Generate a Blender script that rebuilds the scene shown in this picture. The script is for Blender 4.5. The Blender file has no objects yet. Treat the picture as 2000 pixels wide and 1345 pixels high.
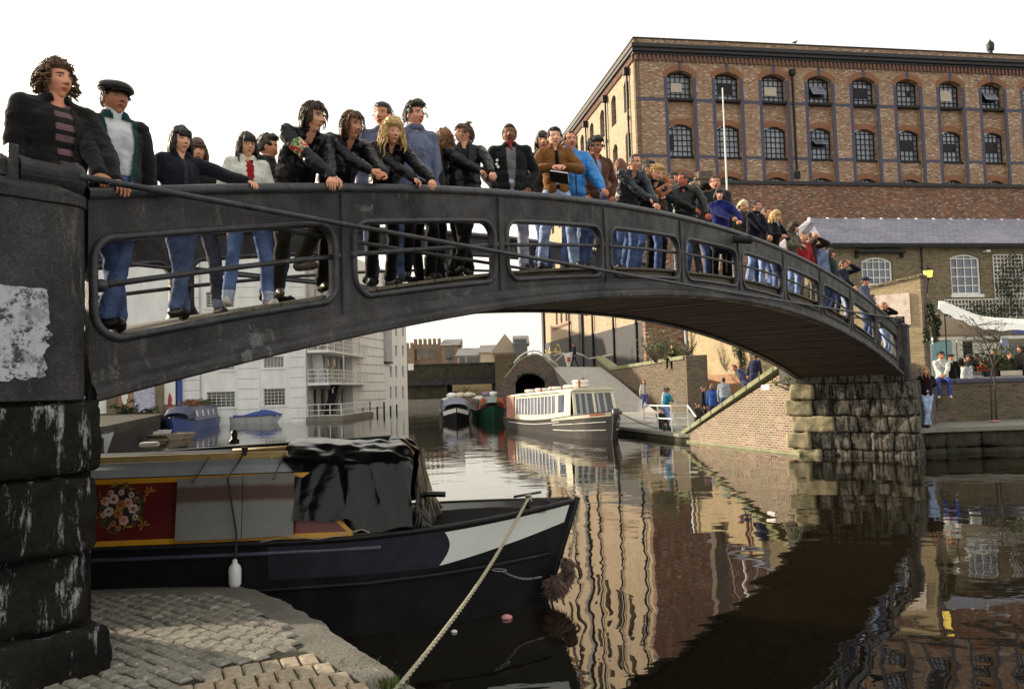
import bpy, bmesh, math, random
import numpy as np
from mathutils import Vector, Matrix, noise, geometry
R = math.radians
SC = bpy.context.scene
COL = SC.collection
random.seed(7)

# ------------------------------------------------------------------ camera, sky, sun
FPX = 1556.0
PITCH = math.atan(83.0/FPX)
ROLL = 0.030
_f = Vector((0, math.cos(PITCH), math.sin(PITCH)))
_u0 = Vector((0, -math.sin(PITCH), math.cos(PITCH)))
_r0 = Vector((1, 0, 0))
CR = _r0*math.cos(ROLL) - _u0*math.sin(ROLL)
CU = _u0*math.cos(ROLL) + _r0*math.sin(ROLL)
cam = bpy.data.cameras.new('camera'); camo = bpy.data.objects.new('camera', cam); COL.objects.link(camo)
cam.sensor_fit = 'HORIZONTAL'; cam.sensor_width = 36.0; cam.lens = FPX/2000.0*36.0
cam.clip_start = 0.1; cam.clip_end = 6000
camo.matrix_world = Matrix(((CR.x, CU.x, -_f.x, 0), (CR.y, CU.y, -_f.y, 0), (CR.z, CU.z, -_f.z, 0), (0, 0, 0, 1)))
SC.camera = camo

SUN_EL = R(20); SUN_AZ = math.atan2(-0.88, 0.47)      # measured from +Y towards +X
sund = Vector((math.sin(SUN_AZ)*math.cos(SUN_EL), math.cos(SUN_AZ)*math.cos(SUN_EL), math.sin(SUN_EL)))
w = bpy.data.worlds.new("World"); SC.world = w; w.use_nodes = True
nt = w.node_tree; nt.nodes.clear()
wo = nt.nodes.new('ShaderNodeOutputWorld'); bg = nt.nodes.new('ShaderNodeBackground')
sky = nt.nodes.new('ShaderNodeTexSky'); sky.sky_type = 'NISHITA'; sky.sun_disc = False
sky.sun_elevation = SUN_EL; sky.sun_rotation = SUN_AZ; sky.air_density = 1.6; sky.dust_density = 6.0; sky.ozone_density = 1.0
hz = nt.nodes.new('ShaderNodeMixRGB'); hz.blend_type = 'MIX'; hz.inputs[0].default_value = 0.66
hz.inputs[2].default_value = (9.3, 8.9, 7.9, 1)          # thin white cloud over the whole sky
nt.links.new(sky.outputs[0], hz.inputs[1]); nt.links.new(hz.outputs[0], bg.inputs[0])
bg.inputs[1].default_value = 0.118
nt.links.new(bg.outputs[0], wo.inputs[0])
sl = bpy.data.lights.new('sun', 'SUN'); sl.energy = 5.0; sl.angle = R(0.8); sl.color = (1.0, 0.86, 0.66)
so = bpy.data.objects.new('sun', sl); COL.objects.link(so)
so.rotation_euler = (-sund).to_track_quat('-Z', 'Y').to_euler(); so.location = (-30, 20, 40)
SC.view_settings.view_transform = 'Standard'; SC.view_settings.look = 'None'
SC.view_settings.exposure = 0.58; SC.view_settings.gamma = 1.0
SC.render.engine = 'CYCLES'
try:
    SC.cycles.max_bounces = 6; SC.cycles.use_denoising = True
except Exception: pass

# ------------------------------------------------------------------ survey helpers (photo pixel -> point on a known plane)
def ray(px, py):
    return _f + CR*((px-1000.0)/FPX) + CU*((672.5-py)/FPX)
def atY(px, py, Y):
    d = ray(px, py); return d*(Y/d.y)
def atz(px, py, z):
    d = ray(px, py); return d*(z/d.z)
def proj(p):
    p = Vector(p); D = p.dot(_f); return (1000+FPX*p.dot(CR)/D, 672.5-FPX*p.dot(CU)/D)
def zat(px, py, Y): return atY(px, py, Y).z

# ------------------------------------------------------------------ mesh helpers
class MB:
    def __init__(s): s.v = []; s.f = []; s.m = []
    def add(s, V, F, m=0):
        o = len(s.v); s.v += [tuple(p) for p in V]
        s.f += [tuple(i+o for i in f) for f in F]; s.m += [m]*len(F)
        return s
    def box(s, c, size, m=0, rot=None, taper=1.0):
        x, y, z = [a/2 for a in size]; V = []
        for k in (-1, 1):
            t = taper if k > 0 else 1.0
            for (i, j) in ((-1, -1), (1, -1), (1, 1), (-1, 1)):
                p = Vector((i*x*t, j*y*t, k*z))
                if rot is not None: p = rot @ p
                V.append(p+Vector(c))
        return s.add(V, [(3, 2, 1, 0), (4, 5, 6, 7), (0, 1, 5, 4), (1, 2, 6, 5), (2, 3, 7, 6), (3, 0, 4, 7)], m)
    def b2(s, a, b, m=0):
        return s.box([(a[i]+b[i])/2 for i in range(3)], [abs(b[i]-a[i]) for i in range(3)], m)
    def bar(s, a, b, wdt, h, m=0):
        a = Vector(a); b = Vector(b); d = b-a; L = d.length
        if L < 1e-6: return s
        d.normalize(); up = Vector((0, 0, 1)) if abs(d.z) < .99 else Vector((0, 1, 0))
        r = d.cross(up).normalized(); u = r.cross(d)
        rot = Matrix((d, r, u)).transposed()
        return s.box((a+b)/2, (L, wdt, h), m, rot)
    def tube(s, pts, r, n=8, m=0, cap=True):
        pts = [Vector(p) for p in pts]; V = []; F = []
        prev = None
        for i, p in enumerate(pts):
            t = (pts[min(i+1, len(pts)-1)]-pts[max(i-1, 0)])
            if t.length < 1e-9: t = Vector((0, 0, 1))
            t.normalize()
            if prev is None:
                ref = Vector((0, 0, 1)) if abs(t.z) < .9 else Vector((1, 0, 0)); a = t.cross(ref).normalized()
            else:
                a = prev - t*prev.dot(t)
                a = a.normalized() if a.length > 1e-6 else t.orthogonal().normalized()
            prev = a; b = t.cross(a); rr = r[i] if hasattr(r, '__len__') else r
            for k in range(n):
                an = 2*math.pi*k/n; V.append(p+a*(math.cos(an)*rr)+b*(math.sin(an)*rr))
        for i in range(len(pts)-1):
            for k in range(n):
                k2 = (k+1) % n; F.append((i*n+k, i*n+k2, (i+1)*n+k2, (i+1)*n+k))
        if cap: F.append(tuple(range(n-1, -1, -1))); F.append(tuple((len(pts)-1)*n+k for k in range(n)))
        return s.add(V, F, m)
    def prism(s, poly, z0, z1, m=0):
        n = len(poly)
        z0s = z0 if hasattr(z0, '__len__') else [z0]*n; z1s = z1 if hasattr(z1, '__len__') else [z1]*n
        V = [(p[0], p[1], z0s[i]) for i, p in enumerate(poly)]+[(p[0], p[1], z1s[i]) for i, p in enumerate(poly)]
        a = sum(poly[i][0]*poly[(i+1) % n][1]-poly[(i+1) % n][0]*poly[i][1] for i in range(n))
        F = [(i, (i+1) % n, n+(i+1) % n, n+i) for i in range(n)]+[tuple(range(n-1, -1, -1)), tuple(range(n, 2*n))]
        if a < 0: F = [tuple(reversed(f)) for f in F]
        return s.add(V, F, m)
    def ext(s, pts, vec, m=0, holes=()):
        """extrude a flat polygon (3d points, may have holes) along vec"""
        loops = [[Vector(p) for p in pts]]+[[Vector(p) for p in h] for h in holes]
        tris = geometry.tessellate_polygon(loops)
        flat = [p for l in loops for p in l]; n = len(flat); vec = Vector(vec)
        V = flat+[p+vec for p in flat]; F = []
        for t in tris:
            nn = (flat[t[1]]-flat[t[0]]).cross(flat[t[2]]-flat[t[0]])
            t2 = tuple(t) if nn.dot(vec) < 0 else tuple(reversed(t))
            F.append(t2); F.append(tuple(n+i for i in reversed(t2)))
        o = 0
        for l in loops:
            k = len(l)
            for i in range(k): F.append((o+i, o+(i+1) % k, n+o+(i+1) % k, n+o+i))
            o += k
        return s.add(V, F, m)
    def lathe(s, prof, c=(0, 0, 0), n=16, m=0, axis=None):
        V = []; F = []; c = Vector(c)
        rot = axis if axis is not None else Matrix.Identity(3)
        for (r, z) in prof:
            for k in range(n):
                a = 2*math.pi*k/n; V.append(c+rot @ Vector((r*math.cos(a), r*math.sin(a), z)))
        for i in range(len(prof)-1):
            for k in range(n):
                k2 = (k+1) % n; F.append((i*n+k, i*n+k2, (i+1)*n+k2, (i+1)*n+k))
        F.append(tuple(range(n-1, -1, -1))); F.append(tuple((len(prof)-1)*n+k for k in range(n)))
        return s.add(V, F, m)
    def grid(s, fn, nu, nv, m=0, closeu=False):
        V = [fn(i/(nu if closeu else nu-1), j/(nv-1)) for j in range(nv) for i in range(nu)]
        F = []
        for j in range(nv-1):
            for i in range(nu if closeu else nu-1):
                i2 = (i+1) % nu; F.append((j*nu+i, j*nu+i2, (j+1)*nu+i2, (j+1)*nu+i))
        return s.add(V, F, m)
    def ell(s, c, r, m=0, n=12, k=8, rot=None):
        V = []; F = []; c = Vector(c)
        for j in range(k+1):
            ph = math.pi*j/k
            for i in range(n):
                a = 2*math.pi*i/n; p = Vector((r[0]*math.sin(ph)*math.cos(a), r[1]*math.sin(ph)*math.sin(a), r[2]*math.cos(ph)))
                if rot is not None: p = rot @ p
                V.append(c+p)
        for j in range(k):
            for i in range(n):
                i2 = (i+1) % n; F.append((j*n+i, (j+1)*n+i, (j+1)*n+i2, j*n+i2))
        return s.add(V, F, m)
    def cone(s, p0, p1, r0, r1, n=12, m=0):
        """tapered capsule"""
        p0 = Vector(p0); p1 = Vector(p1); d = p1-p0; L = d.length
        t = d.normalized() if L > 1e-6 else Vector((0, 0, 1))
        pts = []; rr = []
        for a in (-80, -50, -20): pts.append(p0+t*(r0*math.sin(R(a)))); rr.append(r0*math.cos(R(a)))
        pts.append(p0); rr.append(r0); pts.append(p1); rr.append(r1)
        for a in (20, 50, 80): pts.append(p1+t*(r1*math.sin(R(a)))); rr.append(r1*math.cos(R(a)))
        return s.tube(pts, rr, n, m)
    def build(s, name, mats=None, parent=None, smooth=False, bevel=0, loc=None, rotz=0, fix=False):
        me = bpy.data.meshes.new(name); me.from_pydata(s.v, [], s.f)
        if mats is not None:
            for x in (mats if isinstance(mats, (list, tuple)) else [mats]): me.materials.append(x)
        me.polygons.foreach_set('material_index', s.m)
        me.validate()
        if fix:
            bm = bmesh.new(); bm.from_mesh(me); bmesh.ops.recalc_face_normals(bm, faces=bm.faces); bm.to_mesh(me); bm.free()
        if smooth: me.polygons.foreach_set('use_smooth', [True]*len(me.polygons))
        me.update()
        o = bpy.data.objects.new(name, me); COL.objects.link(o)
        if parent is not None: o.parent = parent
        if loc is not None: o.location = loc
        if rotz: o.rotation_euler = (0, 0, rotz)
        if bevel:
            b = o.modifiers.new('bevel', 'BEVEL'); b.width = bevel; b.segments = 2; b.limit_method = 'ANGLE'; b.angle_limit = R(40)
        return o

def thing(name, label, cat, loc=(0, 0, 0), rotz=0, group=None):
    o = bpy.data.objects.new(name, None); COL.objects.link(o); o.location = loc; o.rotation_euler = (0, 0, rotz)
    o.empty_display_size = .2
    o['label'] = label; o['category'] = cat
    if group: o['group'] = group
    return o
def tag(o, label, cat, group=None):
    o['label'] = label; o['category'] = cat
    if group: o['group'] = group
    return o
def struct(o): o['kind'] = 'structure'; return o
def stuff(o, label, cat): o['kind'] = 'stuff'; o['label'] = label; o['category'] = cat; return o
def copy_tree(o, parent=None):
    c = o.copy(); COL.objects.link(c)
    if parent is not None: c.parent = parent
    for ch in list(o.children): copy_tree(ch, c)
    return c
def fbm(p, sc=1.0, oct=3):
    v = 0; a = 1; q = Vector(p)*sc
    for i in range(oct): v += a*noise.noise(q+Vector((i*7.3, 1.7*i, 0))); q = q*2.1; a *= .5
    return v

# ------------------------------------------------------------------ materials
def S(r, g, b):
    f = lambda c: (c/255/12.92) if c/255 <= .04045 else ((c/255+.055)/1.055)**2.4
    return (f(r), f(g), f(b), 1)
def L3(t): return t if len(t) == 4 else tuple(t)+(1,)
class NT:
    def __init__(s, name):
        s.mat = bpy.data.materials.new(name); s.mat.use_nodes = True; s.t = s.mat.node_tree; s.t.nodes.clear()
        s.out = s.n('ShaderNodeOutputMaterial'); s.bsdf = s.n('ShaderNodeBsdfPrincipled'); s.l(s.bsdf.outputs[0], s.out.inputs[0])
        s.tc = s.n('ShaderNodeTexCoord'); s.co = s.tc.outputs['Object']
    def n(s, t, **kw):
        x = s.t.nodes.new(t)
        for k, v in kw.items(): setattr(x, k, v)
        return x
    def l(s, a, b): s.t.links.new(a, b)
    def noise(s, scale, detail=4, rough=.6, vec=None, dist=0):
        x = s.n('ShaderNodeTexNoise'); x.inputs['Scale'].default_value = scale; x.inputs['Detail'].default_value = detail
        x.inputs['Roughness'].default_value = rough; x.inputs['Distortion'].default_value = dist
        s.l(vec if vec is not None else s.co, x.inputs['Vector']); return x.outputs[0]
    def ramp(s, src, stops):
        x = s.n('ShaderNodeValToRGB'); e = x.color_ramp.elements
        while len(e) > 1: e.remove(e[-1])
        e[0].position = stops[0][0]; e[0].color = L3(stops[0][1])
        for p, c in stops[1:]:
            k = e.new(p); k.color = L3(c)
        s.l(src, x.inputs[0]); return x.outputs[0]
    def mix(s, fac, a, b, mode='MIX'):
        x = s.n('ShaderNodeMixRGB', blend_type=mode)
        for i, v in enumerate((fac, a, b)):
            if hasattr(v, 'default_value') or hasattr(v, 'is_linked'): s.l(v, x.inputs[i])
            elif i == 0: x.inputs[0].default_value = v
            else: x.inputs[i].default_value = L3(v)
        return x.outputs[0]
    def math(s, op, a, b=0, c=None):
        x = s.n('ShaderNodeMath', operation=op)
        for i, v in enumerate((a, b)+((c,) if c is not None else ())):
            if hasattr(v, 'is_linked'): s.l(v, x.inputs[i])
            else: x.inputs[i].default_value = v
        return x.outputs[0]
    def bump(s, h, strength=.4, dist=.02):
        x = s.n('ShaderNodeBump'); x.inputs['Strength'].default_value = strength; x.inputs['Distance'].default_value = dist
        s.l(h, x.inputs['Height']); s.l(x.outputs[0], s.bsdf.inputs['Normal']); return x
    def col(s, c):
        if hasattr(c, 'is_linked'): s.l(c, s.bsdf.inputs['Base Color'])
        else: s.bsdf.inputs['Base Color'].default_value = L3(c)
    def set(s, rough=.8, metal=0, spec=.5):
        if hasattr(rough, 'is_linked'): s.l(rough, s.bsdf.inputs['Roughness'])
        else: s.bsdf.inputs['Roughness'].default_value = rough
        s.bsdf.inputs['Metallic'].default_value = metal
        s.bsdf.inputs['Specular IOR Level'].default_value = spec
    def uv(s, k=1.0):
        """(x+y, z) of object space for walls"""
        sp = s.n('ShaderNodeSeparateXYZ'); s.l(s.co, sp.inputs[0]); cb = s.n('ShaderNodeCombineXYZ')
        s.l(s.math('ADD', sp.outputs[0], sp.outputs[1]), cb.inputs[0]); s.l(sp.outputs[2], cb.inputs[1]); return cb.outputs[0]

def simple(name, c1, c2=None, scale=4, rough=.8, metal=0, bump=.25, bscale=60, spec=.5, spots=None, spot_at=.62, bdist=.01, streak=None):
    m = NT(name)
    c2 = c2 or tuple(min(1, x*.6) for x in c1[:3])
    vec = m.co
    if streak:
        mp = m.n('ShaderNodeMapping'); mp.inputs['Scale'].default_value = streak; m.l(m.co, mp.inputs[0]); vec = mp.outputs[0]
    c = m.mix(m.ramp(m.noise(scale, 5, .62, vec), [(.35, (0, 0, 0)), (.65, (1, 1, 1))]), c1, c2)
    if spots:
        c = m.mix(m.ramp(m.noise(scale*3.1, 6, .75, vec), [(spot_at, (0, 0, 0)), (spot_at+.07, (1, 1, 1))]), c, spots)
    m.col(c); m.set(rough, metal, spec)
    if bump: m.bump(m.noise(bscale, 4, .6), bump, bdist)
    return m.mat

def brick(name, cols, mortar, bw=.225, bh=.075, mo=.012, stain=(.08, .06, .05), stain_amt=.35, rough=.9, var=None, damp=None):
    m = NT(name); uv = m.uv()
    b = m.n('ShaderNodeTexBrick'); b.inputs['Scale'].default_value = 1; b.inputs['Brick Width'].default_value = bw
    b.inputs['Row Height'].default_value = bh; b.inputs['Mortar Size'].default_value = mo; b.inputs['Mortar Smooth'].default_value = .2
    b.inputs['Color1'].default_value = (0, 0, 0, 1); b.inputs['Color2'].default_value = (1, 1, 1, 1); b.inputs['Mortar'].default_value = (.5, .5, .5, 1)
    m.l(uv, b.inputs['Vector'])
    k = len(cols); bc = m.ramp(b.outputs['Color'], [(i/(k-1) if k > 1 else 0, c) for i, c in enumerate(cols)])
    lo = m.noise(.55, 5, .65)
    bc = m.mix(m.ramp(lo, [(.40, (0, 0, 0)), (.72, (stain_amt,)*3)]), bc, L3(stain))
    if var: bc = m.mix(m.ramp(m.noise(.9, 3, .6, dist=1.0), [(.5, (0, 0, 0)), (.7, (.6, .6, .6))]), bc, L3(var))
    c = m.mix(b.outputs['Fac'], bc, mortar)
    fine = m.ramp(m.noise(26, 3, .7), [(.3, (.72, .72, .72)), (.7, (1.25, 1.25, 1.25))])
    c = m.mix(1.0, c, fine, 'MULTIPLY')
    if damp:
        sp = m.n('ShaderNodeSeparateXYZ'); m.l(m.co, sp.inputs[0])
        nz = m.math('ADD', sp.outputs[2], m.math('MULTIPLY', m.noise(1.2, 4), .8))
        c = m.mix(m.ramp(m.math('MULTIPLY_ADD', nz, 1/damp[1], damp[0]), [(0, (1, 1, 1)), (1, (0, 0, 0))]), c, damp[2])
    m.col(c); m.set(rough, 0, .3)
    m.bump(m.mix(b.outputs['Fac'], m.noise(40, 3), (0, 0, 0)), .6, .012)
    return m.mat

def fabric(name, c, c2=None, rough=.9, scale=9, bs=14, bump=.5, bd=.012, spec=.25, sheen=.0):
    m = NT(name); c2 = c2 or tuple(x*.55 for x in c[:3])
    cc = m.mix(m.ramp(m.noise(scale, 4, .6), [(.38, (0, 0, 0)), (.66, (1, 1, 1))]), c, c2)
    m.col(cc); m.set(rough, 0, spec*.7)
    h = m.mix(.10 if rough < .5 else .3, m.noise(bs, 3, .5, dist=1.2), m.noise(bs*14, 2, .5)); m.bump(h, bump, bd)
    if sheen: m.bsdf.inputs['Sheen Weight'].default_value = sheen
    return m.mat
_fc = {}
def cloth(kind, rgb):
    key = (kind,)+tuple(rgb)
    if key not in _fc:
        c = S(*rgb); n = f'{kind}_{rgb[0]}_{rgb[1]}_{rgb[2]}'
        if kind == 'leather': _fc[key] = fabric(n, c, tuple(x*.5 for x in c[:3]), rough=.33, bs=7, bump=.7, bd=.025, spec=.35)
        elif kind == 'denim': g_ = sum(c[:3])/3; c = tuple(x*.72+g_*.28 for x in c[:3])+(1,); _fc[key] = fabric(n, c, tuple(min(1, x*2.0+.02) for x in c[:3]), rough=.9, scale=6, bs=13, bump=.9, bd=.03, spec=.15)
        elif kind == 'wool': _fc[key] = fabric(n, c, tuple(x*.6 for x in c[:3]), rough=.97, bs=12, bump=.7, bd=.02, spec=.12, sheen=.15)
        elif kind == 'skin':
            m = NT(n); m.col(m.mix(m.ramp(m.noise(22, 3), [(.35, (0, 0, 0)), (.7, (.7, .7, .7))]), c, (c[0]*.92, c[1]*.72, c[2]*.66, 1)))
            m.set(.62, 0, .22); m.bsdf.inputs['Subsurface Weight'].default_value = .12
            m.bsdf.inputs['Subsurface Radius'].default_value = (.012, .005, .003); m.bump(m.noise(120, 3), .15, .002); _fc[key] = m.mat
        elif kind == 'hair':
            m = NT(n); mp = m.n('ShaderNodeMapping'); mp.inputs['Scale'].default_value = (1, 1, .35); m.l(m.co, mp.inputs[0])
            nz = m.noise(75, 4, .7, mp.outputs[0]); m.col(m.mix(m.ramp(nz, [(.3, (0, 0, 0)), (.7, (1, 1, 1))]), tuple(x*.45 for x in c[:3]), tuple(min(1, x*1.35) for x in c[:3])))
            m.set(.48, 0, .5); m.bump(nz, 1.0, .012); _fc[key] = m.mat
        else: _fc[key] = fabric(n, c)
    return _fc[key]

M = {}
def iron_mat():
    m = NT('painted_iron')
    c = m.mix(m.ramp(m.noise(.9, 7, .72), [(.38, (0, 0, 0)), (.62, (1, 1, 1))]), (.006, .006, .008), (.050, .046, .048))
    mp = m.n('ShaderNodeMapping'); mp.inputs['Scale'].default_value = (3.5, 3.5, .5); m.l(m.co, mp.inputs[0])
    st = m.noise(2.6, 7, .78, mp.outputs[0])
    c = m.mix(m.ramp(st, [(.57, (0, 0, 0)), (.66, (.7, .7, .7))]), c, (.13, .12, .115))
    c = m.mix(m.ramp(m.noise(1.3, 6, .8, dist=.7), [(.60, (0, 0, 0)), (.66, (.55, .55, .55))]), c, (.17, .165, .17))
    c = m.mix(m.ramp(m.noise(2.1, 6, .8, mp.outputs[0], .5), [(.62, (0, 0, 0)), (.70, (.5, .5, .5))]), c, (.075, .035, .018))
    g = m.noise(75, 4, .85)
    c = m.mix(1.0, c, m.ramp(g, [(.3, (.35, .35, .35)), (.52, (1, 1, 1)), (.72, (2.6, 2.6, 2.7))]), 'MULTIPLY')
    c = m.mix(m.ramp(m.noise(30, 5, .85), [(.64, (0, 0, 0)), (.74, (.7, .7, .7))]), c, (.20, .19, .20))
    m.col(c); m.set(m.ramp(m.noise(5, 4), [(.3, (.28, .28, .28)), (.7, (.65, .65, .65))]), 0, .28)
    m.bump(m.mix(.5, m.noise(16, 6, .75), m.noise(90, 4, .7)), .9, .014); return m.mat
M['iron'] = iron_mat()
M['iron_worn'] = simple('worn_iron_edge', (.045, .044, .054), (.012, .012, .016), 9, .36, 0, .5, 60, .40, spots=(.22, .21, .22))
M['iron_dark'] = simple('dark_iron', (.012, .012, .014), (.025, .023, .024), 5, .5, 0, .3, 60, .25)
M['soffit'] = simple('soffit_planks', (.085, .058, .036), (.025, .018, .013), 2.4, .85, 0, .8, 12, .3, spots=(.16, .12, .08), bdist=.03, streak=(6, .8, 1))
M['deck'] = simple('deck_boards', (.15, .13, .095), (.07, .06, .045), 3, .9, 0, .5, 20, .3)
def stone_mat(name, a, b, spots, moss=None, sc=2.2, sp=.6, bump=1.0):
    m = NT(name)
    c = m.mix(m.ramp(m.noise(sc, 6, .7), [(.35, (0, 0, 0)), (.66, (1, 1, 1))]), a, b)
    mp = m.n('ShaderNodeMapping'); mp.inputs['Scale'].default_value = (5, 5, .9); m.l(m.co, mp.inputs[0])
    c = m.mix(m.ramp(m.noise(2.2, 6, .75, mp.outputs[0]), [(sp, (0, 0, 0)), (sp+.09, (1, 1, 1))]), c, spots)
    if moss: c = m.mix(m.ramp(m.noise(1.6, 5, .7, dist=.6), [(.56, (0, 0, 0)), (.7, (.8, .8, .8))]), c, moss)
    c = m.mix(1.0, c, m.ramp(m.noise(38, 4, .8), [(.3, (.6, .6, .6)), (.7, (1.3, 1.3, 1.3))]), 'MULTIPLY')
    m.col(c); m.set(.9, 0, .12); m.bump(m.mix(.5, m.noise(9, 5, .7), m.noise(60, 4, .7)), bump, .03); return m.mat
M['stone_black'] = stone_mat('sooty_stone', (.008, .008, .007), (.022, .020, .017), (.34, .35, .36), (.022, .022, .010), 2.4, .565)
M['stone_pier'] = stone_mat('pier_stone', (.10, .095, .085), (.21, .195, .165), (.022, .02, .018), (.075, .065, .03), 1.6, .47)
M['stone_sunlit'] = stone_mat('sunlit_quoin', (.42, .37, .25), (.30, .26, .16), (.10, .10, .05), (.14, .15, .04), 2.2, .6)  # paler, yellower pier stone: sunlight on the corner put into the colour
M['stone_moss'] = stone_mat('mossy_stone', (.075, .07, .055), (.03, .03, .022), (.13, .12, .10), (.055, .065, .016), 1.5, .6)
M['coping'] = stone_mat('stone_coping', (.32, .32, .22), (.22, .23, .13), (.12, .12, .07), (.20, .21, .07), 2.2, .6)
M['quay'] = stone_mat('quay_concrete', (.23, .215, .185), (.15, .142, .125), (.36, .345, .32), None, 1.5, .60)
M['sett'] = stone_mat('granite_sett', (.29, .272, .235), (.19, .178, .155), (.40, .375, .32), None, 4.0, .55, .7)
M['paver'] = stone_mat('brick_paver', (.38, .335, .26), (.38, .28, .20), (.30, .265, .21), None, 3.0, .60, .5)
M['dirt'] = stone_mat('joint_dirt', (.06, .055, .042), (.035, .032, .025), (.07, .07, .03), (.05, .055, .02), 3, .6)
M['ramp'] = stone_mat('pale_ramp_setts', (.40, .385, .355), (.31, .295, .27), (.24, .23, .20), None, 3.0, .6, .7)
M['quay_grey'] = stone_mat('grey_flagstones', (.27, .26, .23), (.19, .18, .155), (.13, .13, .11), None, 2.0, .6, .5)
M['br_ware'] = brick('warehouse_brick', [(.14, .078, .055), (.40, .20, .11), (.45, .29, .18), (.33, .155, .085), (.70, .60, .50)], (.32, .27, .21), stain_amt=.25, mo=.010)
M['br_wareside'] = brick('warehouse_side_brick', [(.30, .20, .13), (.47, .35, .23), (.54, .43, .30), (.38, .24, .15)], (.40, .35, .27), stain_amt=.25)
M['br_low'] = brick('dark_red_brick', [(.14, .06, .04), (.34, .12, .06), (.44, .20, .11), (.11, .06, .05), (.60, .48, .40)], (.18, .14, .11), stain_amt=.55)
M['br_cream'] = brick('yellow_stock_brick', [(.40, .30, .17), (.56, .44, .26), (.47, .34, .19)], (.36, .30, .20), stain_amt=.3, var=(.30, .20, .11))
M['br_brown'] = brick('brown_stock_brick', [(.055, .044, .03), (.14, .105, .06), (.20, .15, .08)], (.30, .26, .18), stain_amt=.3, bh=.085)
M['br_slope'] = brick('weathered_slope_brick', [(.09, .055, .045), (.27, .16, .115), (.18, .105, .085), (.36, .27, .19)], (.36, .31, .24), stain=(.05, .042, .035), stain_amt=.85, var=(.14, .14, .055), mo=.016)
M['br_dark'] = brick('purple_brown_brick', [(.05, .035, .032), (.13, .08, .07), (.19, .12, .10), (.08, .055, .05)], (.16, .14, .125), stain_amt=.5, var=(.09, .10, .035))
M['br_green'] = brick('mossy_wall_brick', [(.06, .048, .035), (.14, .10, .07), (.20, .14, .10)], (.16, .14, .10), stain_amt=.6, var=(.07, .075, .025))
M['br_orange'] = brick('orange_wall_brick', [(.34, .15, .08), (.46, .23, .12), (.40, .20, .11)], (.34, .27, .20), stain_amt=.3)
M['orange_arch'] = simple('orange_arch_brick', (.31, .15, .085), (.25, .12, .07), 8, .9, 0, .6, 40, .3)
M['blue_brick'] = simple('blue_engineering_brick', (.105, .105, .16), (.07, .068, .10), 8, .7, 0, .5, 40, .3, spots=(.2, .15, .12))
M['dentil'] = simple('red_terracotta', (.22, .12, .09), (.15, .08, .065), 5, .8, 0, .4, 30, .3)
M['cornice'] = simple('black_cornice', (.022, .022, .028), (.04, .038, .042), 5, .6, 0, .3, 30, .4)
M['black'] = simple('black_paint', (.010, .010, .012), (.02, .019, .021), 6, .45, 0, .2, 40, .22)
M['rail_grey'] = simple('galvanised_steel', (.45, .46, .48), (.30, .31, .33), 8, .4, .6, .1, 40, .5)
M['rail_white'] = simple('white_painted_rail', (.72, .72, .70), (.52, .52, .50), 8, .5, 0, .1, 40, .5)
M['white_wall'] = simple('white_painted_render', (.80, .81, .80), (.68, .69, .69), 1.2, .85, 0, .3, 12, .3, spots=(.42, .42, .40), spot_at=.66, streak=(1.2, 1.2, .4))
M['white_shade'] = simple('grey_and_shaded_white', (.46, .46, .47), (.36, .36, .37), 2, .85, 0, .4, 12, .3)  # white with shade put into its colour; also serves plain grey parts
M['groove'] = simple('dark_joint', (.14, .14, .14), None, 4, .9, 0, 0)
M['white'] = simple('white_paint', (.78, .78, .76), (.66, .66, .64), 5, .55, 0, .15, 30, .5)
M['white_boat'] = simple('white_boat_paint', (.74, .76, .76), (.62, .65, .66), 3, .45, 0, .15, 30, .5, spots=(.30, .27, .22), spot_at=.68)
M['slate'] = None
def slate_mat():
    m = NT('slate_roof'); b = m.n('ShaderNodeTexBrick'); b.inputs['Scale'].default_value = 1; b.inputs['Brick Width'].default_value = .30
    b.inputs['Row Height'].default_value = .20; b.inputs['Mortar Size'].default_value = .012; b.inputs['Mortar'].default_value = (.035, .035, .05, 1)
    b.inputs['Color1'].default_value = (.13, .135, .18, 1); b.inputs['Color2'].default_value = (.23, .235, .30, 1)
    sp = m.n('ShaderNodeSeparateXYZ'); m.l(m.co, sp.inputs[0]); cb = m.n('ShaderNodeCombineXYZ'); m.l(sp.outputs[0], cb.inputs[0]); m.l(m.math('MULTIPLY', sp.outputs[2], 1.9), cb.inputs[1])
    m.l(cb.outputs[0], b.inputs['Vector']); c = m.mix(m.ramp(m.noise(.5, 4), [(.45, (0, 0, 0)), (.7, (.6, .6, .6))]), b.outputs[0], (.26, .24, .30, 1))
    m.col(c); m.set(.5, 0, .5); m.bump(b.outputs[0], .5, .03); return m.mat
M['slate'] = slate_mat()
def glass_mat(name, c, rough=.08, tint=None, spec=1.0):
    m = NT(name); m.col(m.mix(m.ramp(m.noise(1.3, 3), [(.35, (0, 0, 0)), (.65, (1, 1, 1))]), c, tint or tuple(x*.35 for x in c[:3]))); m.set(rough, 0, spec)
    m.bump(m.noise(2.5, 2), .12, .02); return m.mat
M['glass'] = glass_mat('sky_tinted_window_glass', (.25, .27, .34), .2, (.12, .13, .17))  # sky reflection put into the grey blue base colour of the panes
M['glass_dark'] = glass_mat('dark_window_glass', (.025, .027, .032), .12)
M['glass_blue'] = glass_mat('blue_window_glass', (.11, .13, .21), .12)
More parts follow.
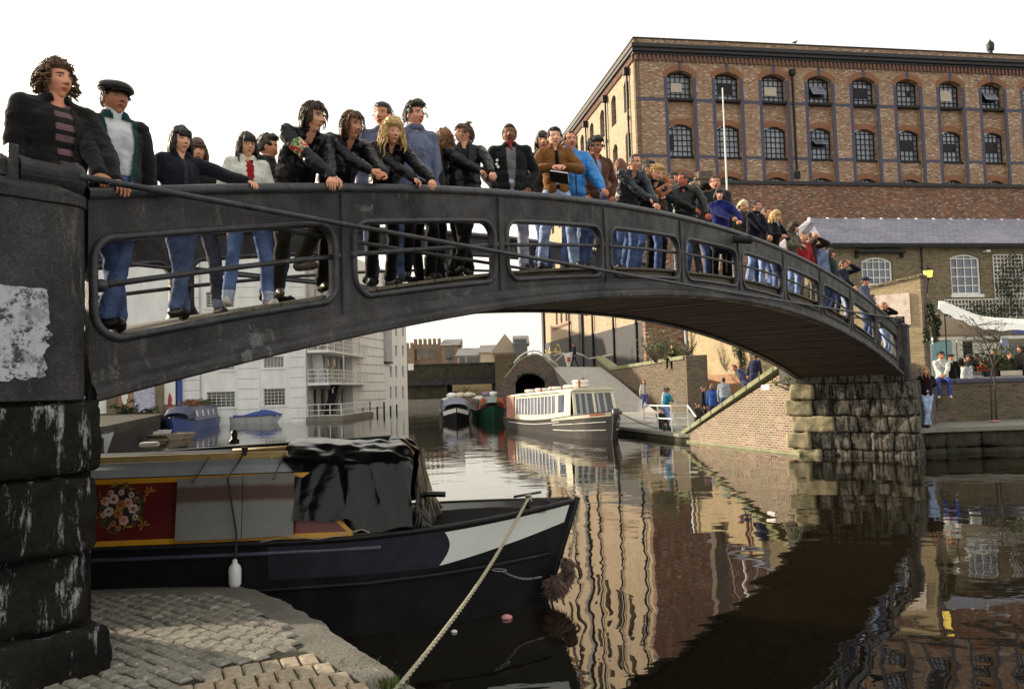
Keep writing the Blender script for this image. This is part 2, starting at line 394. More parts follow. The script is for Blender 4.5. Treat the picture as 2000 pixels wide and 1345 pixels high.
def water_mat():
    m = NT('canal_water'); m.col(m.mix(m.ramp(m.noise(.25, 4), [(.4, (0, 0, 0)), (.7, (1, 1, 1))]), (.005, .004, .002), (.012, .009, .004)))
    m.set(.015, 0, .5); m.bsdf.inputs['IOR'].default_value = 2.15
    def mp(sx, sy):
        x = m.n('ShaderNodeMapping'); x.inputs['Scale'].default_value = (sx, sy, 1); m.l(m.co, x.inputs[0]); return x.outputs[0]
    geo = m.n('ShaderNodeNewGeometry')
    sp = m.n('ShaderNodeSeparateXYZ'); m.l(m.co, sp.inputs[0])
    calm = m.ramp(m.noise(.11, 3, .55, dist=.8), [(.38, (.18, .18, .18)), (.62, (1, 1, 1))])   # patches of breeze on a calm canal
    far = m.ramp(m.math('MULTIPLY', sp.outputs[1], 1/60.0), [(.15, (0, 0, 0)), (.8, (1, 1, 1))])
    big = m.noise(.8, 2, .45, mp(1.0, 1.1), .3)
    med = m.noise(2.6, 2, .5, mp(.8, 1.4), .4)
    fin = m.noise(11, 2, .5, mp(.6, 1.5), .2)
    h = m.math('ADD', m.math('MULTIPLY', big, 1.0), m.math('MULTIPLY', med, m.math('MULTIPLY', calm, .26)))
    h = m.math('ADD', h, m.math('MULTIPLY', fin, m.math('MULTIPLY', calm, m.math('MULTIPLY_ADD', far, .07, .022))))
    b = m.bump(h, 1.0, .012)
    return m.mat
M['water'] = water_mat()
def leaf_mat(name, c, c2):
    m = NT(name); m.col(m.mix(m.ramp(m.noise(3.0, 3), [(.35, (0, 0, 0)), (.65, (1, 1, 1))]), c, c2)); m.set(.6, 0, .3)
    m.bsdf.inputs['Subsurface Weight'].default_value = 0; return m.mat
M['leaf'] = leaf_mat('green_leaves', (.055, .085, .022), (.11, .13, .04))
M['leaf_dark'] = leaf_mat('dark_ivy_leaves', (.018, .028, .012), (.04, .055, .02))
M['twig'] = simple('grey_brown_twigs', (.10, .08, .06), (.06, .05, .04), 8, .9)
M['moss'] = leaf_mat('moss', (.06, .075, .015), (.11, .12, .03))
M['rope'] = simple('pale_rope', (.48, .43, .33), (.34, .30, .22), 40, .95, 0, 1.0, 90, .2, bdist=.01, streak=(1, 1, 3))
M['rope_dark'] = simple('dark_rope', (.03, .028, .025), None, 40, .95)
M['chain'] = simple('chain_steel', (.40, .40, .42), (.22, .22, .24), 9, .35, .8, .1)
# ------------------------------------------------------------------ setting: water, ground
WZ = -2.2; QN = -1.66; QF = -1.5
mb = MB(); mb.grid(lambda u, v: (-260+560*u, -60+230*v, WZ), 2, 2); struct(mb.build('water', M['water']))
mb = MB(); mb.b2((-3000, -800, -4), (3000, 5000, -3.6)); struct(mb.build('ground', M['dirt']))
mb = MB(); mb.b2((-3000, 100, -3.7), (3000, 5000, -1.2)); struct(mb.build('far_ground', M['quay_grey']))

# ------------------------------------------------------------------ the iron bridge (local x along the span, y away from the camera)
P0 = Vector(((168-1000)/FPX*5.1, 5.1, 0)); PL = 2.097; SPAN = 10*PL
BANG = math.atan2(.7806, .6251); BD = Vector((math.cos(BANG), math.sin(BANG), 0)); BN = Vector((-math.sin(BANG), math.cos(BANG), 0))
WID = 2.65
def uu(x): return (x/PL-5)/5.0
def z_rail(x): return 2.46-1.12*uu(x)**2-.02*uu(x)**4
def z_sof(x): return 1.31-1.31*uu(x)**2
def z_open0(x): return 1.55-1.20*uu(x)**2
def z_open1(x): return z_rail(x)-.29
def z_bar(x): return 1.94-1.22*uu(x)**2
def z_deck(x):
    x = max(0, min(SPAN, x)); return z_open0(x)+.02+.13*(1-uu(x)**2)+.10*max(0, min(1, (x-9)/6))*max(0, min(1, (SPAN+1-x)/3))
def BW(x, y, z=0): return P0+BD*x+BN*y+Vector((0, 0, z))
def strip(fn, x0, x1, n): return [(x0+(x1-x0)*i/n, fn(x0+(x1-x0)*i/n)) for i in range(n+1)]
def opening(k, inset=0.0, nseg=8):
    x0 = k*PL+(.10 if k else .03)+inset; x1 = (k+1)*PL-.10-inset; r = .17
    zb = lambda x: z_open0(x)+inset; zt = lambda x: z_open1(x)-inset
    P = []
    for i in range(nseg+1):
        x = x0+r+(x1-x0-2*r)*i/nseg; P.append((x, zb(x)))
    sb1 = zb(x1); st1 = zt(x1); sb0 = zb(x0); st0 = zt(x0)
    def corner(cx, cz, a0):
        for i in range(1, 6):
            a = R(a0+90*i/6); P.append((cx+r*math.cos(a), cz+r*math.sin(a)))
    corner(x1-r, zb(x1-r)+r, -90)
    P.append((x1, zb(x1-r)+r)); P.append((x1, zt(x1-r)-r))
    corner(x1-r, zt(x1-r)-r, 0)
    for i in range(nseg+1):
        x = x1-r-(x1-x0-2*r)*i/nseg; P.append((x, zt(x)))
    corner(x0+r, zt(x0+r)-r, 90)
    P.append((x0, zt(x0+r)-r)); P.append((x0, zb(x0+r)+r))
    corner(x0+r, zb(x0+r)+r, 180)
    return P
bridge = thing('iron_footbridge', 'long black cast iron footbridge arching over the canal with people leaning on its rail', 'bridge', P0, BANG)
for side in (0, 1):
    y = 0 if side == 0 else WID
    sg = -1 if side == 0 else 1
    mb = MB()
    outer = strip(z_sof, 0, SPAN, 60)+list(reversed(strip(lambda x: z_rail(x)-.03, 0, SPAN, 60)))
    holes = [[(px, y-.025, pz) for px, pz in opening(k)] for k in range(10)]
    mb.ext([(px, y-.025, pz) for px, pz in outer], (0, .05, 0), 0, holes)
    # bottom flange: sloped soffit flange standing out from the web
    def fl(u, v, y=y, sg=sg):
        x = u*SPAN; z = z_sof(x); prof = [(.0, .20), (.030, .17), (.050, .10), (.105, .065), (.12, .035), (.12, -.005), (.10, -.02), (-.06, -.02), (-.06, .01)]
        a = prof[min(int(round(v*8)), 8)]; return (x, y+sg*(.02+a[0]), z+a[1])
    mb.grid(fl, 90, 9)
    g = mb.build('girder', [M['iron']], bridge, fix=True)
    mb = MB()
    prof = [(.055, 0), (.05, .028), (.03, .046), (0, .05), (-.03, .046), (-.05, .028), (-.055, 0), (-.045, -.03), (0, -.04), (.045, -.03)]
    mb.grid(lambda u, v, y=y: (v*SPAN, y+prof[int(round(u*10)) % 10][0], z_rail(v*SPAN)-.0+prof[int(round(u*10)) % 10][1]), 10, 90, closeu=True)
    mb.build('handrail', M['iron_worn'], bridge, smooth=True, fix=True)
    for k in range(10):
        mb = MB(); lp = [Vector((px, y-.0, pz)) for px, pz in opening(k, .004, 14)]
        # rounded lip of the opening, standing proud both ways
        n = len(lp); V = []; F = []; ctr = sum(lp, Vector())/n
        sec = [(0.0, -.052), (.022, -.05), (.034, -.035), (.034, .035), (.022, .05), (0, .052), (-.02, .03), (-.02, -.03)]
        for i, p in enumerate(lp):
            t = (lp[(i+1) % n]-lp[i-1]).normalized(); o = Vector((t.z, 0, -t.x))
            for (a, b) in sec: V.append(p-o*(a-.01)+Vector((0, b, 0)))
        m8 = len(sec)
        for i in range(n):
            for j in range(m8): F.append((i*m8+j, i*m8+(j+1) % m8, ((i+1) % n)*m8+(j+1) % m8, ((i+1) % n)*m8+j))
        mb.add(V, F); mb.build('panel_frame', M['iron_worn'], bridge, smooth=True, fix=True)
        mb = MB(); xs = [k*PL+.06+(PL-.12)*i/6 for i in range(7)]
        mb.tube([(x, y, z_bar(x)) for x in xs], .021, 8)
        for xe in (k*PL+.085, (k+1)*PL-.085): mb.ell((xe, y, z_bar(xe)), (.05, .062, .045), 0, 10, 6)
        mb.build('mid_rail', M['iron_worn'], bridge, smooth=True)
    # post stiffeners outside the web at each panel joint
    for k in range(1, 10):
        mb = MB(); x = k*PL; mb.b2((x-.045, y-.045, z_sof(x)+.1), (x+.045, y+.045, z_rail(x)-.05)); mb.build('post_stiffener', M['iron'], bridge, bevel=.012)
    # tie rods from anchorage to anchorage
    for j, (yy, za, zb_) in enumerate(((sg*.135, 1.40, 1.515), (-sg*.13, 1.33, 1.45))):
        mb = MB(); mb.tube([(x, y+yy, za+(zb_-za)*x/SPAN-.05*math.sin(math.pi*x/SPAN)) for x in [-.1+(SPAN+.2)*i/16 for i in range(17)]], .023 if j == 0 else .018, 8)
        mb.build('tie_rod', M['iron_worn'], bridge, smooth=True)
    for e in (0, 1):
        xc = -.56 if e == 0 else SPAN+.34; hw = .50 if e == 0 else .22
        mb = MB(); zt = 1.20 if e == 0 else 1.30
        def rr(hx, hy, r, n=6):
            P = []
            for (cx, cy, a0) in ((hx-r, hy-r, 0), (-hx+r, hy-r, 90), (-hx+r, -hy+r, 180), (hx-r, -hy+r, 270)):
                for i in range(n+1): a = R(a0+90*i/n); P.append((cx+r*math.cos(a), cy+r*math.sin(a)))
            return P
        yc = y
        z0 = .0 if e == 0 else -.15
        for (hx, hy, a, b, rad) in ((hw, .22, z0, zt-.01, .14), (hw+.012, .232, zt-.01, zt+.065, .15)):
            mb.prism([(xc+p[0], yc+p[1]) for p in rr(hx, hy, rad)], a, b)
        o = len(mb.v); q0 = rr(hw+.008, .228, .15); q1 = rr(hw*.80, .12, .1)
        V = [(xc+p[0], yc+p[1], zt+.065) for p in q0]+[(xc+p[0], yc+p[1], zt+.125) for p in q1]; n = len(q0)
        mb.add(V, [(i, (i+1) % n, n+(i+1) % n, n+i) for i in range(n)]+[tuple(range(n, 2*n))])
        pl = mb.build('pillar', [M['iron']], bridge, smooth=False, bevel=.008)
        # rod anchorage lying on the pillar
        ax = Matrix(((0, 0, 1), (0, 1, 0), (-1, 0, 0)))
        mb = MB(); zc = 1.39 if e == 0 else 1.50; s_ = 1 if e == 0 else -1
        xa = -.44 if e == 0 else SPAN+.40; sc_ = 1.0 if e == 0 else .8
        mb.lathe([(.075*sc_, 0), (.115*sc_, .01), (.105*sc_, .03), (.095*sc_, .10), (.09*sc_, .26), (.10*sc_, .30), (.118*sc_, .33), (.122*sc_, .36), (.11*sc_, .385), (.06*sc_, .39)], (xa, y+sg*.02, zc), 20, 0, ax if e == 0 else ax @ Matrix.Rotation(math.pi, 3, 'X'))
        mb.box((xa-s_*.035, y+sg*.02, zc+.0), (.055, .25*sc_, .27*sc_))
        mb.lathe([(.10*sc_, 0), (.07*sc_, -.12), (.05*sc_, -.13)], (xa-s_*.06, y+sg*.02, zc), 6, 0, ax if e == 0 else ax @ Matrix.Rotation(math.pi, 3, 'X'))
        mb.build('rod_anchorage', M['iron'], bridge, bevel=.004)
# lamp bracket stub on the near girder
mb = MB(); xb = 4.93*PL; mb.cone((xb, -.02, z_rail(xb)-.12), (xb+.10, -.24, z_rail(xb)-.14), .06, .075, 12); mb.build('lamp_bracket', M['iron_dark'], bridge, smooth=True)
# far-side and near-side small under-tie, soffit planking and deck
mb = MB(); mb.grid(lambda u, v: (u*SPAN, .04+(WID-.08)*v, z_sof(u*SPAN)+.055), 130, 2)
N = 105
for i in range(N):
    x = (i+.5)/N*SPAN; dz = (z_sof(x+.01)-z_sof(x-.01))/.02
    rot = Matrix.Rotation(-math.atan(dz), 3, 'Y'); mb.box((x, WID/2, z_sof(x)+.035+random.uniform(-.008, .008)), (SPAN/N*.88, WID-.10, .03), 0, rot)
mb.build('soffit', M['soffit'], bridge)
mb = MB()
mb.grid(lambda u, v: (u*SPAN, .03+(WID-.06)*v, z_deck(u*SPAN)-.04), 60, 2)
N = 84
for i in range(N):
    x = (i+.5)/N*SPAN; dz = (z_deck(x+.01)-z_deck(x-.01))/.02
    rot = Matrix.Rotation(-math.atan(dz), 3, 'Y'); mb.box((x, WID/2, z_deck(x)-.018), (SPAN/N*.94, WID-.07, .03), 0, rot)
for sd in (.04, WID-.08): mb.grid(lambda u, v, sd=sd: (u*SPAN, sd+.04, z_open0(u*SPAN)-.06+(z_deck(u*SPAN)-z_open0(u*SPAN)+.05)*v), 60, 2)
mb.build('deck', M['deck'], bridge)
mb = MB(); mb.b2((-7.0, -.02, -1.0), (-.03, WID+.02, .32)); 
approach = mb.build('bridge_approach', M['deck']); approach.location = P0; approach.rotation_euler = (0, 0, BANG); struct(approach)

# ------------------------------------------------------------------ left abutment in rusticated stone courses
def rough_block(mb, a, b, amp=.02, seed=0, m=0, cell=.055, chamf=.04):
    """a stone with bulging hewn faces: box a..b subdivided and displaced"""
    a = Vector(a); b = Vector(b); sz = b-a
    n = [max(2, min(26, int(abs(sz[i])/cell))) for i in range(3)]
    idx = {}; V = []; F = []
    def vid(i, j, k):
        key = (i, j, k)
        if key in idx: return idx[key]
        t = Vector((i/n[0], j/n[1], k/n[2])); p = Vector((a.x+sz.x*t.x, a.y+sz.y*t.y, a.z+sz.z*t.z))
        q = p.copy(); c = (a+b)/2
        # round the arrises
        near = [min(abs(p[q_]-a[q_]), abs(b[q_]-p[q_])) for q_ in range(3)]
        on = [near[q_] < 1e-6 for q_ in range(3)]
        cnt = sum(1 for q_ in range(3) if near[q_] < chamf)
        if cnt >= 2:
            for q_ in range(3):
                if near[q_] < chamf: q[q_] += (c[q_]-p[q_])/max(1e-6, abs(c[q_]-p[q_]))*(chamf-near[q_])*.30*(cnt-1)
        d = fbm(p+Vector((seed*13.1, seed*5.7, 0)), 3.2, 4)*amp+fbm(p+Vector((seed, 0, 0)), 11, 2)*amp*.4
        for q_ in range(3):
            if on[q_]: q[q_] += d*(1 if p[q_] > c[q_] else -1)
        idx[key] = len(V); V.append(q); return idx[key]
    for ax in range(3):
        u, v = [q_ for q_ in range(3) if q_ != ax]
        for side in (0, n[ax]):
            for i in range(n[u]):
                for j in range(n[v]):
                    def P(di, dj):
                        k = [0, 0, 0]; k[ax] = side; k[u] = i+di; k[v] = j+dj; return vid(*k)
                    f = (P(0, 0), P(1, 0), P(1, 1), P(0, 1))
                    nrm_flip = (side == 0) ^ (ax == 1)
                    F.append(tuple(reversed(f)) if nrm_flip else f)
    mb.add(V, F, m)
la = thing('stone_abutment', 'blackened abutment of huge rounded stone blocks under the left end of the footbridge', 'bridge abutment', P0, BANG)
cs = [(-.44, -.02, .005, .22, .015), (-.915, -.47, -.02, .20, .018), (-1.345, -.935, -.07, .17, .045), (-1.75, -1.375, .035, .25, .02)]
for i, (z0, z1, xr, yf, am) in enumerate(cs):
    mb = MB(); xl = -3.6; cut = [-.9, -.62, -1.1, -.75][i]
    rough_block(mb, (cut+.012, -yf, z0), (xr, .75, z1), am, i+1, 0, .04, .03)
    rough_block(mb, (-2.2, -yf, z0), (cut-.012, .75, z1), am, i+11, 0, .05, .03)
    mb.b2((-3.6, -yf+.06, z0-.05), (-2.15, WID+.1, z1+.05)); mb.b2((-3.0, .6, z0), (xr-.06, WID+.2, z1+.035))
    mb.build('stone_course', M['stone_black'], la, smooth=True)
mb = MB(); mb.b2((-3.6, -.10, -1.9), (-.02, WID, -.05)); mb.b2((-.95, -.17, -.035), (.0, WID, -.0))
mb.build('core', M['stone_black'], la)
# torn poster remains on the left pillar
pz0, pz1 = zat(40, 742, 4.75), zat(40, 568, 4.75)
mb = MB(); P = []
def edge(a, b, n, am, sd):
    a = Vector(a); b = Vector(b); nn = (b-a).cross(Vector((0, 1, 0))).normalized()
    return [a+(b-a)*i/n+nn*(fbm((i*.37+sd, sd, 0), 1.7, 3)*am) for i in range(n)]
xa, xb_ = -1.02, -.28
P += edge((xa, 0, pz0+.0), (-.34, 0, pz0+.01), 22, .03, 1)+edge((-.34, 0, pz0), (-.30, 0, pz1-.18), 16, .05, 2)+edge((-.31, 0, pz1-.18), (-.32, 0, pz1), 8, .01, 3)+edge((-.32, 0, pz1), (xa, 0, pz1+.02), 22, .01, 4)+edge((xa, 0, pz1), (xa, 0, pz0), 8, .01, 5)
mb.ext([(p.x, -.2235, p.z) for p in P], (0, -.002, 0))
m = NT('torn_poster_paper')
c = m.mix(m.ramp(m.noise(9, 8, .85), [(.50, (0, 0, 0)), (.56, (1, 1, 1))]), (.42, .44, .48), (.035, .033, .035))
c = m.mix(m.ramp(m.noise(5, 6, .8), [(.5, (0, 0, 0)), (.6, (.75, .75, .75))]), c, (.20, .20, .235))
m.col(c); m.set(.8)
pst = mb.build('torn_poster', m.mat); pst.location = P0; pst.rotation_euler = (0, 0, BANG)
tag(pst, 'torn weathered white paper poster stuck on the big left iron pillar', 'poster')

# ------------------------------------------------------------------ near quay with setts, pavers, concrete edge
E = [(175, 1146), (300, 1142), (400, 1141), (478, 1141), (515, 1150), (545, 1163), (580, 1180), (618, 1200), (640, 1213), (668, 1240), (705, 1262), (745, 1285), (775, 1310), (805, 1330), (850, 1352), (900, 1385), (960, 1440)]
ed = [atz(x, y, QN) for x, y in E]
poly = [(-14, ed[0].y+.25)]+[(p.x, p.y) for p in ed]+[(1.2, 1.0), (2.0, -6), (-14, -6)]
mb = MB()
ep = [Vector((p[0], p[1], 0)) for p in poly]
# a ragged rounded edge: ring down from top
ring = []
for i, p in enumerate(ep): ring.append(p)
fine = []
for i in range(len(ep)):
    a = ep[i]; b = ep[(i+1) % len(ep)]; n = max(1, int((b-a).length/.05)) if i < 17 else 1
    for k in range(n):
        q = a+(b-a)*(k/n); 
        if 0 < i < 17: q = q+Vector((1, .5, 0))*(fbm((q.x, q.y, 0), 5, 3)*.03)
        fine.append(q)
nf = len(fine)
cen = Vector((-4.5, .8, 0))
def inn(p, d): v = (cen-p); return p+v.normalized()*d
L = [[(*inn(p, .10).xy, QN) for p in fine], [(*inn(p, .03).xy, QN-.012) for p in fine], [(*p.xy, QN-.05) for p in fine], [(*inn(p, .0).xy, QN-.25) for p in fine], [(*inn(p, .03).xy, -2.7) for p in fine]]
V = sum(L, []); F = [tuple(range(nf))]
for j in range(4):
    for i in range(nf): F.append((j*nf+i, (j+1)*nf+i, (j+1)*nf+(i+1) % nf, j*nf+(i+1) % nf))
mb.add(V, F); struct(mb.build('near_quay', M['quay'], smooth=False, fix=True))
# region of setts: inside a line about half a metre from the edge, pavers at the near side
SB = [atz(x, y, QN) for x, y in ((190, 1162), (410, 1163), (470, 1180), (540, 1215), (592, 1262), (560, 1275), (455, 1300), (360, 1345), (330, 1420), (-300, 1420), (-400, 1162))]
PB = [atz(x, y, QN) for x, y in ((594, 1272), (648, 1300), (700, 1330), (760, 1372), (820, 1480), (250, 1480), (330, 1425), (362, 1345), (458, 1301), (560, 1276))]
def inside(p, poly):
    c = False; n = len(poly)
    for i in range(n):
        a = poly[i]; b = poly[i-1]
        if (a.y > p[1]) != (b.y > p[1]) and p[0] < (b.x-a.x)*(p[1]-a.y)/(b.y-a.y)+a.x: c = not c
    return c
def paving(name, poly, du, dv, ang, gap, mat, hr, jit, seed, tilt, shift=True):
    rng = random.Random(seed); mb = MB(); ca, sa = math.cos(ang), math.sin(ang)
    xs = [p.x for p in poly]; ys = [p.y for p in poly]; cx = sum(xs)/len(xs); cy = sum(ys)/len(ys); rad = max(max(xs)-min(xs), max(ys)-min(ys))
    for i in range(int(-rad/du), int(rad/du)):
        for j in range(int(-rad/dv), int(rad/dv)):
            u = (i+(.5 if (j % 2 and shift) else 0)+rng.uniform(-jit, jit))*du; v = (j+rng.uniform(-jit, jit))*dv
            x = cx+u*ca-v*sa; y = cy+u*sa+v*ca
            if not inside((x, y), poly): continue
            if x < -4.2 or y < 3.4: continue
            h = rng.uniform(.0, hr); a = ang+rng.uniform(-jit, jit)*.6
            rot = Matrix.Rotation(a, 3, 'Z') @ Matrix.Rotation(rng.uniform(-tilt, tilt), 3, 'X') @ Matrix.Rotation(rng.uniform(-tilt, tilt), 3, 'Y')
            l = du-gap*rng.uniform(.7, 1.5); w_ = dv-gap*rng.uniform(.7, 1.5)
            V = []
            for (sx, sz) in ((1, -.03), (1, .004+h), (.88, .016+h)):
                for (p, q) in ((-1, -1), (1, -1), (1, 1), (-1, 1)):
                    V.append(rot @ Vector((p*(l/2*sx if sx == 1 else l/2-.012), q*(w_/2*sx if sx == 1 else w_/2-.012), sz))+Vector((x, y, QN)))
            mb.add(V, [(8, 9, 10, 11)]+[(k, (k+1) % 4, 4+(k+1) % 4, 4+k) for k in range(4)]+[(4+k, 4+(k+1) % 4, 8+(k+1) % 4, 8+k) for k in range(4)])
    return struct(mb.build(name, mat, smooth=False))
mb = MB(); mb.add([(p.x, p.y, QN+.004) for p in SB+[]], [tuple(range(len(SB)))]); mb.add([(p.x, p.y, QN+.005) for p in PB], [tuple(range(len(PB)))]); struct(mb.build('joint_bed', M['dirt'], fix=True))
paving('cobbled_paving', SB, .130, .098, R(-38), .010, M['sett'], .010, .09, 3, .035)
paving('brick_paving', PB, .112, .215, R(24), .008, M['paver'], .004, .01, 5, .01)
mb = MB()
rng = random.Random(3)
for i in range(900):
    p = atz(rng.uniform(430, 760), rng.uniform(1285, 1345), QN)
    if not inside(p, PB) and rng.random() < .6: continue
    a = rng.uniform(0, 6.28); h = rng.uniform(.006, .018); q = Vector((round(p.x/.11)*.11*1.0+rng.uniform(-.01, .01), p.y, QN+.008)); mb.add([q, q+Vector((math.cos(a)*.008, math.sin(a)*.008, 0)), q+Vector((math.cos(a+1)*.01, math.sin(a+1)*.01, h))], [(0, 1, 2)])
for i in range(260):
    p = atz(rng.gauss(762, 12), rng.gauss(1340, 7), QN); a = rng.uniform(0, 6.28); h = rng.uniform(.02, .05)
    mb.add([p, p+Vector((math.cos(a)*.01, math.sin(a)*.01, 0)), p+Vector((math.cos(a+1)*.02, math.sin(a+1)*.02, h))], [(0, 1, 2)])
stuff(mb.build('moss_tufts', M['leaf']), 'green moss and grass tufts between the bricks of the near quay', 'moss')

# ------------------------------------------------------------------ right abutment (same frame as the bridge)
ra = thing('stone_abutment', 'tall abutment of weathered grey stone blocks under the right end of the footbridge', 'bridge abutment', P0, BANG)
rng = random.Random(11)
courses = [-2.6, -2.02, -1.55, -1.08, -.62, -.16]
mb = MB(); mbq = MB()
X0 = SPAN-.02
for ci in range(5):
    z0, z1 = courses[ci]+.012, courses[ci+1]-.012
    # water face: runs along local y from -.45 to WID+.35
    y = -.36+rng.uniform(-.05, .05); first = True
    while y < WID+.20:
        l = rng.choice((.38, .55, .8, 1.05))*rng.uniform(.9, 1.1)
        if y+l > WID-.05: l = WID+.28-y
        last = y+l > WID+.2
        if not last: rough_block(mb, (X0+rng.uniform(-.03, .05), y+.008, z0+rng.uniform(-.01, .01)), (X0+.55, y+l-.008, z1+rng.uniform(-.012, .012)), .045, ci*7+int(y*10), 0, .06, .028)
        else: rough_block(mbq, (X0-.10+rng.uniform(-.02, .05), y+.01, z0), (X0+.6, y+l+(.18 if ci % 2 else .0), z1), .04, ci*5+3, 0, .06, .03)
        y += l
    x = X0+.5
    while x < X0+.3:
        l = rng.uniform(.4, .7); rough_block(mb, (x+.01, -.40+rng.uniform(-.02, .02), z0), (x+l-.01, .2, z1), .035, ci+int(x*9), 0, .075, .05); x += l
mb.build('stone_blocks', M['stone_pier'], ra, smooth=True, fix=True)
mbq.build('quoins', M['stone_sunlit'], ra, smooth=True, fix=True)
mb = MB(); mb.b2((X0+.2, -.3, -2.9), (X0+3.2, WID+.2, -.14)); mb.b2((X0-.02, -.1, -.15), (X0+1.2, WID+.1, .06)); mb.build('core', M['stone_pier'], ra)
# landing behind the bridge end
mb = MB(); mb.b2((SPAN+.0, .03, -.14), (SPAN+3.3, WID+.6, .34)); ld = mb.build('bridge_landing', M['quay_grey']); ld.location = P0; ld.rotation_euler = (0, 0, BANG); struct(ld)
# high brick parapet wall across the end, poster on it
pw = thing('parapet_wall', 'yellow stock brick wall end with rounded coping rising behind the right end of the footbridge', 'wall', P0, BANG)
xw = SPAN+2.0
p = atY(1795, 545, (P0+BD*xw).y+.3); zt = p.z
mb = MB(); mb.ext([(xw, -.25, -1.2), (xw, 4.6, -1.2), (xw, 4.6, zt-1.1), (xw, 3.2, zt-.62), (xw, 1.2, zt-.22), (xw, -.25, zt)], (.5, 0, 0)); mb.build('brickwork', M['br_cream'], pw)
mb = MB(); mb.ext([(xw-.03, -.33, zt+.002), (xw-.03, 1.2, zt-.218), (xw-.03, 3.2, zt-.618), (xw-.03, 4.6, zt-1.098), (xw-.03, 4.6, zt-1.0), (xw-.03, 3.2, zt-.52), (xw-.03, 1.2, zt-.12), (xw-.03, -.33, zt+.10)], (.56, 0, 0)); mb.build('coping', M['br_brown'], pw, bevel=.02)
pw2 = MB(); pw2.b2((SPAN+.75, -.14, -1.6), (xw+.0, .05, .20)); pw2.b2((xw-.0, -.31, -1.6), (xw+.50, -.251, zt-.03)); o = pw2.build('pier_and_shaded_end', M['br_dark'], pw)  # lower dark brick pier; upper thin sheet paints shade on the wall's end
mb = MB(); mb.b2((xw-.02, .05, zt-1.35), (xw-.045, 1.05, zt-.42))
m = NT('faded_notice'); c = m.mix(m.ramp(m.noise(7, 6, .7), [(.42, (0, 0, 0)), (.62, (1, 1, 1))]), (.78, .68, .58), (.62, .44, .38)); m.col(c); m.set(.6)
nb = mb.build('notice_board', m.mat); nb.location = P0; nb.rotation_euler = (0, 0, BANG); tag(nb, 'faded pinkish white notice sheet on the yellow brick parapet wall', 'notice')

# ------------------------------------------------------------------ brick slope wall from the abutment down to the far towpath
A = BW(SPAN+.0, WID+.25); A = Vector((A.x, A.y, 0)); B = atz(1338, 862, WZ); B.z = 0
sd = (B-A); SL = sd.length; SA = math.atan2(sd.y, sd.x)
sw = thing('slope_wall', 'weathered pink brick wall falling diagonally to the water beside the right abutment', 'wall', A, SA)
zc0 = .52; zc1 = -1.93
fsl = lambda x: zc0+(zc1-zc0)*(x/SL)
mb = MB(); mb.ext([(0, 0, -2.8), (SL+.4, 0, -2.8), (SL+.4, 0, fsl(SL+.4)-.02), (0, 0, zc0-.2)], (0, -.45, 0)); mb.build('brickwork', M['br_slope'], sw)
mb = MB(); n = 9
for i in range(n):
    a = SL*1.02*i/n; b = SL*1.02*(i+1)/n-.015
    mb.ext([(a, .10, fsl(a)-.02), (b, .10, fsl(b)-.02), (b, .10, fsl(b)+.15), (a, .10, fsl(a)+.15)], (0, -.52, 0))
mb.build('coping', M['coping'], sw, bevel=.045)
mb = MB(); a = 1.1; mb.b2((a, .012, -.32), (a+.42, .0, -.17)); o = mb.build('white_notice', M['white']); o.location = A; o.rotation_euler = (0, 0, SA); tag(o, 'small blank white plate fixed high on the diagonal brick wall', 'plate')
mb = MB(); mb.b2((-.3, .02, -2.3), (SL+.2, .07, -2.13)); mb.build('waterline_ledge', M['coping'], sw, bevel=.02)
# sloping path behind that wall
path = [A+Vector((.35, .05, 0)), B+Vector((.3, .1, 0)), B+Vector((3.1, 1.0, 0)), A+Vector((3.4, 2.0, 0))]
mb = MB(); mb.prism([(q.x, q.y) for q in path], -2.6, [.15, -1.89, -1.86, .15]); struct(mb.build('sloping_path', M['ramp']))
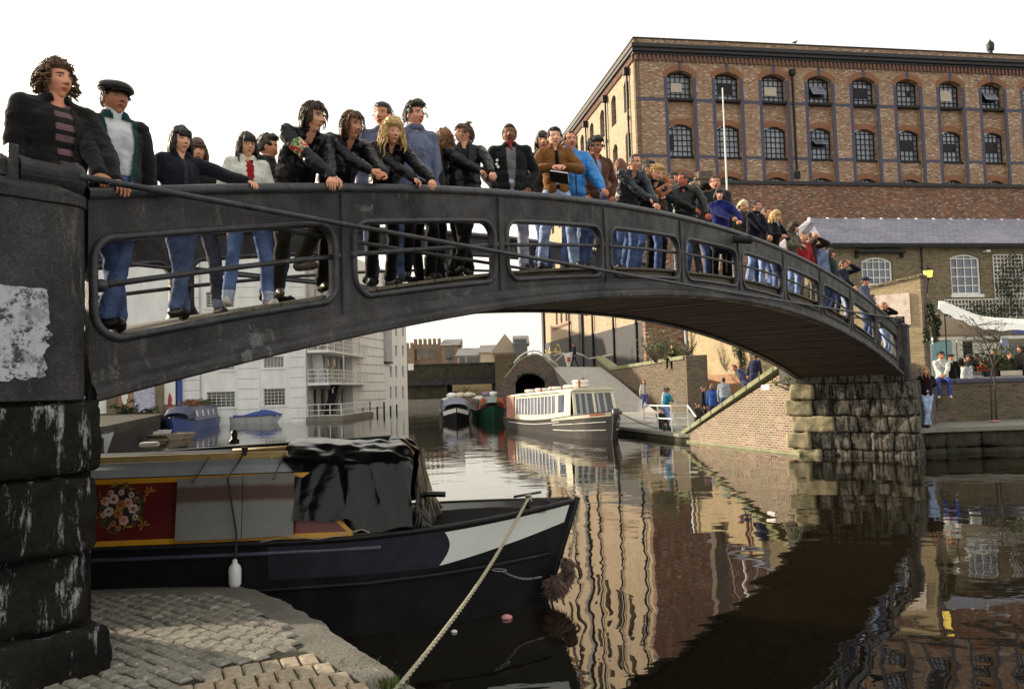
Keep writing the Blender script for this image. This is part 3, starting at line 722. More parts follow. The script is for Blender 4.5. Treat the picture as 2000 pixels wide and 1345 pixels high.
# ------------------------------------------------------------------ buildings
def onplane(px, py, O, ang):
    d = ray(px, py); n = Vector((-math.sin(ang), math.cos(ang), 0)); p = d*(Vector(O).dot(n)/d.dot(n)); q = p-Vector(O)
    return q.x*math.cos(ang)+q.y*math.sin(ang), p.z
def arch_pts(x, z0, z1, w_, rise, y=0, n=8):
    """opening outline: flat sill, segmental head; z1 = crown"""
    P = [(x-w_/2, y, z0), (x+w_/2, y, z0)]
    for i in range(n+1):
        t = 1-2*i/n; P.append((x+t*w_/2, y, z1-rise*t*t))
    return P
def window(parent, x, z0, z1, w_, rise, y, cols, rows, fmat, gmat, bar=.035, fr=.06, gap=None, board=None, vent=False, name='window'):
    """glazing bars in front of a pane; the pane is a child"""
    mb = MB(); hx = w_/2
    top = lambda xx: z1-rise*((xx-x)/hx)**2
    for xx in (x-hx+fr/2, x+hx-fr/2): mb.b2((xx-fr/2, y-.03, z0), (xx+fr/2, y+.03, top(xx)-.0))
    mb.b2((x-hx, y-.028, z0), (x+hx, y+.028, z0+fr))
    n = 6
    for i in range(n):
        a = x-hx+w_*i/n; b = x-hx+w_*(i+1)/n; mb.bar((a, y, top(a)-fr*.4), (b, y, top(b)-fr*.4), .055, fr)
    for c in range(1, cols):
        xx = x-hx+w_*c/cols; mb.b2((xx-bar/2, y-.02, z0+fr*.5), (xx+bar/2, y+.015, top(xx)-fr*.4))
    H = (z1-rise)-z0
    for r in range(1, rows+1):
        zz = z0+H*r/rows
        if r == rows and rise < .1: continue
        mb.b2((x-hx+.01, y-.018, zz-bar/2), (x+hx-.01, y+.013, zz+bar/2))
    o = mb.build(name, fmat, parent)
    mb = MB(); mb.ext(arch_pts(x, z0+.01, z1-.01, w_-.02, rise, y+.03), (0, .01, 0))
    cw = w_/cols; rh = H/rows
    if gap:
        c0, c1, r0, r1 = gap; mb.b2((x-hx+cw*c0+.02, y-.022, z0+rh*r0+.02), (x-hx+cw*c1-.02, y+.029, z0+rh*r1-.02), 1)
    if board:
        c0, c1, r0, r1 = board; mb.b2((x-hx+cw*c0+.02, y-.026, z0+rh*r0+.02), (x-hx+cw*c1-.02, y+.028, z0+rh*r1-.02), 2)
    mb.build('pane', [gmat, M['black'], M['boardcol']], o)
    if vent:
        c0, c1, r0, r1 = vent; xa = x-hx+cw*c0; xb = x-hx+cw*c1; za = z0+rh*r0; zb = z0+rh*r1
        v = MB()
        v.ext([(xa, y-.03, zb), (xb, y-.03, zb), (xb, y-.42, za+.12), (xa, y-.42, za+.12)], (0, -.02, -.02), 0)
        v.build('vent_sash', [gmat], o)
    return o
M['boardcol'] = simple('pale_board', (.62, .55, .44), (.52, .46, .38), 4, .8, 0, .1)

# ---- the big warehouse
WA = math.atan(.17); WO = Vector((8.7156, 52, 0))
wh = thing('warehouse', 'huge brown brick warehouse with rows of arched metal windows and a black cornice', 'warehouse', WO, WA)
NB = 12; bx = [3.14+3.39*i for i in range(NB)]; BWD = 1.80
FR = bx[-1]+2.3
mb = MB()
outer = [(0, 0, 13.25), (FR, 0, 13.25), (FR, 0, 23.0), (0, 0, 23.0)]
holes = [arch_pts(x, 13.30, 20.9, BWD, .30, 0) for x in bx]
mb.ext(outer, (0, .34, 0), 0, holes)
mb.b2((-.0, .34, 22.0), (FR, 9, 22.98)); mb.b2((FR-.4, .34, -2), (FR, 30, 22.9)); mb.b2((.5, 29.6, -2), (FR, 30, 22.9))
mb.b2((-.35, -.55, -2.5), (FR, .0, 13.1)) if False else None
mb.build('wall', [M['br_ware']], wh)
mb = MB()
sp_holes = []
for x in bx:
    sp_holes += [arch_pts(x, 18.95, 21.2, BWD-.03, .0, .30), arch_pts(x, 15.05, 17.32, BWD-.06, .30, .30), arch_pts(x, 13.0, 13.80, BWD-.06, .28, .30)]
mb.ext([(.2, .3, 12.9), (FR-.2, .3, 12.9), (FR-.2, .3, 21.3), (.2, .3, 21.3)], (0, .25, 0), 0, sp_holes)
mb.build('bay_panels', [M['br_ware']], wh)
mb = MB()
mb.b2((-.15, -.55, -2.5), (FR, -.004, 13.05)); mb.build('lower_wall', [M['br_low']], wh)
mb = MB(); mb.b2((-.22, -.68, 13.05), (FR, .06, 13.28)); mb.build('ledge', [M['cornice']], wh)
mb = MB(); rb = MB()
for x in bx:
    for s_ in (-1, 1):
        e = x+s_*BWD/2; mb.b2((min(e, e+s_*.24), -.006, 13.3), (max(e, e+s_*.24), .05, 20.45))
    mb.b2((x-.12, -.012, 20.92), (x+.12, .05, 21.42))
    for (zc, yy, ww) in ((20.9, -.008, BWD+.5), (17.32, .292, BWD-.1), (13.80, .292, BWD-.1)):
        n = 10; P = []
        for i in range(n+1):
            t = -1+2*i/n; P.append((x+t*ww/2, yy, zc-.32*t*t*(ww/BWD)**2))
        for i in range(n, -1, -1):
            t = -1+2*i/n; P.append((x+t*(ww/2+(.06 if zc > 20 else 0)), yy, zc+.40-.32*t*t*(ww/BWD)**2))
        r1_ = MB(); r1_.ext(P, (0, .05, 0)); r1_.build('brick_arch', M['orange_arch'], wh)
xs = [0]+[v for x in bx for v in (x-BWD/2-.24, x+BWD/2+.24)]+[FR]
for i in range(0, len(xs), 2):
    for (za, zb) in ((18.74, 18.98), (14.92, 15.14)): mb.b2((xs[i]+.004, -.0045, za), (xs[i+1]-.004, .04, zb))
mb.build('blue_brick_bands', M['blue_brick'], wh)
mb = MB()
mb.b2((-.30, -.42, 22.25), (FR, .5, 22.52)); mb.b2((-.22, -.30, 22.02), (FR, .5, 22.25)); mb.b2((-.12, -.16, 21.86), (FR, .3, 22.02))
mb.b2((-.08, -.06, 22.97), (FR, .4, 23.06))
mb.b2((-.30, .5, 22.25), (.2, 32, 22.52)); mb.b2((-.22, .5, 22.02), (.2, 32, 22.25)); mb.b2((-.06, .4, 22.97), (.3, 32, 23.06))
mb.build('cornice', M['cornice'], wh, bevel=.02)
mb = MB(); n = int(FR/.30)
for i in range(n): mb.b2((.03+i*.30, -.13, 21.47), (.03+i*.30+.17, .02, 21.855))
mb.b2((0, -.05, 21.80), (FR, .02, 21.858))
for i in range(104): mb.b2((-.13, .1+i*.30, 21.47), (.02, .27+i*.30, 21.855))
mb.build('dentils', M['dentil'], wh)
rngw = random.Random(5)
var1 = [dict(board=(1, 3.3, 1.3, 3)), dict(gap=(1, 4, 1.2, 3.3)), dict(board=(1, 3.6, 1.2, 2.9)), dict(vent=(1, 4, 1.2, 3.2), gap=(1, 4, 1.2, 3.2)), dict(gap=(1, 4, 1.3, 3.3)), dict(gap=(3, 4, 2, 3)), dict(board=(1, 3.6, 1.3, 3.4)), dict(gap=(1, 4, 1.3, 3.3), vent=(1, 4, 1.3, 3.2))]+[{}]*8
var2 = [dict(gap=(0, 1.3, 1.2, 4)), {}, {}, dict(vent=(1, 4, 2.3, 3.6), gap=(1, 4, 2.2, 3.6)), {}, dict(gap=(1, 4, 2, 4)), dict(gap=(1, 4, 2, 3.6)), dict(gap=(1, 4, 2, 4))]+[{}]*8
for i, x in enumerate(bx):
    window(wh, x, 19.02, 20.86, BWD-.04, .28, .44, 5, 4, M['black'], M['glass'], .05, .07, **var1[i])
    window(wh, x, 15.12, 17.28, BWD-.10, .28, .46, 5, 5, M['black'], M['glass'], .05, .07, **var2[i])
    window(wh, x, 12.2, 13.76, BWD-.10, .26, .46, 6, 3, M['black'], M['glass'], .045, .07)
mb = MB()
for x in bx:
    mb = MB(); mb.b2((x-BWD/2-.03, -.03, 18.84), (x+BWD/2+.03, .45, 19.0)); mb.build('window_sill', M['black'], wh)
    mb = MB(); mb.b2((x-BWD/2+.01, .22, 14.98), (x+BWD/2-.01, .45, 15.10)); mb.build('window_sill', M['black'], wh)
# side wall facing the canal: openings, pilasters, rain pipes, dark plinth
mb = MB()
sy = [1.95+3.0*i for i in range(10)]
def sh(y, z0, z1, w_, r): return [(0, p[0], p[2]) for p in arch_pts(y, z0, z1, w_, r)]
holes = []
for y in sy: holes += [sh(y, 18.7, 20.9, 1.15, .35), sh(y, 14.9, 17.3, 1.15, .35), sh(y, 10.8, 13.2, 1.15, .35)]
for y in (21.6, 23.6, 25.6): holes.append(sh(y, 5.9, 9.6, .8, .3))
mb.ext([(0, .0, -2.5), (0, 32, -2.5), (0, 32, 23.0), (0, .0, 23.0)], (.35, 0, 0), 0, holes)
mb.build('side_wall', [M['br_wareside']], wh)
mb = MB()
for (y0, y1, zt) in ((.02, 15.8, 4.05), (15.8, 31.9, 4.4)): mb.b2((-.09, y0, -1), (.0, y1-.02, zt))
for y in (15.9, 31.5): mb.b2((-.22, y-.4, -1), (-.092, y+.4, 21.4))
mb.build('dark_plinth', M['cornice'], wh)
mb = MB(); mb.b2((-.05, 20, 5.5), (.02, 27.5, 5.75)); mb.b2((-.10, 3.0, 5.8), (.0, 15, 5.95)); mb.build('stone_string', M['dentil'], wh)
for y in sy:
    for (z0, z1) in ((18.7, 20.9), (14.9, 17.3), (10.8, 13.2)):
        mb = MB(); mb.ext(sh(y, z0, z1, 1.15, .35), (.02, 0, 0)); mb.v = [(p[0]+.26, p[1], p[2]) for p in mb.v]
        for k in (-1, 0, 1): mb.b2((.20, y+k*.28-.02, z0), (.245, y+k*.28+.02, z1-.1), 1)
        for k in range(1, 5): mb.b2((.20, y-.57, z0+(z1-z0)*k/5-.02), (.243, y+.57, z0+(z1-z0)*k/5+.02), 1)
        mb.build('side_window', [M['glass_dark'], M['black']], wh)
for y in (21.6, 23.6, 25.6): mb = MB(); mb.b2((.2, y-.4, 5.9), (.24, y+.4, 9.6)); mb.build('slit_window', M['glass_dark'], wh)
for y in (1.28, 6.5, 12.2, 16.3, 20.0):
    mb = MB(); mb.tube([(-.16, y, 21.3), (-.16, y, .4)], .085, 8); mb.box((-.2, y, 21.2), (.36, .4, .45))
    for z in (18, 14.5, 11, 7.5, 4): mb.tube([(-.16, y, z-.12), (-.16, y, z+.12)], .12, 8)
    mb.build('rain_pipe', M['black'], wh)
mb = MB(); xx = 11.25; mb.tube([(xx, -.1, 21.0), (xx+.02, -.1, 14.2)], .075, 8); mb.box((xx, -.14, 21.0), (.34, .3, .4)); mb.box((xx+.05, -.05, 13.9), (.4, .1, .5)); mb.build('rain_pipe', M['black'], wh)
xf, zf = onplane(1940, 95, WO, WA)
mb = MB(); mb.lathe([(.16, 0), (.14, .15), (.10, .2), (.24, .35), (.27, .75), (.22, .80), (.25, .84), (.1, 1.0), (.03, 1.15)], (27.2, .3, 23.06), 12); mb.build('roof_vent', M['cornice'], wh, smooth=True)
# graffiti strokes on the plinth
m = simple('yellow_spray_paint', (.55, .46, .05), (.45, .38, .05), 3, .7, 0, 0)
for st in ([(1062, 690), (1063, 684), (1066, 685), (1066, 691)], [(1070, 690), (1074, 677), (1074, 688)], [(1073, 689), (1079, 687)], [(1081, 688), (1085, 680), (1088, 686), (1083, 687)], [(1086, 690), (1087, 672), (1092, 675), (1094, 683), (1096, 688), (1088, 687)]):
    pts = []
    SAa = WA+math.pi/2
    for (a, b) in st:
        u, z = onplane(a, b, WO+Vector((-math.cos(WA), -math.sin(WA), 0))*.11, SAa); pts.append((-.11, u, z))
    mb = MB(); mb.tube(pts, .085, 4); mb.v = [(-.095+(p[0]+.11)*.12, p[1], p[2]) for p in mb.v]; mb.build('graffiti_stroke', m, wh)

# pigeon on the parapet
def pigeon(loc, rz, s=1.0):
    mb = MB(); mb.ell((0, 0, .13), (.07, .15, .075), 0, 10, 6, Matrix.Rotation(R(-20), 3, 'X')); mb.cone((0, -.10, .17), (0, -.14, .25), .045, .03); mb.ell((0, -.155, .265), (.032, .04, .032), 0, 8, 6); mb.cone((0, -.185, .262), (0, -.215, .255), .01, .004, 6); mb.cone((0, .12, .12), (0, .27, .08), .045, .02); mb.tube([(.02, 0, .08), (.02, 0, 0)], .007, 5); mb.tube([(-.02, 0, .08), (-.02, 0, 0)], .007, 5)
    o = mb.build('pigeon', M['cornice'], smooth=True, loc=loc, rotz=rz); tag(o, 'pigeon perched on the parapet of the brick warehouse', 'bird'); return o
xp, zp = onplane(1553, 80, WO, WA); pigeon(WO+Vector((math.cos(WA)*xp, math.sin(WA)*xp, 23.06)), 1.8)

# ---- slate roofed stable building in front of it
SO = Vector((12.4162, 38.0, 0))
sb = thing('stable_building', 'long low brown brick building with blue slate roof and white arched windows', 'building', SO, WA)
SL0, SL1 = 3.0, 34.0; EZ = 6.42; RZ = 8.45; RD = 3.6
mb = MB(); wins = [(5.74, 3.45, 5.86, 1.68), (10.62, 3.88, 6.0, 1.70), (16.6, 3.9, 6.0, 1.7), (22.6, 3.9, 6.0, 1.7)]
mb.ext([(SL0, 0, -1.5), (SL1, 0, -1.5), (SL1, 0, EZ), (SL0, 0, EZ)], (0, .4, 0), 0, [arch_pts(x, a, b, w_, .22) for x, a, b, w_ in wins])
mb.b2((SL0, .4, -1.5), (SL0+.35, 2*RD, EZ)); mb.b2((SL1-.3, .4, -1.5), (SL1, 2*RD, EZ)); mb.b2((SL0, 2*RD-.3, -1.5), (SL1, 2*RD, EZ-.02))
mb.build('wall', M['br_brown'], sb)
mb = MB()
mb.add([(SL0-.2, -.25, EZ), (SL1, -.25, EZ), (SL1, RD, RZ), (4.35, RD, RZ)], [(0, 1, 2, 3)]); mb.add([(SL0-.2, -.25, EZ), (4.35, RD, RZ), (SL0-.2, 2*RD+.2, EZ)], [(0, 1, 2)]); mb.add([(SL0-.2, 2*RD+.2, EZ), (4.35, RD, RZ), (SL1, RD, RZ), (SL1, 2*RD+.2, EZ)], [(0, 1, 2, 3)])
o = mb.build('roof', M['slate'], sb, fix=True)
so_ = o.modifiers.new('s', 'SOLIDIFY'); so_.thickness = .08
mb = MB(); n = 28
for i in range(n):
    a = 4.4+(SL1-4.4)*i/n; b = 4.4+(SL1-4.4)*(i+1)/n-.14; mb.tube([(a, RD, RZ+.02), (b, RD, RZ+.02)], .09, 8)
mb.build('ridge_tiles', M['slate'], o)
mb = MB(); n = 28
for i in range(n+1): mb.tube([(4.37+(SL1-4.4)*i/n-.06, RD-.01, RZ+.02), (4.37+(SL1-4.4)*i/n+.04, RD-.01, RZ+.02)], .115, 8)
mb.build('ridge_joints', M['white'], o)
mb = MB(); mb.b2((SL0-.25, -.38, EZ-.14), (SL1, -.22, EZ+.02)); mb.tube([(8.12, -.1, EZ-.1), (8.12, -.1, 2.0)], .04, 6); mb.build('gutter', M['black'], sb)
mb = MB(); mb.b2((4.55, -.30, 6.02), (7.15, .0, 6.14)); mb.b2((4.55, -.12, 5.8), (4.7, 0, 6.02)); mb.b2((7.0, -.12, 5.8), (7.15, 0, 6.02)); mb.build('door_hood', M['black'], sb)
window(sb, 5.74, 4.45, 5.84, 1.64, .22, .12, 5, 3, M['white'], M['glass_blue'], .045, .09)
window(sb, 5.74, 3.46, 4.42, 1.64, .0, .12, 5, 2, M['white'], M['glass_dark'], .07, .12)
window(sb, 10.62, 3.95, 5.98, 1.66, .22, .12, 4, 4, M['white'], M['glass_blue'], .045, .09)
mb = MB(); mb.b2((9.7, -.05, 3.80), (11.54, .12, 3.95)); mb.build('window_sill', M['white'], sb)
mb = MB(); mb.box((11.75, -.14, 6.1), (.22, .28, .1)); mb.build('wall_lamp', M['white'], sb)
for x in (16.6, 22.6): window(sb, x, 3.95, 5.98, 1.66, .22, .12, 4, 4, M['white'], M['glass_blue'], .045, .09)
mb = MB(); mb.b2((3.2, RD-.5, 8.0), (4.1, RD+.2, 9.2)) if False else None
# chimney stack seen over the crowd
cx, cz = onplane(1378, 340, SO+Vector((0, 6, 0)), WA)
ch = thing('chimney_stack', 'dark brick chimney stack with sloping stays in front of the warehouse', 'chimney', SO+Vector((0, 6, 0)), WA)
mb = MB(); mb.b2((cx-.35, 0, 3.5), (cx+.35, .6, cz-.28)); mb.b2((cx-.45, -.08, cz-.28), (cx+.45, .68, cz+.02)); mb.b2((cx-.38, -.03, cz+.02), (cx+.38, .63, cz+.16)); mb.build('stack', M['br_dark'], ch)
mb = MB(); mb.bar((cx-1.4, .3, cz-.55), (cx-.4, .3, cz+.0), .05, .05); mb.bar((cx-1.4, .1, cz-.72), (cx-.4, .1, cz-.2), .05, .05); mb.build('stay', M['black'], ch)

# lit lantern on the end of the parapet wall
lp = atY(1813, 536, 24.6)
lt = thing('lantern', 'glowing yellow lantern at the top corner of the yellow brick parapet wall', 'lamp', lp)
mb = MB(); mb.box((0, 0, .14), (.24, .24, .04)); mb.lathe([(.12, .16), (.02, .26)], (0, 0, 0), 8); mb.box((0, 0, -.12), (.16, .16, .04)); mb.bar((0, 0, -.14), (-.05, .05, -.6), .04, .04)
for a in (-1, 1):
    for b in (-1, 1): mb.bar((a*.08, b*.08, -.11), (a*.115, b*.115, .13), .015, .015)
mb.build('lantern_frame', M['black'], lt)
m = NT('lit_lamp_glass'); m.col((1, .75, .2)); m.bsdf.inputs['Emission Color'].default_value = (1, .62, .10, 1); m.bsdf.inputs['Emission Strength'].default_value = .9
mb = MB(); mb.box((0, 0, .01), (.15, .15, .22), 0, None, 1.4); mb.build('lantern_glass', m.mat, lt)
mb = MB(); mb.tube([lp+Vector((.05, 0, -.05)), lp+Vector((4, 8, -.6)), lp+Vector((9, 14, -.9))], .012, 5); o = mb.build('light_cable', simple('yellow_cable', (.5, .38, .1), None, 4)); tag(o, 'thin yellow cable stretched from the lantern across the stable building', 'cable')

# ---- outbuilding with sunlit yellow wall under the arch
oo = Vector((12.1, 40.2, 0)); OA = WA+R(3.5)
ob = thing('yellow_outbuilding', 'sunlit yellow brick outbuilding wall seen under the right half of the footbridge', 'building', oo, OA)
mb = MB(); mb.b2((0, 0, -1.6), (.4, 7.2, 4.4)); mb.b2((.4, 0, -1.6), (3, .4, 4.4)); mb.b2((.4, 6.8, -1.6), (3, 7.2, 4.4)); mb.build('wall', M['br_cream'], ob)
mb = MB(); mb.b2((-.12, .3, -1.6), (-.002, 7.0, .35)); mb.build('lower_wall', M['br_orange'], ob)
mb = MB(); mb.ext([(-.2, 0, 4.4), (3.2, 0, 4.4), (1.5, 0, 5.4)], (0, 7.2, 0)); mb.build('roof', M['slate'], ob)
u, z0 = onplane(1433, 668, oo, OA+math.pi/2); 
mb = MB(); mb.tube([(-.15, .9, 4.2), (-.15, .9, .4)], .09, 8); mb.build('red_pipe', simple('rusty_red_pipe', (.22, .05, .03), (.15, .04, .03), 5, .7), ob)
mb = MB(); mb.tube([(-.25, 7.0, 4.3), (-.25, 6.9, -1.5)], .10, 8); mb.build('rain_pipe', M['rail_grey'], ob)
# flagpole behind it
fb = atY(1411, 172, 45.5); mb = MB(); b0 = Vector((fb.x, 45.5, 4.6)); mb.tube([b0+Vector((0,0,-6)), b0, (fb.x, 45.5, fb.z)], [.08, .075, .035], 8)
fp = thing('flagpole', 'tall thin white flagpole with wire stays rising in front of the warehouse windows', 'flagpole'); mb.build('pole', M['white'], fp, smooth=True)
for k, (dx, dz) in enumerate(((-1.0, 7.0), (.9, 7.0), (3.6, 7.6))):
    mb = MB(); mb.tube([(fb.x, 45.5, fb.z*.60), (fb.x+dx*.33, 45.5, fb.z*.60-1.8), (fb.x+dx, 45.5, 4.4)], .018, 5); mb.build('stay_wire', M['white'], fp)

# ---- retaining wall, terrace, bushes behind the far towpath
QL = -1.9
mb = MB(); tl_ = [(6.1, 29.5), (4.72, 35.2), (4.45, 37), (12.2, 37), (11.0, 30), (8.6, 27)]; mb.prism(tl_, -2.7, QL-.12); tu_ = [(4.2, 39), (3.4, 44), (3.4, 54.9), (7, 56), (9, 52), (13, 41), (12.5, 39)]; mb.prism(tu_, -2.7, QF-.12)
mb.prism([(4.45, 37), (4.2, 39), (12.5, 39), (12.2, 37)], -2.7, [QL-.12, QF-.12, QF-.12, QL-.12]); struct(mb.build('far_towpath', M['stone_moss']))
mb = MB(); mb.prism([(4.72-.05, 35.2), (4.4, 37), (12.2, 37), (11.0, 30), (8.6, 27), (6.05, 29.5)], QL-.12, QL); mb.prism([(4.4, 37), (4.15, 39), (12.5, 39), (12.2, 37)], [QL-.12, QF-.12, QF-.12, QL-.12], [QL, QF, QF, QL]); mb.prism([(4.15, 39), (3.35, 44), (3.35, 54.9), (7, 56), (9, 52), (13, 41), (12.5, 39)], QF-.12, QF); struct(mb.build('towpath_coping', M['quay_grey']))
def rampz(u, v):
    tl = Vector((2.75, 55.45, 1.32)); tr = Vector((5.85, 53.0, 1.15)); br = Vector((7.3, 41.0, QF+.01)); bl = Vector((4.4, 47.5, QF+.01))
    p = (tl*(1-u)+tr*u)*(1-v)+(bl*(1-u)+br*u)*v; p.z += .12*math.sin(v*math.pi)*(1-v); return p
mb = MB(); mb.grid(rampz, 8, 20); rm = mb.build('ramp', M['ramp'], fix=True); struct(rm); so_ = rm.modifiers.new('s', 'SOLIDIFY'); so_.thickness = -1.2
mb = MB(); mb.prism([(4.35, 39.1), (4.3, 46.6), (7.6, 46), (7.8, 39.1)], QF-.1, QF+.006); mb.prism([(4.55, 37.05), (4.3, 38.95), (7.8, 38.95), (7.4, 37.05)], [QL-.1, QF-.1, QF-.1, QL-.1], [QL+.006, QF+.006, QF+.006, QL+.006]); mb.prism([(4.9, 35.2), (4.6, 36.95), (7.4, 36.95), (6.9, 31.5)], QL-.1, QL+.006); struct(mb.build('pale_setts', M['ramp']))
mb = MB(); mb.prism([(8.9, 41), (6.6, 51), (6.2, 60), (9.0, 84), (30, 84), (30, 48), (10.3, 48), (9.3, 41)], -2.5, .55); struct(mb.build('upper_yard', M['quay_grey']))
rw = thing('retaining_wall', 'mossy dark brick retaining wall with stone coping beside the pale ramp', 'wall')
a = Vector((8.55, 39.6, 0)); b = Vector((6.25, 50.5, 0)); c = Vector((5.75, 54.5, 0)); th = Vector((.45, .1, 0))
mb = MB(); 
for p, q, zp_, zq in ((a, b, 1.12, .86), (b, c, .86, 1.75)):
    mb.ext([(p.x, p.y, -2.4), (q.x, q.y, -2.4), (q.x, q.y, zq), (p.x, p.y, zp_)], th)
mb.b2((8.56, 39.3, -2.4), (9.6, 40.6, 1.3)); mb.build('brickwork', M['br_green'], rw)
mb = MB()
for p, q, zp_, zq, n in ((a, b, 1.12, .86, 8), (b, c, .86, 1.75, 3)):
    for i in range(n):
        s0 = p+(q-p)*(i/n); s1 = p+(q-p)*((i+.985)/n); z0 = zp_+(zq-zp_)*i/n; z1 = zp_+(zq-zp_)*(i+1)/n
        mb.ext([s0+Vector((-.08, 0, z0)), s1+Vector((-.08, 0, z1)), s1+Vector((-.08, 0, z1+.2)), s0+Vector((-.08, 0, z0+.2))], (.62, .1, 0))
mb.build('coping', M['coping'], rw, bevel=.05)
def leaves(name, c, rad, n, size, mat, seed, twigs=0, parent=None, clump=9, zmin=-9):
    rng = random.Random(seed); mb = MB(); cl = [Vector((rng.gauss(0, .45)*rad[0], rng.gauss(0, .45)*rad[1], rng.gauss(0, .45)*rad[2])) for _ in range(clump)]
    for i in range(n):
        q = rng.choice(cl); p = Vector(c)+q+Vector((rng.gauss(0, .20)*rad[0], rng.gauss(0, .20)*rad[1], rng.gauss(0, .20)*rad[2]))
        if p.z < zmin: continue
        s = size*rng.uniform(.5, 1.4); a = Vector((rng.gauss(0, 1), rng.gauss(0, 1), rng.gauss(0, 1))).normalized(); b = a.orthogonal().normalized(); d = a.cross(b)
        mb.add([p-b*s, p+d*s*.5, p+b*s, p-d*s*.5], [(0, 1, 2, 3)])
    o = mb.build(name, mat, parent)
    if twigs:
        t = MB()
        for i in range(twigs):
            q = rng.choice(cl); base = Vector(c)+Vector((q.x*.2, q.y*.2, -rad[2])); tip = Vector(c)+q*1.25
            mid = (base+tip)/2+Vector((rng.gauss(0, .1), rng.gauss(0, .1), 0))*rad[0]; t.tube([base, mid, tip], [.02, .012, .005], 5)
        t.build('stems', M['twig'], parent)
    return o
def bush(name, lab, c, rad, n, size, mat, seed, twigs=12, cat='bush', clump=9):
    t = thing(name, lab, cat, (0, 0, 0)); leaves('foliage', c, rad, n, size, mat, seed, twigs, t, clump); return t
M['leaf_grey'] = leaf_mat('grey_green_leaves', (.12, .135, .075), (.19, .20, .12))
p = atY(1283, 675, 43); bush('buddleia_bush', 'loose grey green bush growing over the retaining wall coping', p, (1.1, .8, .9), 1500, .06, M['leaf_grey'], 4, 40, clump=26)
p = atY(1322, 690, 41.5); bush('fern_tuft', 'low bright green tuft on the end of the retaining wall', p, (.55, .4, .25), 500, .06, M['leaf'], 5, 6)
p = atY(1340, 672, 44); bush('bare_shrub', 'bare brown twiggy shrub beside the grey rain pipe', p, (.8, .5, .7), 160, .05, M['twig'], 6, 60)
p = atY(1446, 690, 40.5); bush('ivy_clump', 'small dark ivy clump hanging beside the red pipe', p, (.35, .25, .6), 700, .05, M['leaf_dark'], 7, 4, 'ivy')
p = BW(SPAN+.1, WID+.25, -.05); bush('wall_weed', 'green weeds sprouting at the top of the diagonal brick wall', p, (.5, .4, .3), 700, .035, M['leaf'], 8, 10, 'weed')
p = BW(SPAN+2.2, -.62, .75); bush('ivy_on_pier', 'dark ivy climbing the shaded end pier of the parapet wall', p+Vector((-.12, 0, .75)), (.22, .15, .6), 800, .05, M['leaf_dark'], 9, 10, 'ivy')

# ---- small arched towpath bridge over the side channel
ab = thing('towpath_bridge', 'small dark brick humped bridge with a white curved handrail over the side channel', 'bridge', (0, 0, 0))
Y = 55.0
def q(px, py): p = atY(px, py, Y); return (p.x, Y, p.z)
out = [q(971, 825), q(971, 765), q(986, 738), q(1003, 716), q(1012, 706), q(1025, 698), q(1040, 693), q(1050, 693), q(1062, 699), q(1075, 711), q(1100, 735), q(1130, 762), q(1150, 785), q(1150, 825)]
hole = [q(1007, 826), q(1007, 745), q(1012, 737), q(1024, 731), q(1038, 730), q(1052, 734), q(1064, 744), q(1064, 826)]
mb = MB(); mb.ext(out, (0, .45, 0), 0, [hole]); mb.build('face', M['br_dark'], ab)
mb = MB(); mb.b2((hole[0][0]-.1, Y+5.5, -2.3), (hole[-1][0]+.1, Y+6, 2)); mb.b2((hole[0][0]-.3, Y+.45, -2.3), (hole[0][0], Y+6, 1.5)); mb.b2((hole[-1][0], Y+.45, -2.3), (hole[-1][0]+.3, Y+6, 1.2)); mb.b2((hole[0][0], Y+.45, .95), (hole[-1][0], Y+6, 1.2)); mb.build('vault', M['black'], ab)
ring = [q(1004, 748), q(1010, 736), q(1022, 728), q(1038, 726), q(1054, 731), q(1067, 742)]
mb = MB(); mb.tube(ring, .13, 6); mb.build('arch_ring', M['stone_pier'], ab)
mb = MB(); cop = [q(986, 738), q(1003, 716), q(1012, 706), q(1025, 698), q(1040, 693), q(1050, 693), q(1062, 699), q(1075, 711), q(1100, 735), q(1130, 762), q(1150, 785)]
for i in range(len(cop)-1): mb.bar(Vector(cop[i])+Vector((0, .2, .03)), Vector(cop[i+1])+Vector((0, .2, .03)), .5, .14)
mb.build('coping', M['coping'], ab)
hr = [q(1003, 714), q(1014, 701), q(1026, 693), q(1040, 689), q(1052, 690), q(1064, 697), q(1076, 707), q(1090, 718)]
mb = MB(); mb.tube([Vector(p)+Vector((0, .2, .16)) for p in hr], .06, 8); mb.build('handrail', M['rail_white'], ab, smooth=True)
for h in (1, 3, 5, 7): mb = MB(); p = Vector(hr[h])+Vector((0, .2, .16)); mb.tube([p, p-Vector((0, 0, .55))], .035, 6); mb.build('rail_post', M['rail_white'], ab)
mb = MB(); mb.b2((-2.4, Y-.0, -2.4), (out[1][0], Y+.5, -.4)) if False else None
hr2 = [atY(x, y, 59) for x, y in ((1085, 706), (1100, 692), (1120, 688), (1137, 693), (1152, 702))]
o = MB().tube(hr2, .05, 8).build('handrail', M['rail_white'], smooth=True); tag(o, 'white curved handrail behind the walker at the top of the ramp', 'handrail')
o = MB().tube([atY(1080, 694, 62), atY(1102, 689, 62)], .04, 6).tube([atY(1152, 700, 57), atY(1196, 692, 53)], .04, 6).build('guard_rail', M['rail_white']); tag(o, 'straight white guard rail in front of the warehouse plinth', 'railing')

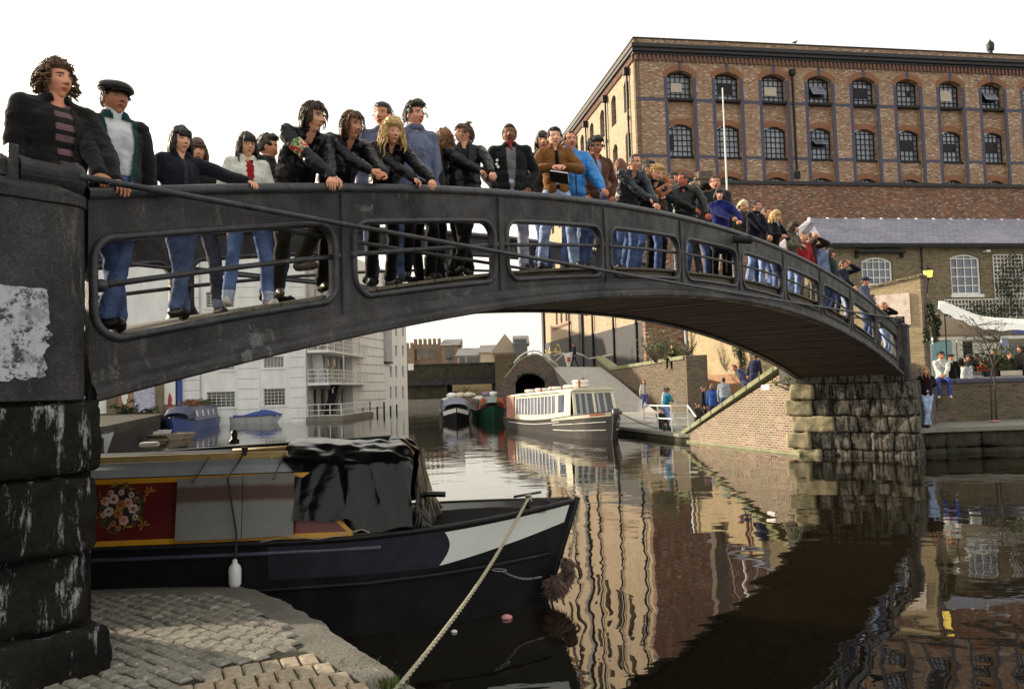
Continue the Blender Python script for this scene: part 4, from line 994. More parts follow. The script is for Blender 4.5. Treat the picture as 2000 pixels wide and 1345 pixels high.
# ---- road bridge across the canal
rbg = thing('road_bridge', 'flat dark road bridge with girder and brick parapet crossing the canal in the distance', 'bridge', (0, 100, 0))
zt = zat(850, 713, 100); zm = zat(850, 738, 100); zl = zat(850, 752, 100); x0 = atY(780, 730, 100).x; x1 = atY(1030, 730, 100).x
mb = MB(); mb.b2((x0, 0, zm), (x1, .5, zt)); mb.b2((x0, -.1, zt), (x1, .6, zt+.18)); mb.build('parapet', M['stone_moss'], rbg)
mb = MB(); mb.b2((x0, -.25, zl), (x1, 9, zm)); n = 22
for i in range(n): xx = x0+(x1-x0)*(i+.5)/n; mb.b2((xx-.07, -.36, zl), (xx+.07, -.25, zm-.1))
mb.b2((x0, -.36, zm-.12), (x1, -.25, zm)); mb.b2((x0, -.36, zl), (x1, -.25, zl+.1)); mb.build('girder', M['cornice'], rbg)
xa = atY(873, 760, 100).x; xb = atY(961, 760, 100).x
mb = MB(); mb.b2((x0, .2, -2.3), (xa, 9, zl)); mb.build('abutment', M['stone_moss'], rbg); mb = MB(); mb.b2((xb, .2, -2.3), (x1, 9, zl)); mb.build('abutment', M['stone_moss'], rbg)
mb = MB(); mb.b2((x0-6, 12, -2.3), (x1+2, 12.5, 1.6)); o = mb.build('canal_wall', M['br_cream'], None, loc=(0, 100, 0)); tag(o, 'pale sunlit wall seen through the road bridge', 'wall')
o = bush('canal_bush', 'leafless pale bush beyond the road bridge', Vector((atY(900, 765, 110).x, 110, -.6)), (2, 1, 1.0), 500, .12, M['leaf_grey'], 12, 20)
mb = MB(); mb.b2((atY(797, 700, 99).x, -1.4, zat(800, 723, 99)), (atY(808, 700, 99).x, -1.3, zat(800, 710, 99))); o = mb.build('white_sign', M['white'], None, loc=(0, 100, 0)); tag(o, 'small white sign at the left end of the road bridge', 'sign')

# ---- far buildings beyond the road bridge
def fbox(name, lab, px0, px1, pyt, Y, dep, mat, roofs=None, wins=(), crenels=0, z0=-1):
    a = atY(px0, pyt, Y); b = atY(px1, pyt, Y); t = thing(name, lab, 'building', (0, Y, 0)); zt = (a.z+b.z)/2
    mb = MB(); mb.b2((a.x, 0, z0), (b.x, dep, zt))
    for i in range(crenels): xx = a.x+(b.x-a.x)*(i+.25)/crenels; mb.b2((xx, -.05, zt), (xx+(b.x-a.x)/crenels*.5, 1.5, zt+.9))
    mb.build('wall', mat, t)
    for (wx, wy, ww, wh_) in wins:
        p = atY(wx, wy, Y-.06); m_ = MB(); m_.b2((p.x-ww/2, -.06, p.z-wh_/2), (p.x+ww/2, .02, p.z+wh_/2)); m_.build('window', M['glass_dark'], t)
    if roofs == 'gable':
        m_ = MB(); m_.ext([(a.x-.3, -.3, zt), (b.x+.3, -.3, zt), ((a.x+b.x)/2, -.3, zt+(b.x-a.x)*.75)], (0, dep+.6, 0)); m_.build('roof', mat, t)
    if roofs == 'slope':
        m_ = MB(); m_.ext([(a.x-.3, -.3, zt), (a.x-.3, dep, zt+1.5), (a.x-.3, dep, zt)], (b.x-a.x+.6, 0, 0)); m_.build('roof', M['far_roof'], t)
    return t
M['far_roof'] = simple('far_grey_roof', (.15, .145, .15), (.20, .19, .19), 1.5, .9, 0, .3, 8, .2)
M['far_brown'] = simple('far_brown_brick', (.20, .14, .10), (.26, .19, .14), 1.5, .9, 0, .3, 8, .3)
M['far_cream'] = simple('far_cream_render', (.48, .42, .33), (.40, .34, .26), 1.5, .9, 0, .3, 8, .3)
M['far_grey'] = simple('far_grey_wall', (.26, .26, .27), (.34, .33, .32), 1.5, .9, 0, .3, 8, .3)
fbox('castellated_building', 'brown brick building with battlements beyond the road bridge', 806, 862, 672, 130, 10, M['far_brown'], crenels=6, wins=[(815, 692, 1.0, 1.8), (832, 690, 1, 1.5), (845, 690, 1, 1.5)])
fbox('castellated_wing', 'lower brown wing at the left of the battlemented building', 790, 808, 680, 128, 10, M['far_brown'], crenels=2)
fbox('tower_house', 'brown and grey tower with arched windows right of the battlements', 862, 893, 674, 126, 9, M['far_brown'], 'slope', wins=[(873, 690, .7, 1.8), (882, 690, .7, 1.8), (878, 705, .8, 1.0)])
fbox('slate_roof_house', 'low grey house with a shallow slate roof behind the road bridge', 893, 940, 694, 118, 8, M['far_grey'], 'slope', wins=[(903, 704, .8, 1.0), (918, 704, .8, 1.0), (930, 704, .8, 1.0)])
fbox('low_terrace_house', 'low cream house under the slate roofs near the gabled house', 938, 968, 688, 116, 8, M['far_cream'], 'slope')
fbox('gabled_house', 'cream house with a tall pointed gable left of the warehouse corner', 962, 1012, 689, 105, 8, M['far_cream'], 'gable')
fbox('glazed_annexe', 'grey glazed annexe squeezed between the gabled house and the warehouse', 1006, 1030, 672, 104, 6, M['far_grey'], 'slope', wins=[(1017, 678, 1.6, 2.2)])
fbox('dark_garden_wall', 'dark ivy covered brick wall below the gabled house', 966, 1030, 692, 97, 2, M['br_green'])

# ---- white canal-side building on the left
CO = Vector((atY(600, 815, 62).x, 62, 0)); FA = R(13)
wb = thing('white_building', 'big white painted canal building with metal windows and railed balconies on its corner', 'building', CO, FA)
def wx(px, py): return onplane(px, py, CO, FA)
fx0, fzb = -16.6, -2.3; FT = 11.6
mb = MB(); wl = []
for (a, b, c_, d_) in ((404, 459, 764, 796), (515, 557, 758, 792), (515, 554, 696, 718), (428, 457, 699, 722)):
    xa, za = wx(a, d_); xb, zb = wx(b, c_); wl.append((xa, xb, za, zb))
for (xa, xb, za, zb) in list(wl[:2]): wl.append((xa, xb, za+7.6, zb+7.6))
holes = [[(a, 0, c_), (b, 0, c_), (b, 0, d_), (a, 0, d_)] for a, b, c_, d_ in wl]
mb.ext([(fx0, 0, fzb), (0, 0, fzb), (0, 0, FT), (fx0, 0, FT)], (0, .4, 0), 0, holes); mb.b2((fx0, .4, 10.9), (-.05, 14, 11.3)); mb.b2((fx0, 10, -2), (-.06, 10.4, 11)); mb.b2((fx0-.2, -.15, FT), (.2, 14, FT+.3))
mb.build('wall', M['white_wall'], wb)
for (a, b, c_, d_) in wl: window(wb, (a+b)/2, c_, d_, b-a, 0, .2, 6, 5, M['rail_white'], M['glass_dark'], .035, .06)
mb = MB()
for i, (a, b, c_, d_) in enumerate(wl): mb = MB(); mb.b2((a-.12, -.07, c_-.14), (b+.12, .2, c_)); mb.build('window_sill', M['white_wall'], wb)
mb = MB(); pil = [(wx(356, 800)[0], wx(394, 800)[0]), (wx(463, 800)[0], wx(508, 800)[0]), (wx(565, 800)[0], -.05)]
for a, b in pil: mb.b2((a, -.10, fzb), (b, 0, FT-.4))
mb.build('pilasters', M['white_wall'], wb)
for a, b in pil:
    mb = MB(); z = -1.9
    while z < FT-1: mb.b2((a+.1, -.103, z), (b-.1, -.098, z+.03)); z += .78
    stuffg = mb.build('course_grooves', M['groove'], wb); stuffg['kind'] = 'stuff'
mb = MB(); mb.tube([(-7.75, -.1, FT), (-7.75, -.1, -1.6)], .06, 6); mb.build('rain_pipe', M['white_shade'], wb); mb = MB(); mb.tube([(-.0, -.12, 3), (-.0, -.12, -1.8)], .06, 6); mb.build('rain_pipe', M['white_shade'], wb)
mb = MB(); xq, zq = wx(352, 790); mb.tube([(xq, -.25, 6), (xq, -.25, -1.5)], .20, 8); mb.build('blue_pipe', simple('blue_pipe_paint', (.03, .08, .32), (.02, .06, .25), 4, .5), wb)
# side with bays, balconies: this wall turns the corner less sharply than a right angle
def turn(mb):
    a = -(FA+R(3)); mb.v = [(p[0]*math.cos(a)-p[1]*math.sin(a), p[0]*math.sin(a)+p[1]*math.cos(a), p[2]) for p in mb.v]; return mb
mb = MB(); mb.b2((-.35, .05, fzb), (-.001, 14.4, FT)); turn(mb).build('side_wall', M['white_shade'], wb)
mb = MB()
for i in range(7):
    y = .6+i*2.0; mb.b2((.0, y, fzb), (.12, y+.75, FT))
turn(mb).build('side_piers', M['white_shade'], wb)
for lev in (-1.6, 1.1, 3.7, 6.5):
    for i in range(6): mb = MB(); y = 1.5+i*2.0; mb.b2((-.02, y, lev), (.015, y+.9, lev+1.9)); turn(mb).build('side_window', M['glass_dark'], wb)
mb = MB(); mb.ext([(.9, 1.2, -1.9), (.9, 2.1, -1.9), (.9, 4.6, .75), (.9, 3.7, .75)], (.7, 0, 0)); turn(mb).build('stair', M['black'], wb)
for (z, d) in ((.78, 13.6), (3.32, 13.6), (5.95, 13.6)):
    bl = MB(); bl.b2((.13, -.12, z-.16), (1.75, d, z)); bl.b2((.13, -.16, z-.20), (1.80, -.10, z+.02)); bo = turn(bl).build('balcony', M['white_wall'], wb)
    rl = MB()
    for h in (.35, .68, 1.02):
        rl.tube([(.1, -.08, z+h), (1.7, -.08, z+h), (1.7, d-.1, z+h)], .035, 6)
    for k in range(3): rl.tube([(.15+k*.77, -.08, z), (.15+k*.77, -.08, z+1.02)], .035, 6)
    for k in range(28): rl.tube([(1.7, k*d/28, z), (1.7, k*d/28, z+1.02)], .02 if k % 4 else .04, 5)
    turn(rl).build('balcony_rail', M['rail_white'], bo)
mb = MB(); mb.tube([(1.72, 4.5, FT), (1.72, 4.5, 1.0), (1.2, 4.0, .6), (1.2, 3.0, .3), (1.2, 3.0, -1.9)], .07, 8); mb.tube([(1.72, 10.2, FT), (1.72, 10.2, 1.0)], .06, 8); turn(mb).build('drain_pipe', M['rail_white'], wb)
mb = MB(); mb.ext([(.45, .6, .8), (1.3, .6, .8), (1.05, .6, 3.1), (.25, .6, 3.1)], (0, .05, 0)); turn(mb).build('canvas_screen', M['white_shade'], wb)
mb = MB(); mb.b2((.0, -.3, -2.4), (2.9, 10, -1.85)); turn(mb).build('landing_stage', M['quay'], wb)
rl = MB()
for h in (.1, .5, .95): rl.tube([(.05, -.2, -1.85+h), (2.75, -.2, -1.85+h), (2.75, 9.8, -1.85+h)], .035, 6)
for k in range(4): rl.tube([(.1+k*.88, -.2, -1.85), (.1+k*.88, -.2, -.9)], .04, 6)
for k in range(20): rl.tube([(2.75, k*.5, -1.85), (2.75, k*.5, -.9)], .022, 5)
turn(rl).build('landing_rail', M['rail_white'], wb)
# far block of the white building
FO = Vector((atY(714, 808, 76).x, 76, 0)); e = atY(797, 800, 88.5); FB = math.atan2(e.y-FO.y, e.x-FO.x); FLn = (Vector((e.x, e.y, 0))-FO).length
wf = thing('white_end_block', 'tall white end block with tiny dark windows beyond the balconies', 'building', FO, FB)
mb = MB(); ws = []
for col in (1113, 1180, 1265):
    for (y0, y1) in ((860, 1015), (605, 745), (350, 490), (110, 235)):
        if col == 1113 and y0 < 600: continue
        px = 590+col/6.404; ua, za = onplane(px, 620+y1/6.404, FO, FB); ub, zb = onplane(px, 620+y0/6.404, FO, FB); ws.append((ua, za, zb))
mb.ext([(-3, 0, -2.3), (FLn, 0, -2.3), (FLn, 0, 12.5), (-3, 0, 12.5)], (0, 2.0, 0), 0, [[(u-.28, 0, a), (u+.28, 0, a), (u+.28, 0, b), (u-.28, 0, b)] for u, a, b in ws])
mb.build('wall', M['white_wall'], wf)
for u, a, b in ws: mb = MB(); mb.b2((u-.28, .15, a), (u+.28, .2, b)); mb.build('window', M['glass_dark'], wf)
mb = MB(); ug, zg = onplane(751, 700, FO, FB); z = -1.7
while z < 11: mb.b2((-2.0, -.012, z), (ug, -.001, z+.05)); z += .85
mb.build('course_grooves', M['groove'], wf)
mb = MB(); mb.b2((ug-.1, -.28, zg-.3), (ug+1.6, -.0, 12.4)); mb.b2((ug-.2, -.30, zg-.5), (ug+1.7, .0, zg-.3), 1); mb.build('chute', [M['white_shade'], M['black']], wf)
rng = random.Random(8)
for k in range(6): 
    u = -2.0+k*1.9; mb = MB(); mb.tube([(u, -.5, -2.3), (u+.03, -.5, -1.6+rng.uniform(0, .7))], .09, 6); mb.build('mooring_pile', M['black'], wf)

# ---- left bank: quay wall, brick wall with painted panels
mb = MB(); LQ = [(-30, 20), (-15.6, 30.0), (-21.4, 48.0), (-26.0, 60.8), (-45, 60)]
zq = -1.05
mb.prism(LQ, -2.7, zq); struct(mb.build('left_quay', M['stone_moss']))
mb = MB(); a = Vector((-15.6, 30, 0)); b = Vector((-21.4, 48, 0)); n = 34
for i in range(n): p = a+(b-a)*(i/n); mb.b2((p.x-.05, p.y-.1, -2.4), (p.x+.13, p.y+.12, -1.45))
o = mb.build('piling', M['black']); struct(o)
LO = Vector((atY(350, 800, 59.5).x-.3, 59.5, 0)); 
bw_ = thing('graffiti_wall', 'orange and brown brick yard wall covered with painted panels on the left bank', 'wall', LO, R(8))
mb = MB(); mb.b2((-20, 0, -2), (0, .5, 3.6)); mb.build('wall', M['br_orange'], bw_)
mb = MB(); mb.b2((-4.75, -.25, -2), (-4.1, -.002, 4)); mb.b2((-1.35, -.25, -2), (-.75, -.002, 4)); mb.b2((-10.2, -.06, -2), (-8.3, -.001, 3.5)) ; mb.build('buttress', M['br_brown'], bw_)
def flatp(name, pts, mat, lab, cat='painted panel'):
    P = []
    for (a, b) in pts: u, z = onplane(a, b, LO+Vector((0, -.1, 0)), R(8)); P.append((u, -.05, z))
    mb = MB(); mb.ext(P, (0, -.04, 0)); o = mb.build(name, mat, None, loc=LO, rotz=R(8)); tag(o, lab, cat)
m = NT('graffiti_scrawl'); c = m.mix(m.ramp(m.noise(3.5, 6, .8, dist=2), [(.46, (0, 0, 0)), (.52, (1, 1, 1))]), (.55, .57, .66), (.30, .33, .48)); c = m.mix(m.ramp(m.noise(2.3, 5, .8, dist=3), [(.56, (0, 0, 0)), (.60, (1, 1, 1))]), c, (.55, .36, .42)); m.col(c)
flatp('graffiti_panel', [(261, 803), (303, 806), (303, 738), (261, 742)], m.mat, 'tall pale lilac panel covered in scribbled graffiti')
flatp('oval_sign', [(243+7*math.cos(a*.5), 765+25*math.sin(a*.5)) for a in range(12)], M['white'], 'white oval sign on the brick yard wall', 'sign')
flatp('painted_board', [(312, 790), (342, 790), (342, 738), (312, 742)], M['white'], 'white painted panel with a red cone shape beside the blue pipe')
P = []
for (a, b) in [(326, 791), (334, 791), (334, 776), (330, 766), (327, 776)]: u, z = onplane(a, b, LO+Vector((0, -.2, 0)), R(8)); P.append((u, -.1, z))
mb = MB(); mb.ext(P, (0, -.03, 0)); o = mb.build('red_cone_shape', simple('red_mural_paint', (.45, .04, .03), None, 4, .7), None, loc=LO, rotz=R(8)); tag(o, 'red bullet shape painted on the white panel', 'painted shape')
for i, (a, b) in enumerate(((233, 803), (246, 806), (255, 802), (290, 806), (275, 808))):
    p = atY(a, b, 54); bush('quay_plant', ['dark low plant by the left end of the yard wall', 'second dark plant on the left quay', 'brown plant beside the oval sign', 'green plant under the graffiti panel', 'small plant between quay and graffiti panel'][i], p+Vector((0, 0, .1)), (.6, .4, .35), 160, .09, M['leaf_dark'], 20+i, 5, 'plant')
# ------------------------------------------------------------------ boats
def hull(t, L, beam, g0, gb, mats, bowlen=2.6, rake=.35, sternlen=1.2, z0=-.35, name='hull', sheer=2.6, side_m=0):
    """hull from x=0 (bow) to x=-L, waterline z=0; returns surface function s(t, f, side)"""
    def w(tt):
        a = 1-(max(0, 1-tt/bowlen))**2.3 if tt < bowlen else 1
        b = 1-.55*(max(0, 1-(L-tt)/sternlen))**2.5 if tt > L-sternlen else 1
        return beam/2*max(.02, a)*b
    def g(tt): return g0+(gb-g0)*max(0, 1-tt/sheer)**1.6
    def P(tt, z, side, off=0):
        f = (z-0)/max(.1, g(tt)); k = max(0, 1-tt/bowlen)
        x = -tt-rake*(1-min(1, f))*k
        ww = w(tt)*(1-.10*(1-min(1, max(-.4, f)))*(1+1.2*k))
        return Vector((x, side*(ww+off), z))
    ts = [0, .06, .15, .3, .5, .75, 1.0, 1.3, 1.7, 2.1, 2.6, 3.2, 4, 5]+[5+(L-6)*i/6 for i in range(1, 7)]+[L-.6, L-.3, L-.1, L]
    ts = sorted(set(round(a, 3) for a in ts if a <= L))
    fr = [-.4, -.1, .05, .25, .5, .75, .93, 1.0]
    V = []; F = []; nz = len(fr)*2+3
    for tt in ts:
        gg = g(tt); left = [P(tt, max(z0, f*gg) if f < 0 else f*gg, -1) for f in fr]
        row = left+[Vector((left[-1].x, left[-1].y+.05, gg)), Vector((left[-1].x, 0, gg-.10)) if tt > .1 else Vector((left[-1].x, 0, gg)), Vector((left[-1].x, -(left[-1].y+.05), gg))]+[Vector((p.x, -p.y, p.z)) for p in reversed(left)]
        V += row
    n = len(V)//len(ts)
    for i in range(len(ts)-1):
        for j in range(n-1): F.append((i*n+j, i*n+j+1, (i+1)*n+j+1, (i+1)*n+j))
    F.append(tuple(range(n))); F.append(tuple((len(ts)-1)*n+j for j in reversed(range(n))))
    mb = MB(); mb.add(V, F); o = mb.build(name, mats, t, fix=True)
    # gunwale strip
    mb = MB()
    for sd in (-1, 1): mb.tube([P(a, g(a), sd, .01) for a in ts if a >= .06], .022, 6)
    mb.build('gunwale', M['black'], t, smooth=True)
    return P, g, w
def patch(P, t0, t1, zlo, zhi, side, off, nu=14, nv=6, m=0, mb=None):
    mb = mb or MB()
    def f(u, v):
        tt = (t0(v) if callable(t0) else t0)*(1-u)+(t1(v) if callable(t1) else t1)*u; return P(tt, zlo(tt)*(1-v)+zhi(tt)*v, side, off)
    mb.grid(f, nu, nv, m); return mb

# ---- near narrowboat
BA = math.atan(.06); BO = Vector((.62, 8.28, WZ))
nb = thing('narrowboat', 'near black narrowboat with maroon flower painted cabin and black tarpaulin over its front', 'narrowboat', BO, BA)
M['hull_black'] = simple('black_hull_bitumen', (.007, .007, .009), (.014, .013, .015), 3, .35, 0, .3, 30, .18, spots=(.10, .09, .08), spot_at=.70)
M['hull_purple'] = simple('faded_purple_black', (.026, .024, .04), (.015, .014, .022), 5, .5, 0, .3, 50, .25)
P, g, w_ = hull(nb, 16.5, 1.96, .89, 1.03, M['hull_black'], 2.7, .36)
mb = patch(P, lambda v: 1.36-.10*math.sin(math.pi*(v*.8+.1)), .075, lambda t: .57+.0*t+(.26)*max(0, 1-t/1.36)**1.15, lambda t: g(t)-.035-.012*t, -1, .006, 26, 8)
m = NT('white_bow_panel'); c = m.mix(m.ramp(m.noise(2, 5, .7), [(.4, (0, 0, 0)), (.7, (.5, .5, .5))]), (.70, .74, .72), (.58, .56, .46)); c = m.mix(m.ramp(m.noise(5, 6, .75), [(.655, (0, 0, 0)), (.68, (1, 1, 1))]), c, (.12, .06, .04)); m.col(c); m.set(.45)
mb.build('white_bow_panel', m.mat, nb, fix=False)
patch(P, 2.9, lambda v: 1.36-.10*math.sin(math.pi*(v*.8+.1))+.004, lambda t: .56, lambda t: g(t)-.035, -1, .0055, 20, 8).build('dark_bow_panel', M['hull_purple'], nb)
mb = MB()
mb.tube([P(tt, .47+.02*max(0, 2.5-tt), -1, .02) for tt in [.15, .4, .8, 1.3, 2, 3, 5, 8, 12, 16]], .022, 6); mb.build('rubbing_strake', M['hull_black'], nb, smooth=True)
mb = MB(); mb.tube([P(tt, .80, -1, .02) for tt in [1.9, 3, 5, 8, 12, 16]], .02, 6); mb.build('rubbing_strake', simple('blue_black_strake', (.06, .07, .11), None, 5, .4), nb, smooth=True)
mb = MB(); mb.tube([(.01, 0, 1.05), (-.115, 0, .7), (-.255, 0, .3), (-.36, 0, 0), (-.48, 0, -.35)], .032, 8); mb.build('stem_post', M['hull_black'], nb, smooth=True)
mb = MB(); mb.add([(-.35, -.30, .96), (-.35, .30, .96), (-2.2, .86, .845), (-2.2, -.86, .845)], [(0, 1, 2, 3)]); mb.build('fore_deck', simple('matt_black_deck', (.012, .012, .013), None, 5, .95, 0, .2, 30, .1), nb)
mb = MB(); mb.tube([(-.52, -.16, .98), (-.52, -.16, 1.11)], .022, 8); mb.tube([(-.66, -.17, 1.10), (-.38, -.15, 1.135)], .014, 6); mb.build('mooring_stud', M['iron_worn'], nb, smooth=True)
def nbp(px, py, yl):
    u, z = onplane(px, py, BO+Vector((-math.sin(BA), math.cos(BA), 0))*yl, BA); return u, z-WZ
CB, CT = -.90, -.80      # cabin side y at bottom and top
def cs_y(z): return CB+(CT-CB)*(z-.9)/.6
xf, _ = nbp(690, 1036, CB); x2, _ = nbp(665, 985, CB)
zy1 = nbp(184, 941, CT)[1]; zy0 = nbp(184, 1062, CB)[1]
mb = MB()
sec = [(-.90, .88), (-.80, zy1+.03), (-.765, zy1+.10), (-.68, zy1+.145), (0, zy1+.20), (.68, zy1+.145), (.765, zy1+.10), (.80, zy1+.03), (.90, .88)]
xs = [-16, xf]; n = len(sec)
V = [(x, a*(1 if x < -3 else .97), b if not (x == xf and b > 1) else b) for x in (-15.5, -3.2, xf-.25) for a, b in sec]
mb.add(V, [(i*n+j, i*n+j+1, (i+1)*n+j+1, (i+1)*n+j) for i in range(2) for j in range(n-1)]+[tuple(range(n)), tuple(2*n+j for j in reversed(range(n)))])
m = simple('navy_black_roof_paint', (.016, .020, .026), (.026, .032, .04), 3, .6, 0, .1, 20, .15); m2 = simple('pale_grey_roof_edge', (.42, .45, .49), (.30, .33, .37), 2, .15, 0, .05, 20, .6); mb.m = [1 if (j % (n-1)) in (1, 2, 5, 6) and j < 2*(n-1) else 0 for j in range(len(mb.f))]; mb.build('cabin', [m, m2], nb, fix=True)
maroon = simple('maroon_paint', (.16, .018, .016), (.10, .012, .012), 3, .35, 0, .15, 30, .5); yel = simple('golden_yellow_paint', (.68, .34, .02), (.55, .26, .02), 5, .4, 0, 0)
def sidepoly(name, pts, mat, off, parent=nb):
    mb = MB(); mb.ext([(x, cs_y(z)-off, z) for x, z in pts], (0, .006, 0)); return mb.build(name, mat, parent)
sidepoly('maroon_panel', [(-15, zy0), (xf-.02, zy0), (x2-.0, nbp(670, 1008, CB)[1]), (x2-.30, zy1), (-15, zy1)], maroon, .012)
for a, b in (((-15, zy0-.0), (xf, zy0)), ((-15, zy1), (x2-.28, zy1))):
    mb = MB(); mb.ext([(a[0], cs_y(a[1]-.02)-.020, a[1]-.022), (b[0], cs_y(b[1]-.02)-.020, b[1]-.022), (b[0]-.01, cs_y(b[1]+.02)-.020, b[1]+.022), (a[0], cs_y(a[1]+.02)-.020, a[1]+.022)], (0, .01, 0)); mb.build('yellow_band', yel, nb)
mb = MB(); a = (xf, zy0+.02); b = (x2-.03, nbp(670, 1010, CB)[1]); mb.ext([(a[0]-.05, cs_y(a[1])-.02, a[1]), (a[0]+.0, cs_y(a[1])-.02, a[1]), (b[0]+.0, cs_y(b[1])-.02, b[1]), (b[0]-.05, cs_y(b[1])-.02, b[1])], (0, .01, 0)); mb.build('yellow_band', yel, nb)
# painted roses in a ring
rx, rz_ = nbp(232, 993, CB); rr_ = nbp(277, 993, CB)[0]-rx; rng = random.Random(4)
mb = MB(); dk = 0
mb.ext([(rx+rr_*1.0*math.cos(a*math.pi/12), cs_y(rz_+rr_*.98*math.sin(a*math.pi/12))-.0145, rz_+rr_*.98*math.sin(a*math.pi/12)) for a in range(24)], (0, .002, 0), 0)
spots = [(-.75, .35), (-.35, .45), (0, .15), (.35, .25), (.62, -.05), (-.1, -.25), (.2, -.6), (-.55, -.15), (-.3, -.72), (.0, .75), (.5, .62), (.75, .4), (-.8, -.3), (.75, -.45), (-.05, -.95), (-.5, .75)]
for k, (a, b) in enumerate(spots):
    r0 = (.21 if k < 8 else .13)*rr_; ci = [1, 2, 3][k % 3]; cx_, cz_ = rx+a*rr_*.9, rz_+b*rr_*.9
    yb = cs_y(cz_)-.020
    for q_ in range(6):
        an = q_*1.047+k; c2 = (cx_+math.cos(an)*r0*.6, cz_+math.sin(an)*r0*.6)
        mb.ext([(c2[0]+r0*.48*math.cos(h*.785), cs_y(c2[1])-.020-.0005*q_, c2[1]+r0*.48*math.sin(h*.785)) for h in range(8)], (0, .001, 0), ci)
    mb.ext([(cx_+r0*.45*math.cos(h*.785), yb-.006, cz_+r0*.45*math.sin(h*.785)) for h in range(8)], (0, .001, 0), 4 if k % 3 else 3)
for k in range(46):
    an = rng.uniform(0, 6.28); r1 = rr_*rng.uniform(.75, 1.12); c2 = (rx+math.cos(an)*r1, rz_+math.sin(an)*r1); l = .035; t_ = rng.uniform(0, 3.1)
    mb.ext([(c2[0]+l*math.cos(t_), cs_y(c2[1])-.021, c2[1]+l*math.sin(t_)), (c2[0]-l*.3*math.sin(t_), cs_y(c2[1])-.021, c2[1]+l*.3*math.cos(t_)), (c2[0]-l*math.cos(t_), cs_y(c2[1])-.021, c2[1]-l*math.sin(t_)), (c2[0]+l*.3*math.sin(t_), cs_y(c2[1])-.021, c2[1]-l*.3*math.cos(t_))], (0, .001, 0), 5 if k % 3 else 3)
for cxp, cyp in ((287, 962), (280, 1027)):
    c2 = nbp(cxp, cyp, CB)
    for q_ in range(5):
        an = q_*.9+.3; mb.ext([(c2[0], cs_y(c2[1])-.018, c2[1]), (c2[0]+.04*math.cos(an-.25), cs_y(c2[1])-.018, c2[1]+.04*math.sin(an-.25)), (c2[0]+.055*math.cos(an), cs_y(c2[1])-.018, c2[1]+.055*math.sin(an)), (c2[0]+.04*math.cos(an+.25), cs_y(c2[1])-.018, c2[1]+.04*math.sin(an+.25))], (0, .001, 0), 3)
mb.build('painted_roses', [simple('dark_rose_ground', (.035, .02, .012), None, 5), simple('pink_petals', (.62, .22, .24), (.7, .4, .4), 30, .5), simple('white_petals', (.68, .6, .55), None, 30, .5), simple('ochre_petals', (.45, .22, .04), None, 30, .5), simple('rose_heart', (.35, .05, .05), None, 30, .5), simple('rose_leaf', (.09, .10, .03), None, 20, .5)], nb, fix=True)
# roof rail, slide, boards
zr = nbp(184, 899, -.66)[1]
brass = simple('gold_handrail_paint', (.55, .40, .18), (.40, .28, .12), 3, .3, 0, 0)
xr1 = nbp(562, 884, -.66)[0]
mb = MB(); mb.bar((-15, -.66, zr), (xr1, -.66, zr-.0), .035, .06)
for k in range(9): mb.bar((xr1-.15-k*1.6, -.66, zr-.07), (xr1-.15-k*1.6, -.66, zr), .03, .05)
mb.build('roof_handrail', brass, nb, bevel=.008)
# tarpaulin over the cratch
x0 = nbp(546, 900, -.8)[0]; x1 = nbp(806, 900, -.55)[0]
ztop = nbp(745, 858, .0)[1]
rngT = random.Random(2)
def sm_(a, b, x): t = max(0, min(1, (x-a)/(b-a))); return t*t*(3-2*t)
def tarp(u, v):
    a = (v-.5)*2; xq_ = x0+(nbp(574, 960, -.9)[0]-x0)*sm_(.40, .60, abs(a)); x = xq_+(x1-xq_)*u      # -1 near bottom .. 1 far bottom
    crest = zy1+.30+(ztop-zy1-.30)*math.sin(min(1, u*1.15)*math.pi/2)-.10*max(0, (u-.86)/.14)**2
    hw = .97*(1-.18*max(0, u-.45)); zb = 1.07 if u < .45 else 1.07-.12*min(1, (u-.45)/.15)
    s = abs(a)
    if s > .45: t = (s-.45)/.55; z = crest-.16-(crest-.16-zb)*t; y = hw*(.80+.20*t)
    else: t = s/.45; z = crest-.16*t**2.2; y = hw*.80*t
    y = math.copysign(y, a)
    q = Vector((x*1.0, y*.0, z*1.0)); fold = 0
    f1 = abs(noise.noise(Vector((x*2.7+z*.9, 3.1, z*.45))))**.9; f2 = abs(noise.noise(Vector((x*6.0-z*1.6, 7.7, z*.7))))
    f3 = fbm((x*2.2, y*2.5, z*3.0), 1.6, 2)
    k = min(1, s*1.6)
    y += math.copysign((.085*f1+.03*f2-.035)*k*(.4+.9*u), a); z += (.03*f3-.02*abs(noise.noise(Vector((x*4, y*3, 2)))))*(.5+u)
    x += .03*f3*u
    return Vector((x, y, z))
mb = MB(); mb.grid(tarp, 120, 90)
def front(u, v):
    p = tarp(1.0, u); zb = .93; z = p.z+(zb-p.z)*v; c = math.sin(math.pi*u)
    x = p.x+(.05+.14*v)*c**.5+.08*abs(noise.noise(Vector((p.y*5+v*.8, 1.3, v*1.1))))*(.3+v)-.05*math.sin(math.pi*v)*c
    return Vector((x, p.y*(1-.10*v)+.05*noise.noise(Vector((p.y*4, v*3, 5))), z))
mb.grid(front, 90, 40)
m = NT('black_tarpaulin'); m.col((.003, .003, .004)); m.set(.22, 0, .34); m.bump(m.mix(.2, m.noise(5, 3, .5, dist=1.0), m.noise(22, 2, .5)), .45, .02)
mb.build('tarpaulin', m.mat, nb, smooth=True)
mb = MB(); mb.tube([(x1+.10, -.45, 1.2), (x1+.30, -.47, 1.19)], .03, 6); mb.build('tarpaulin_corner', m.mat, nb)
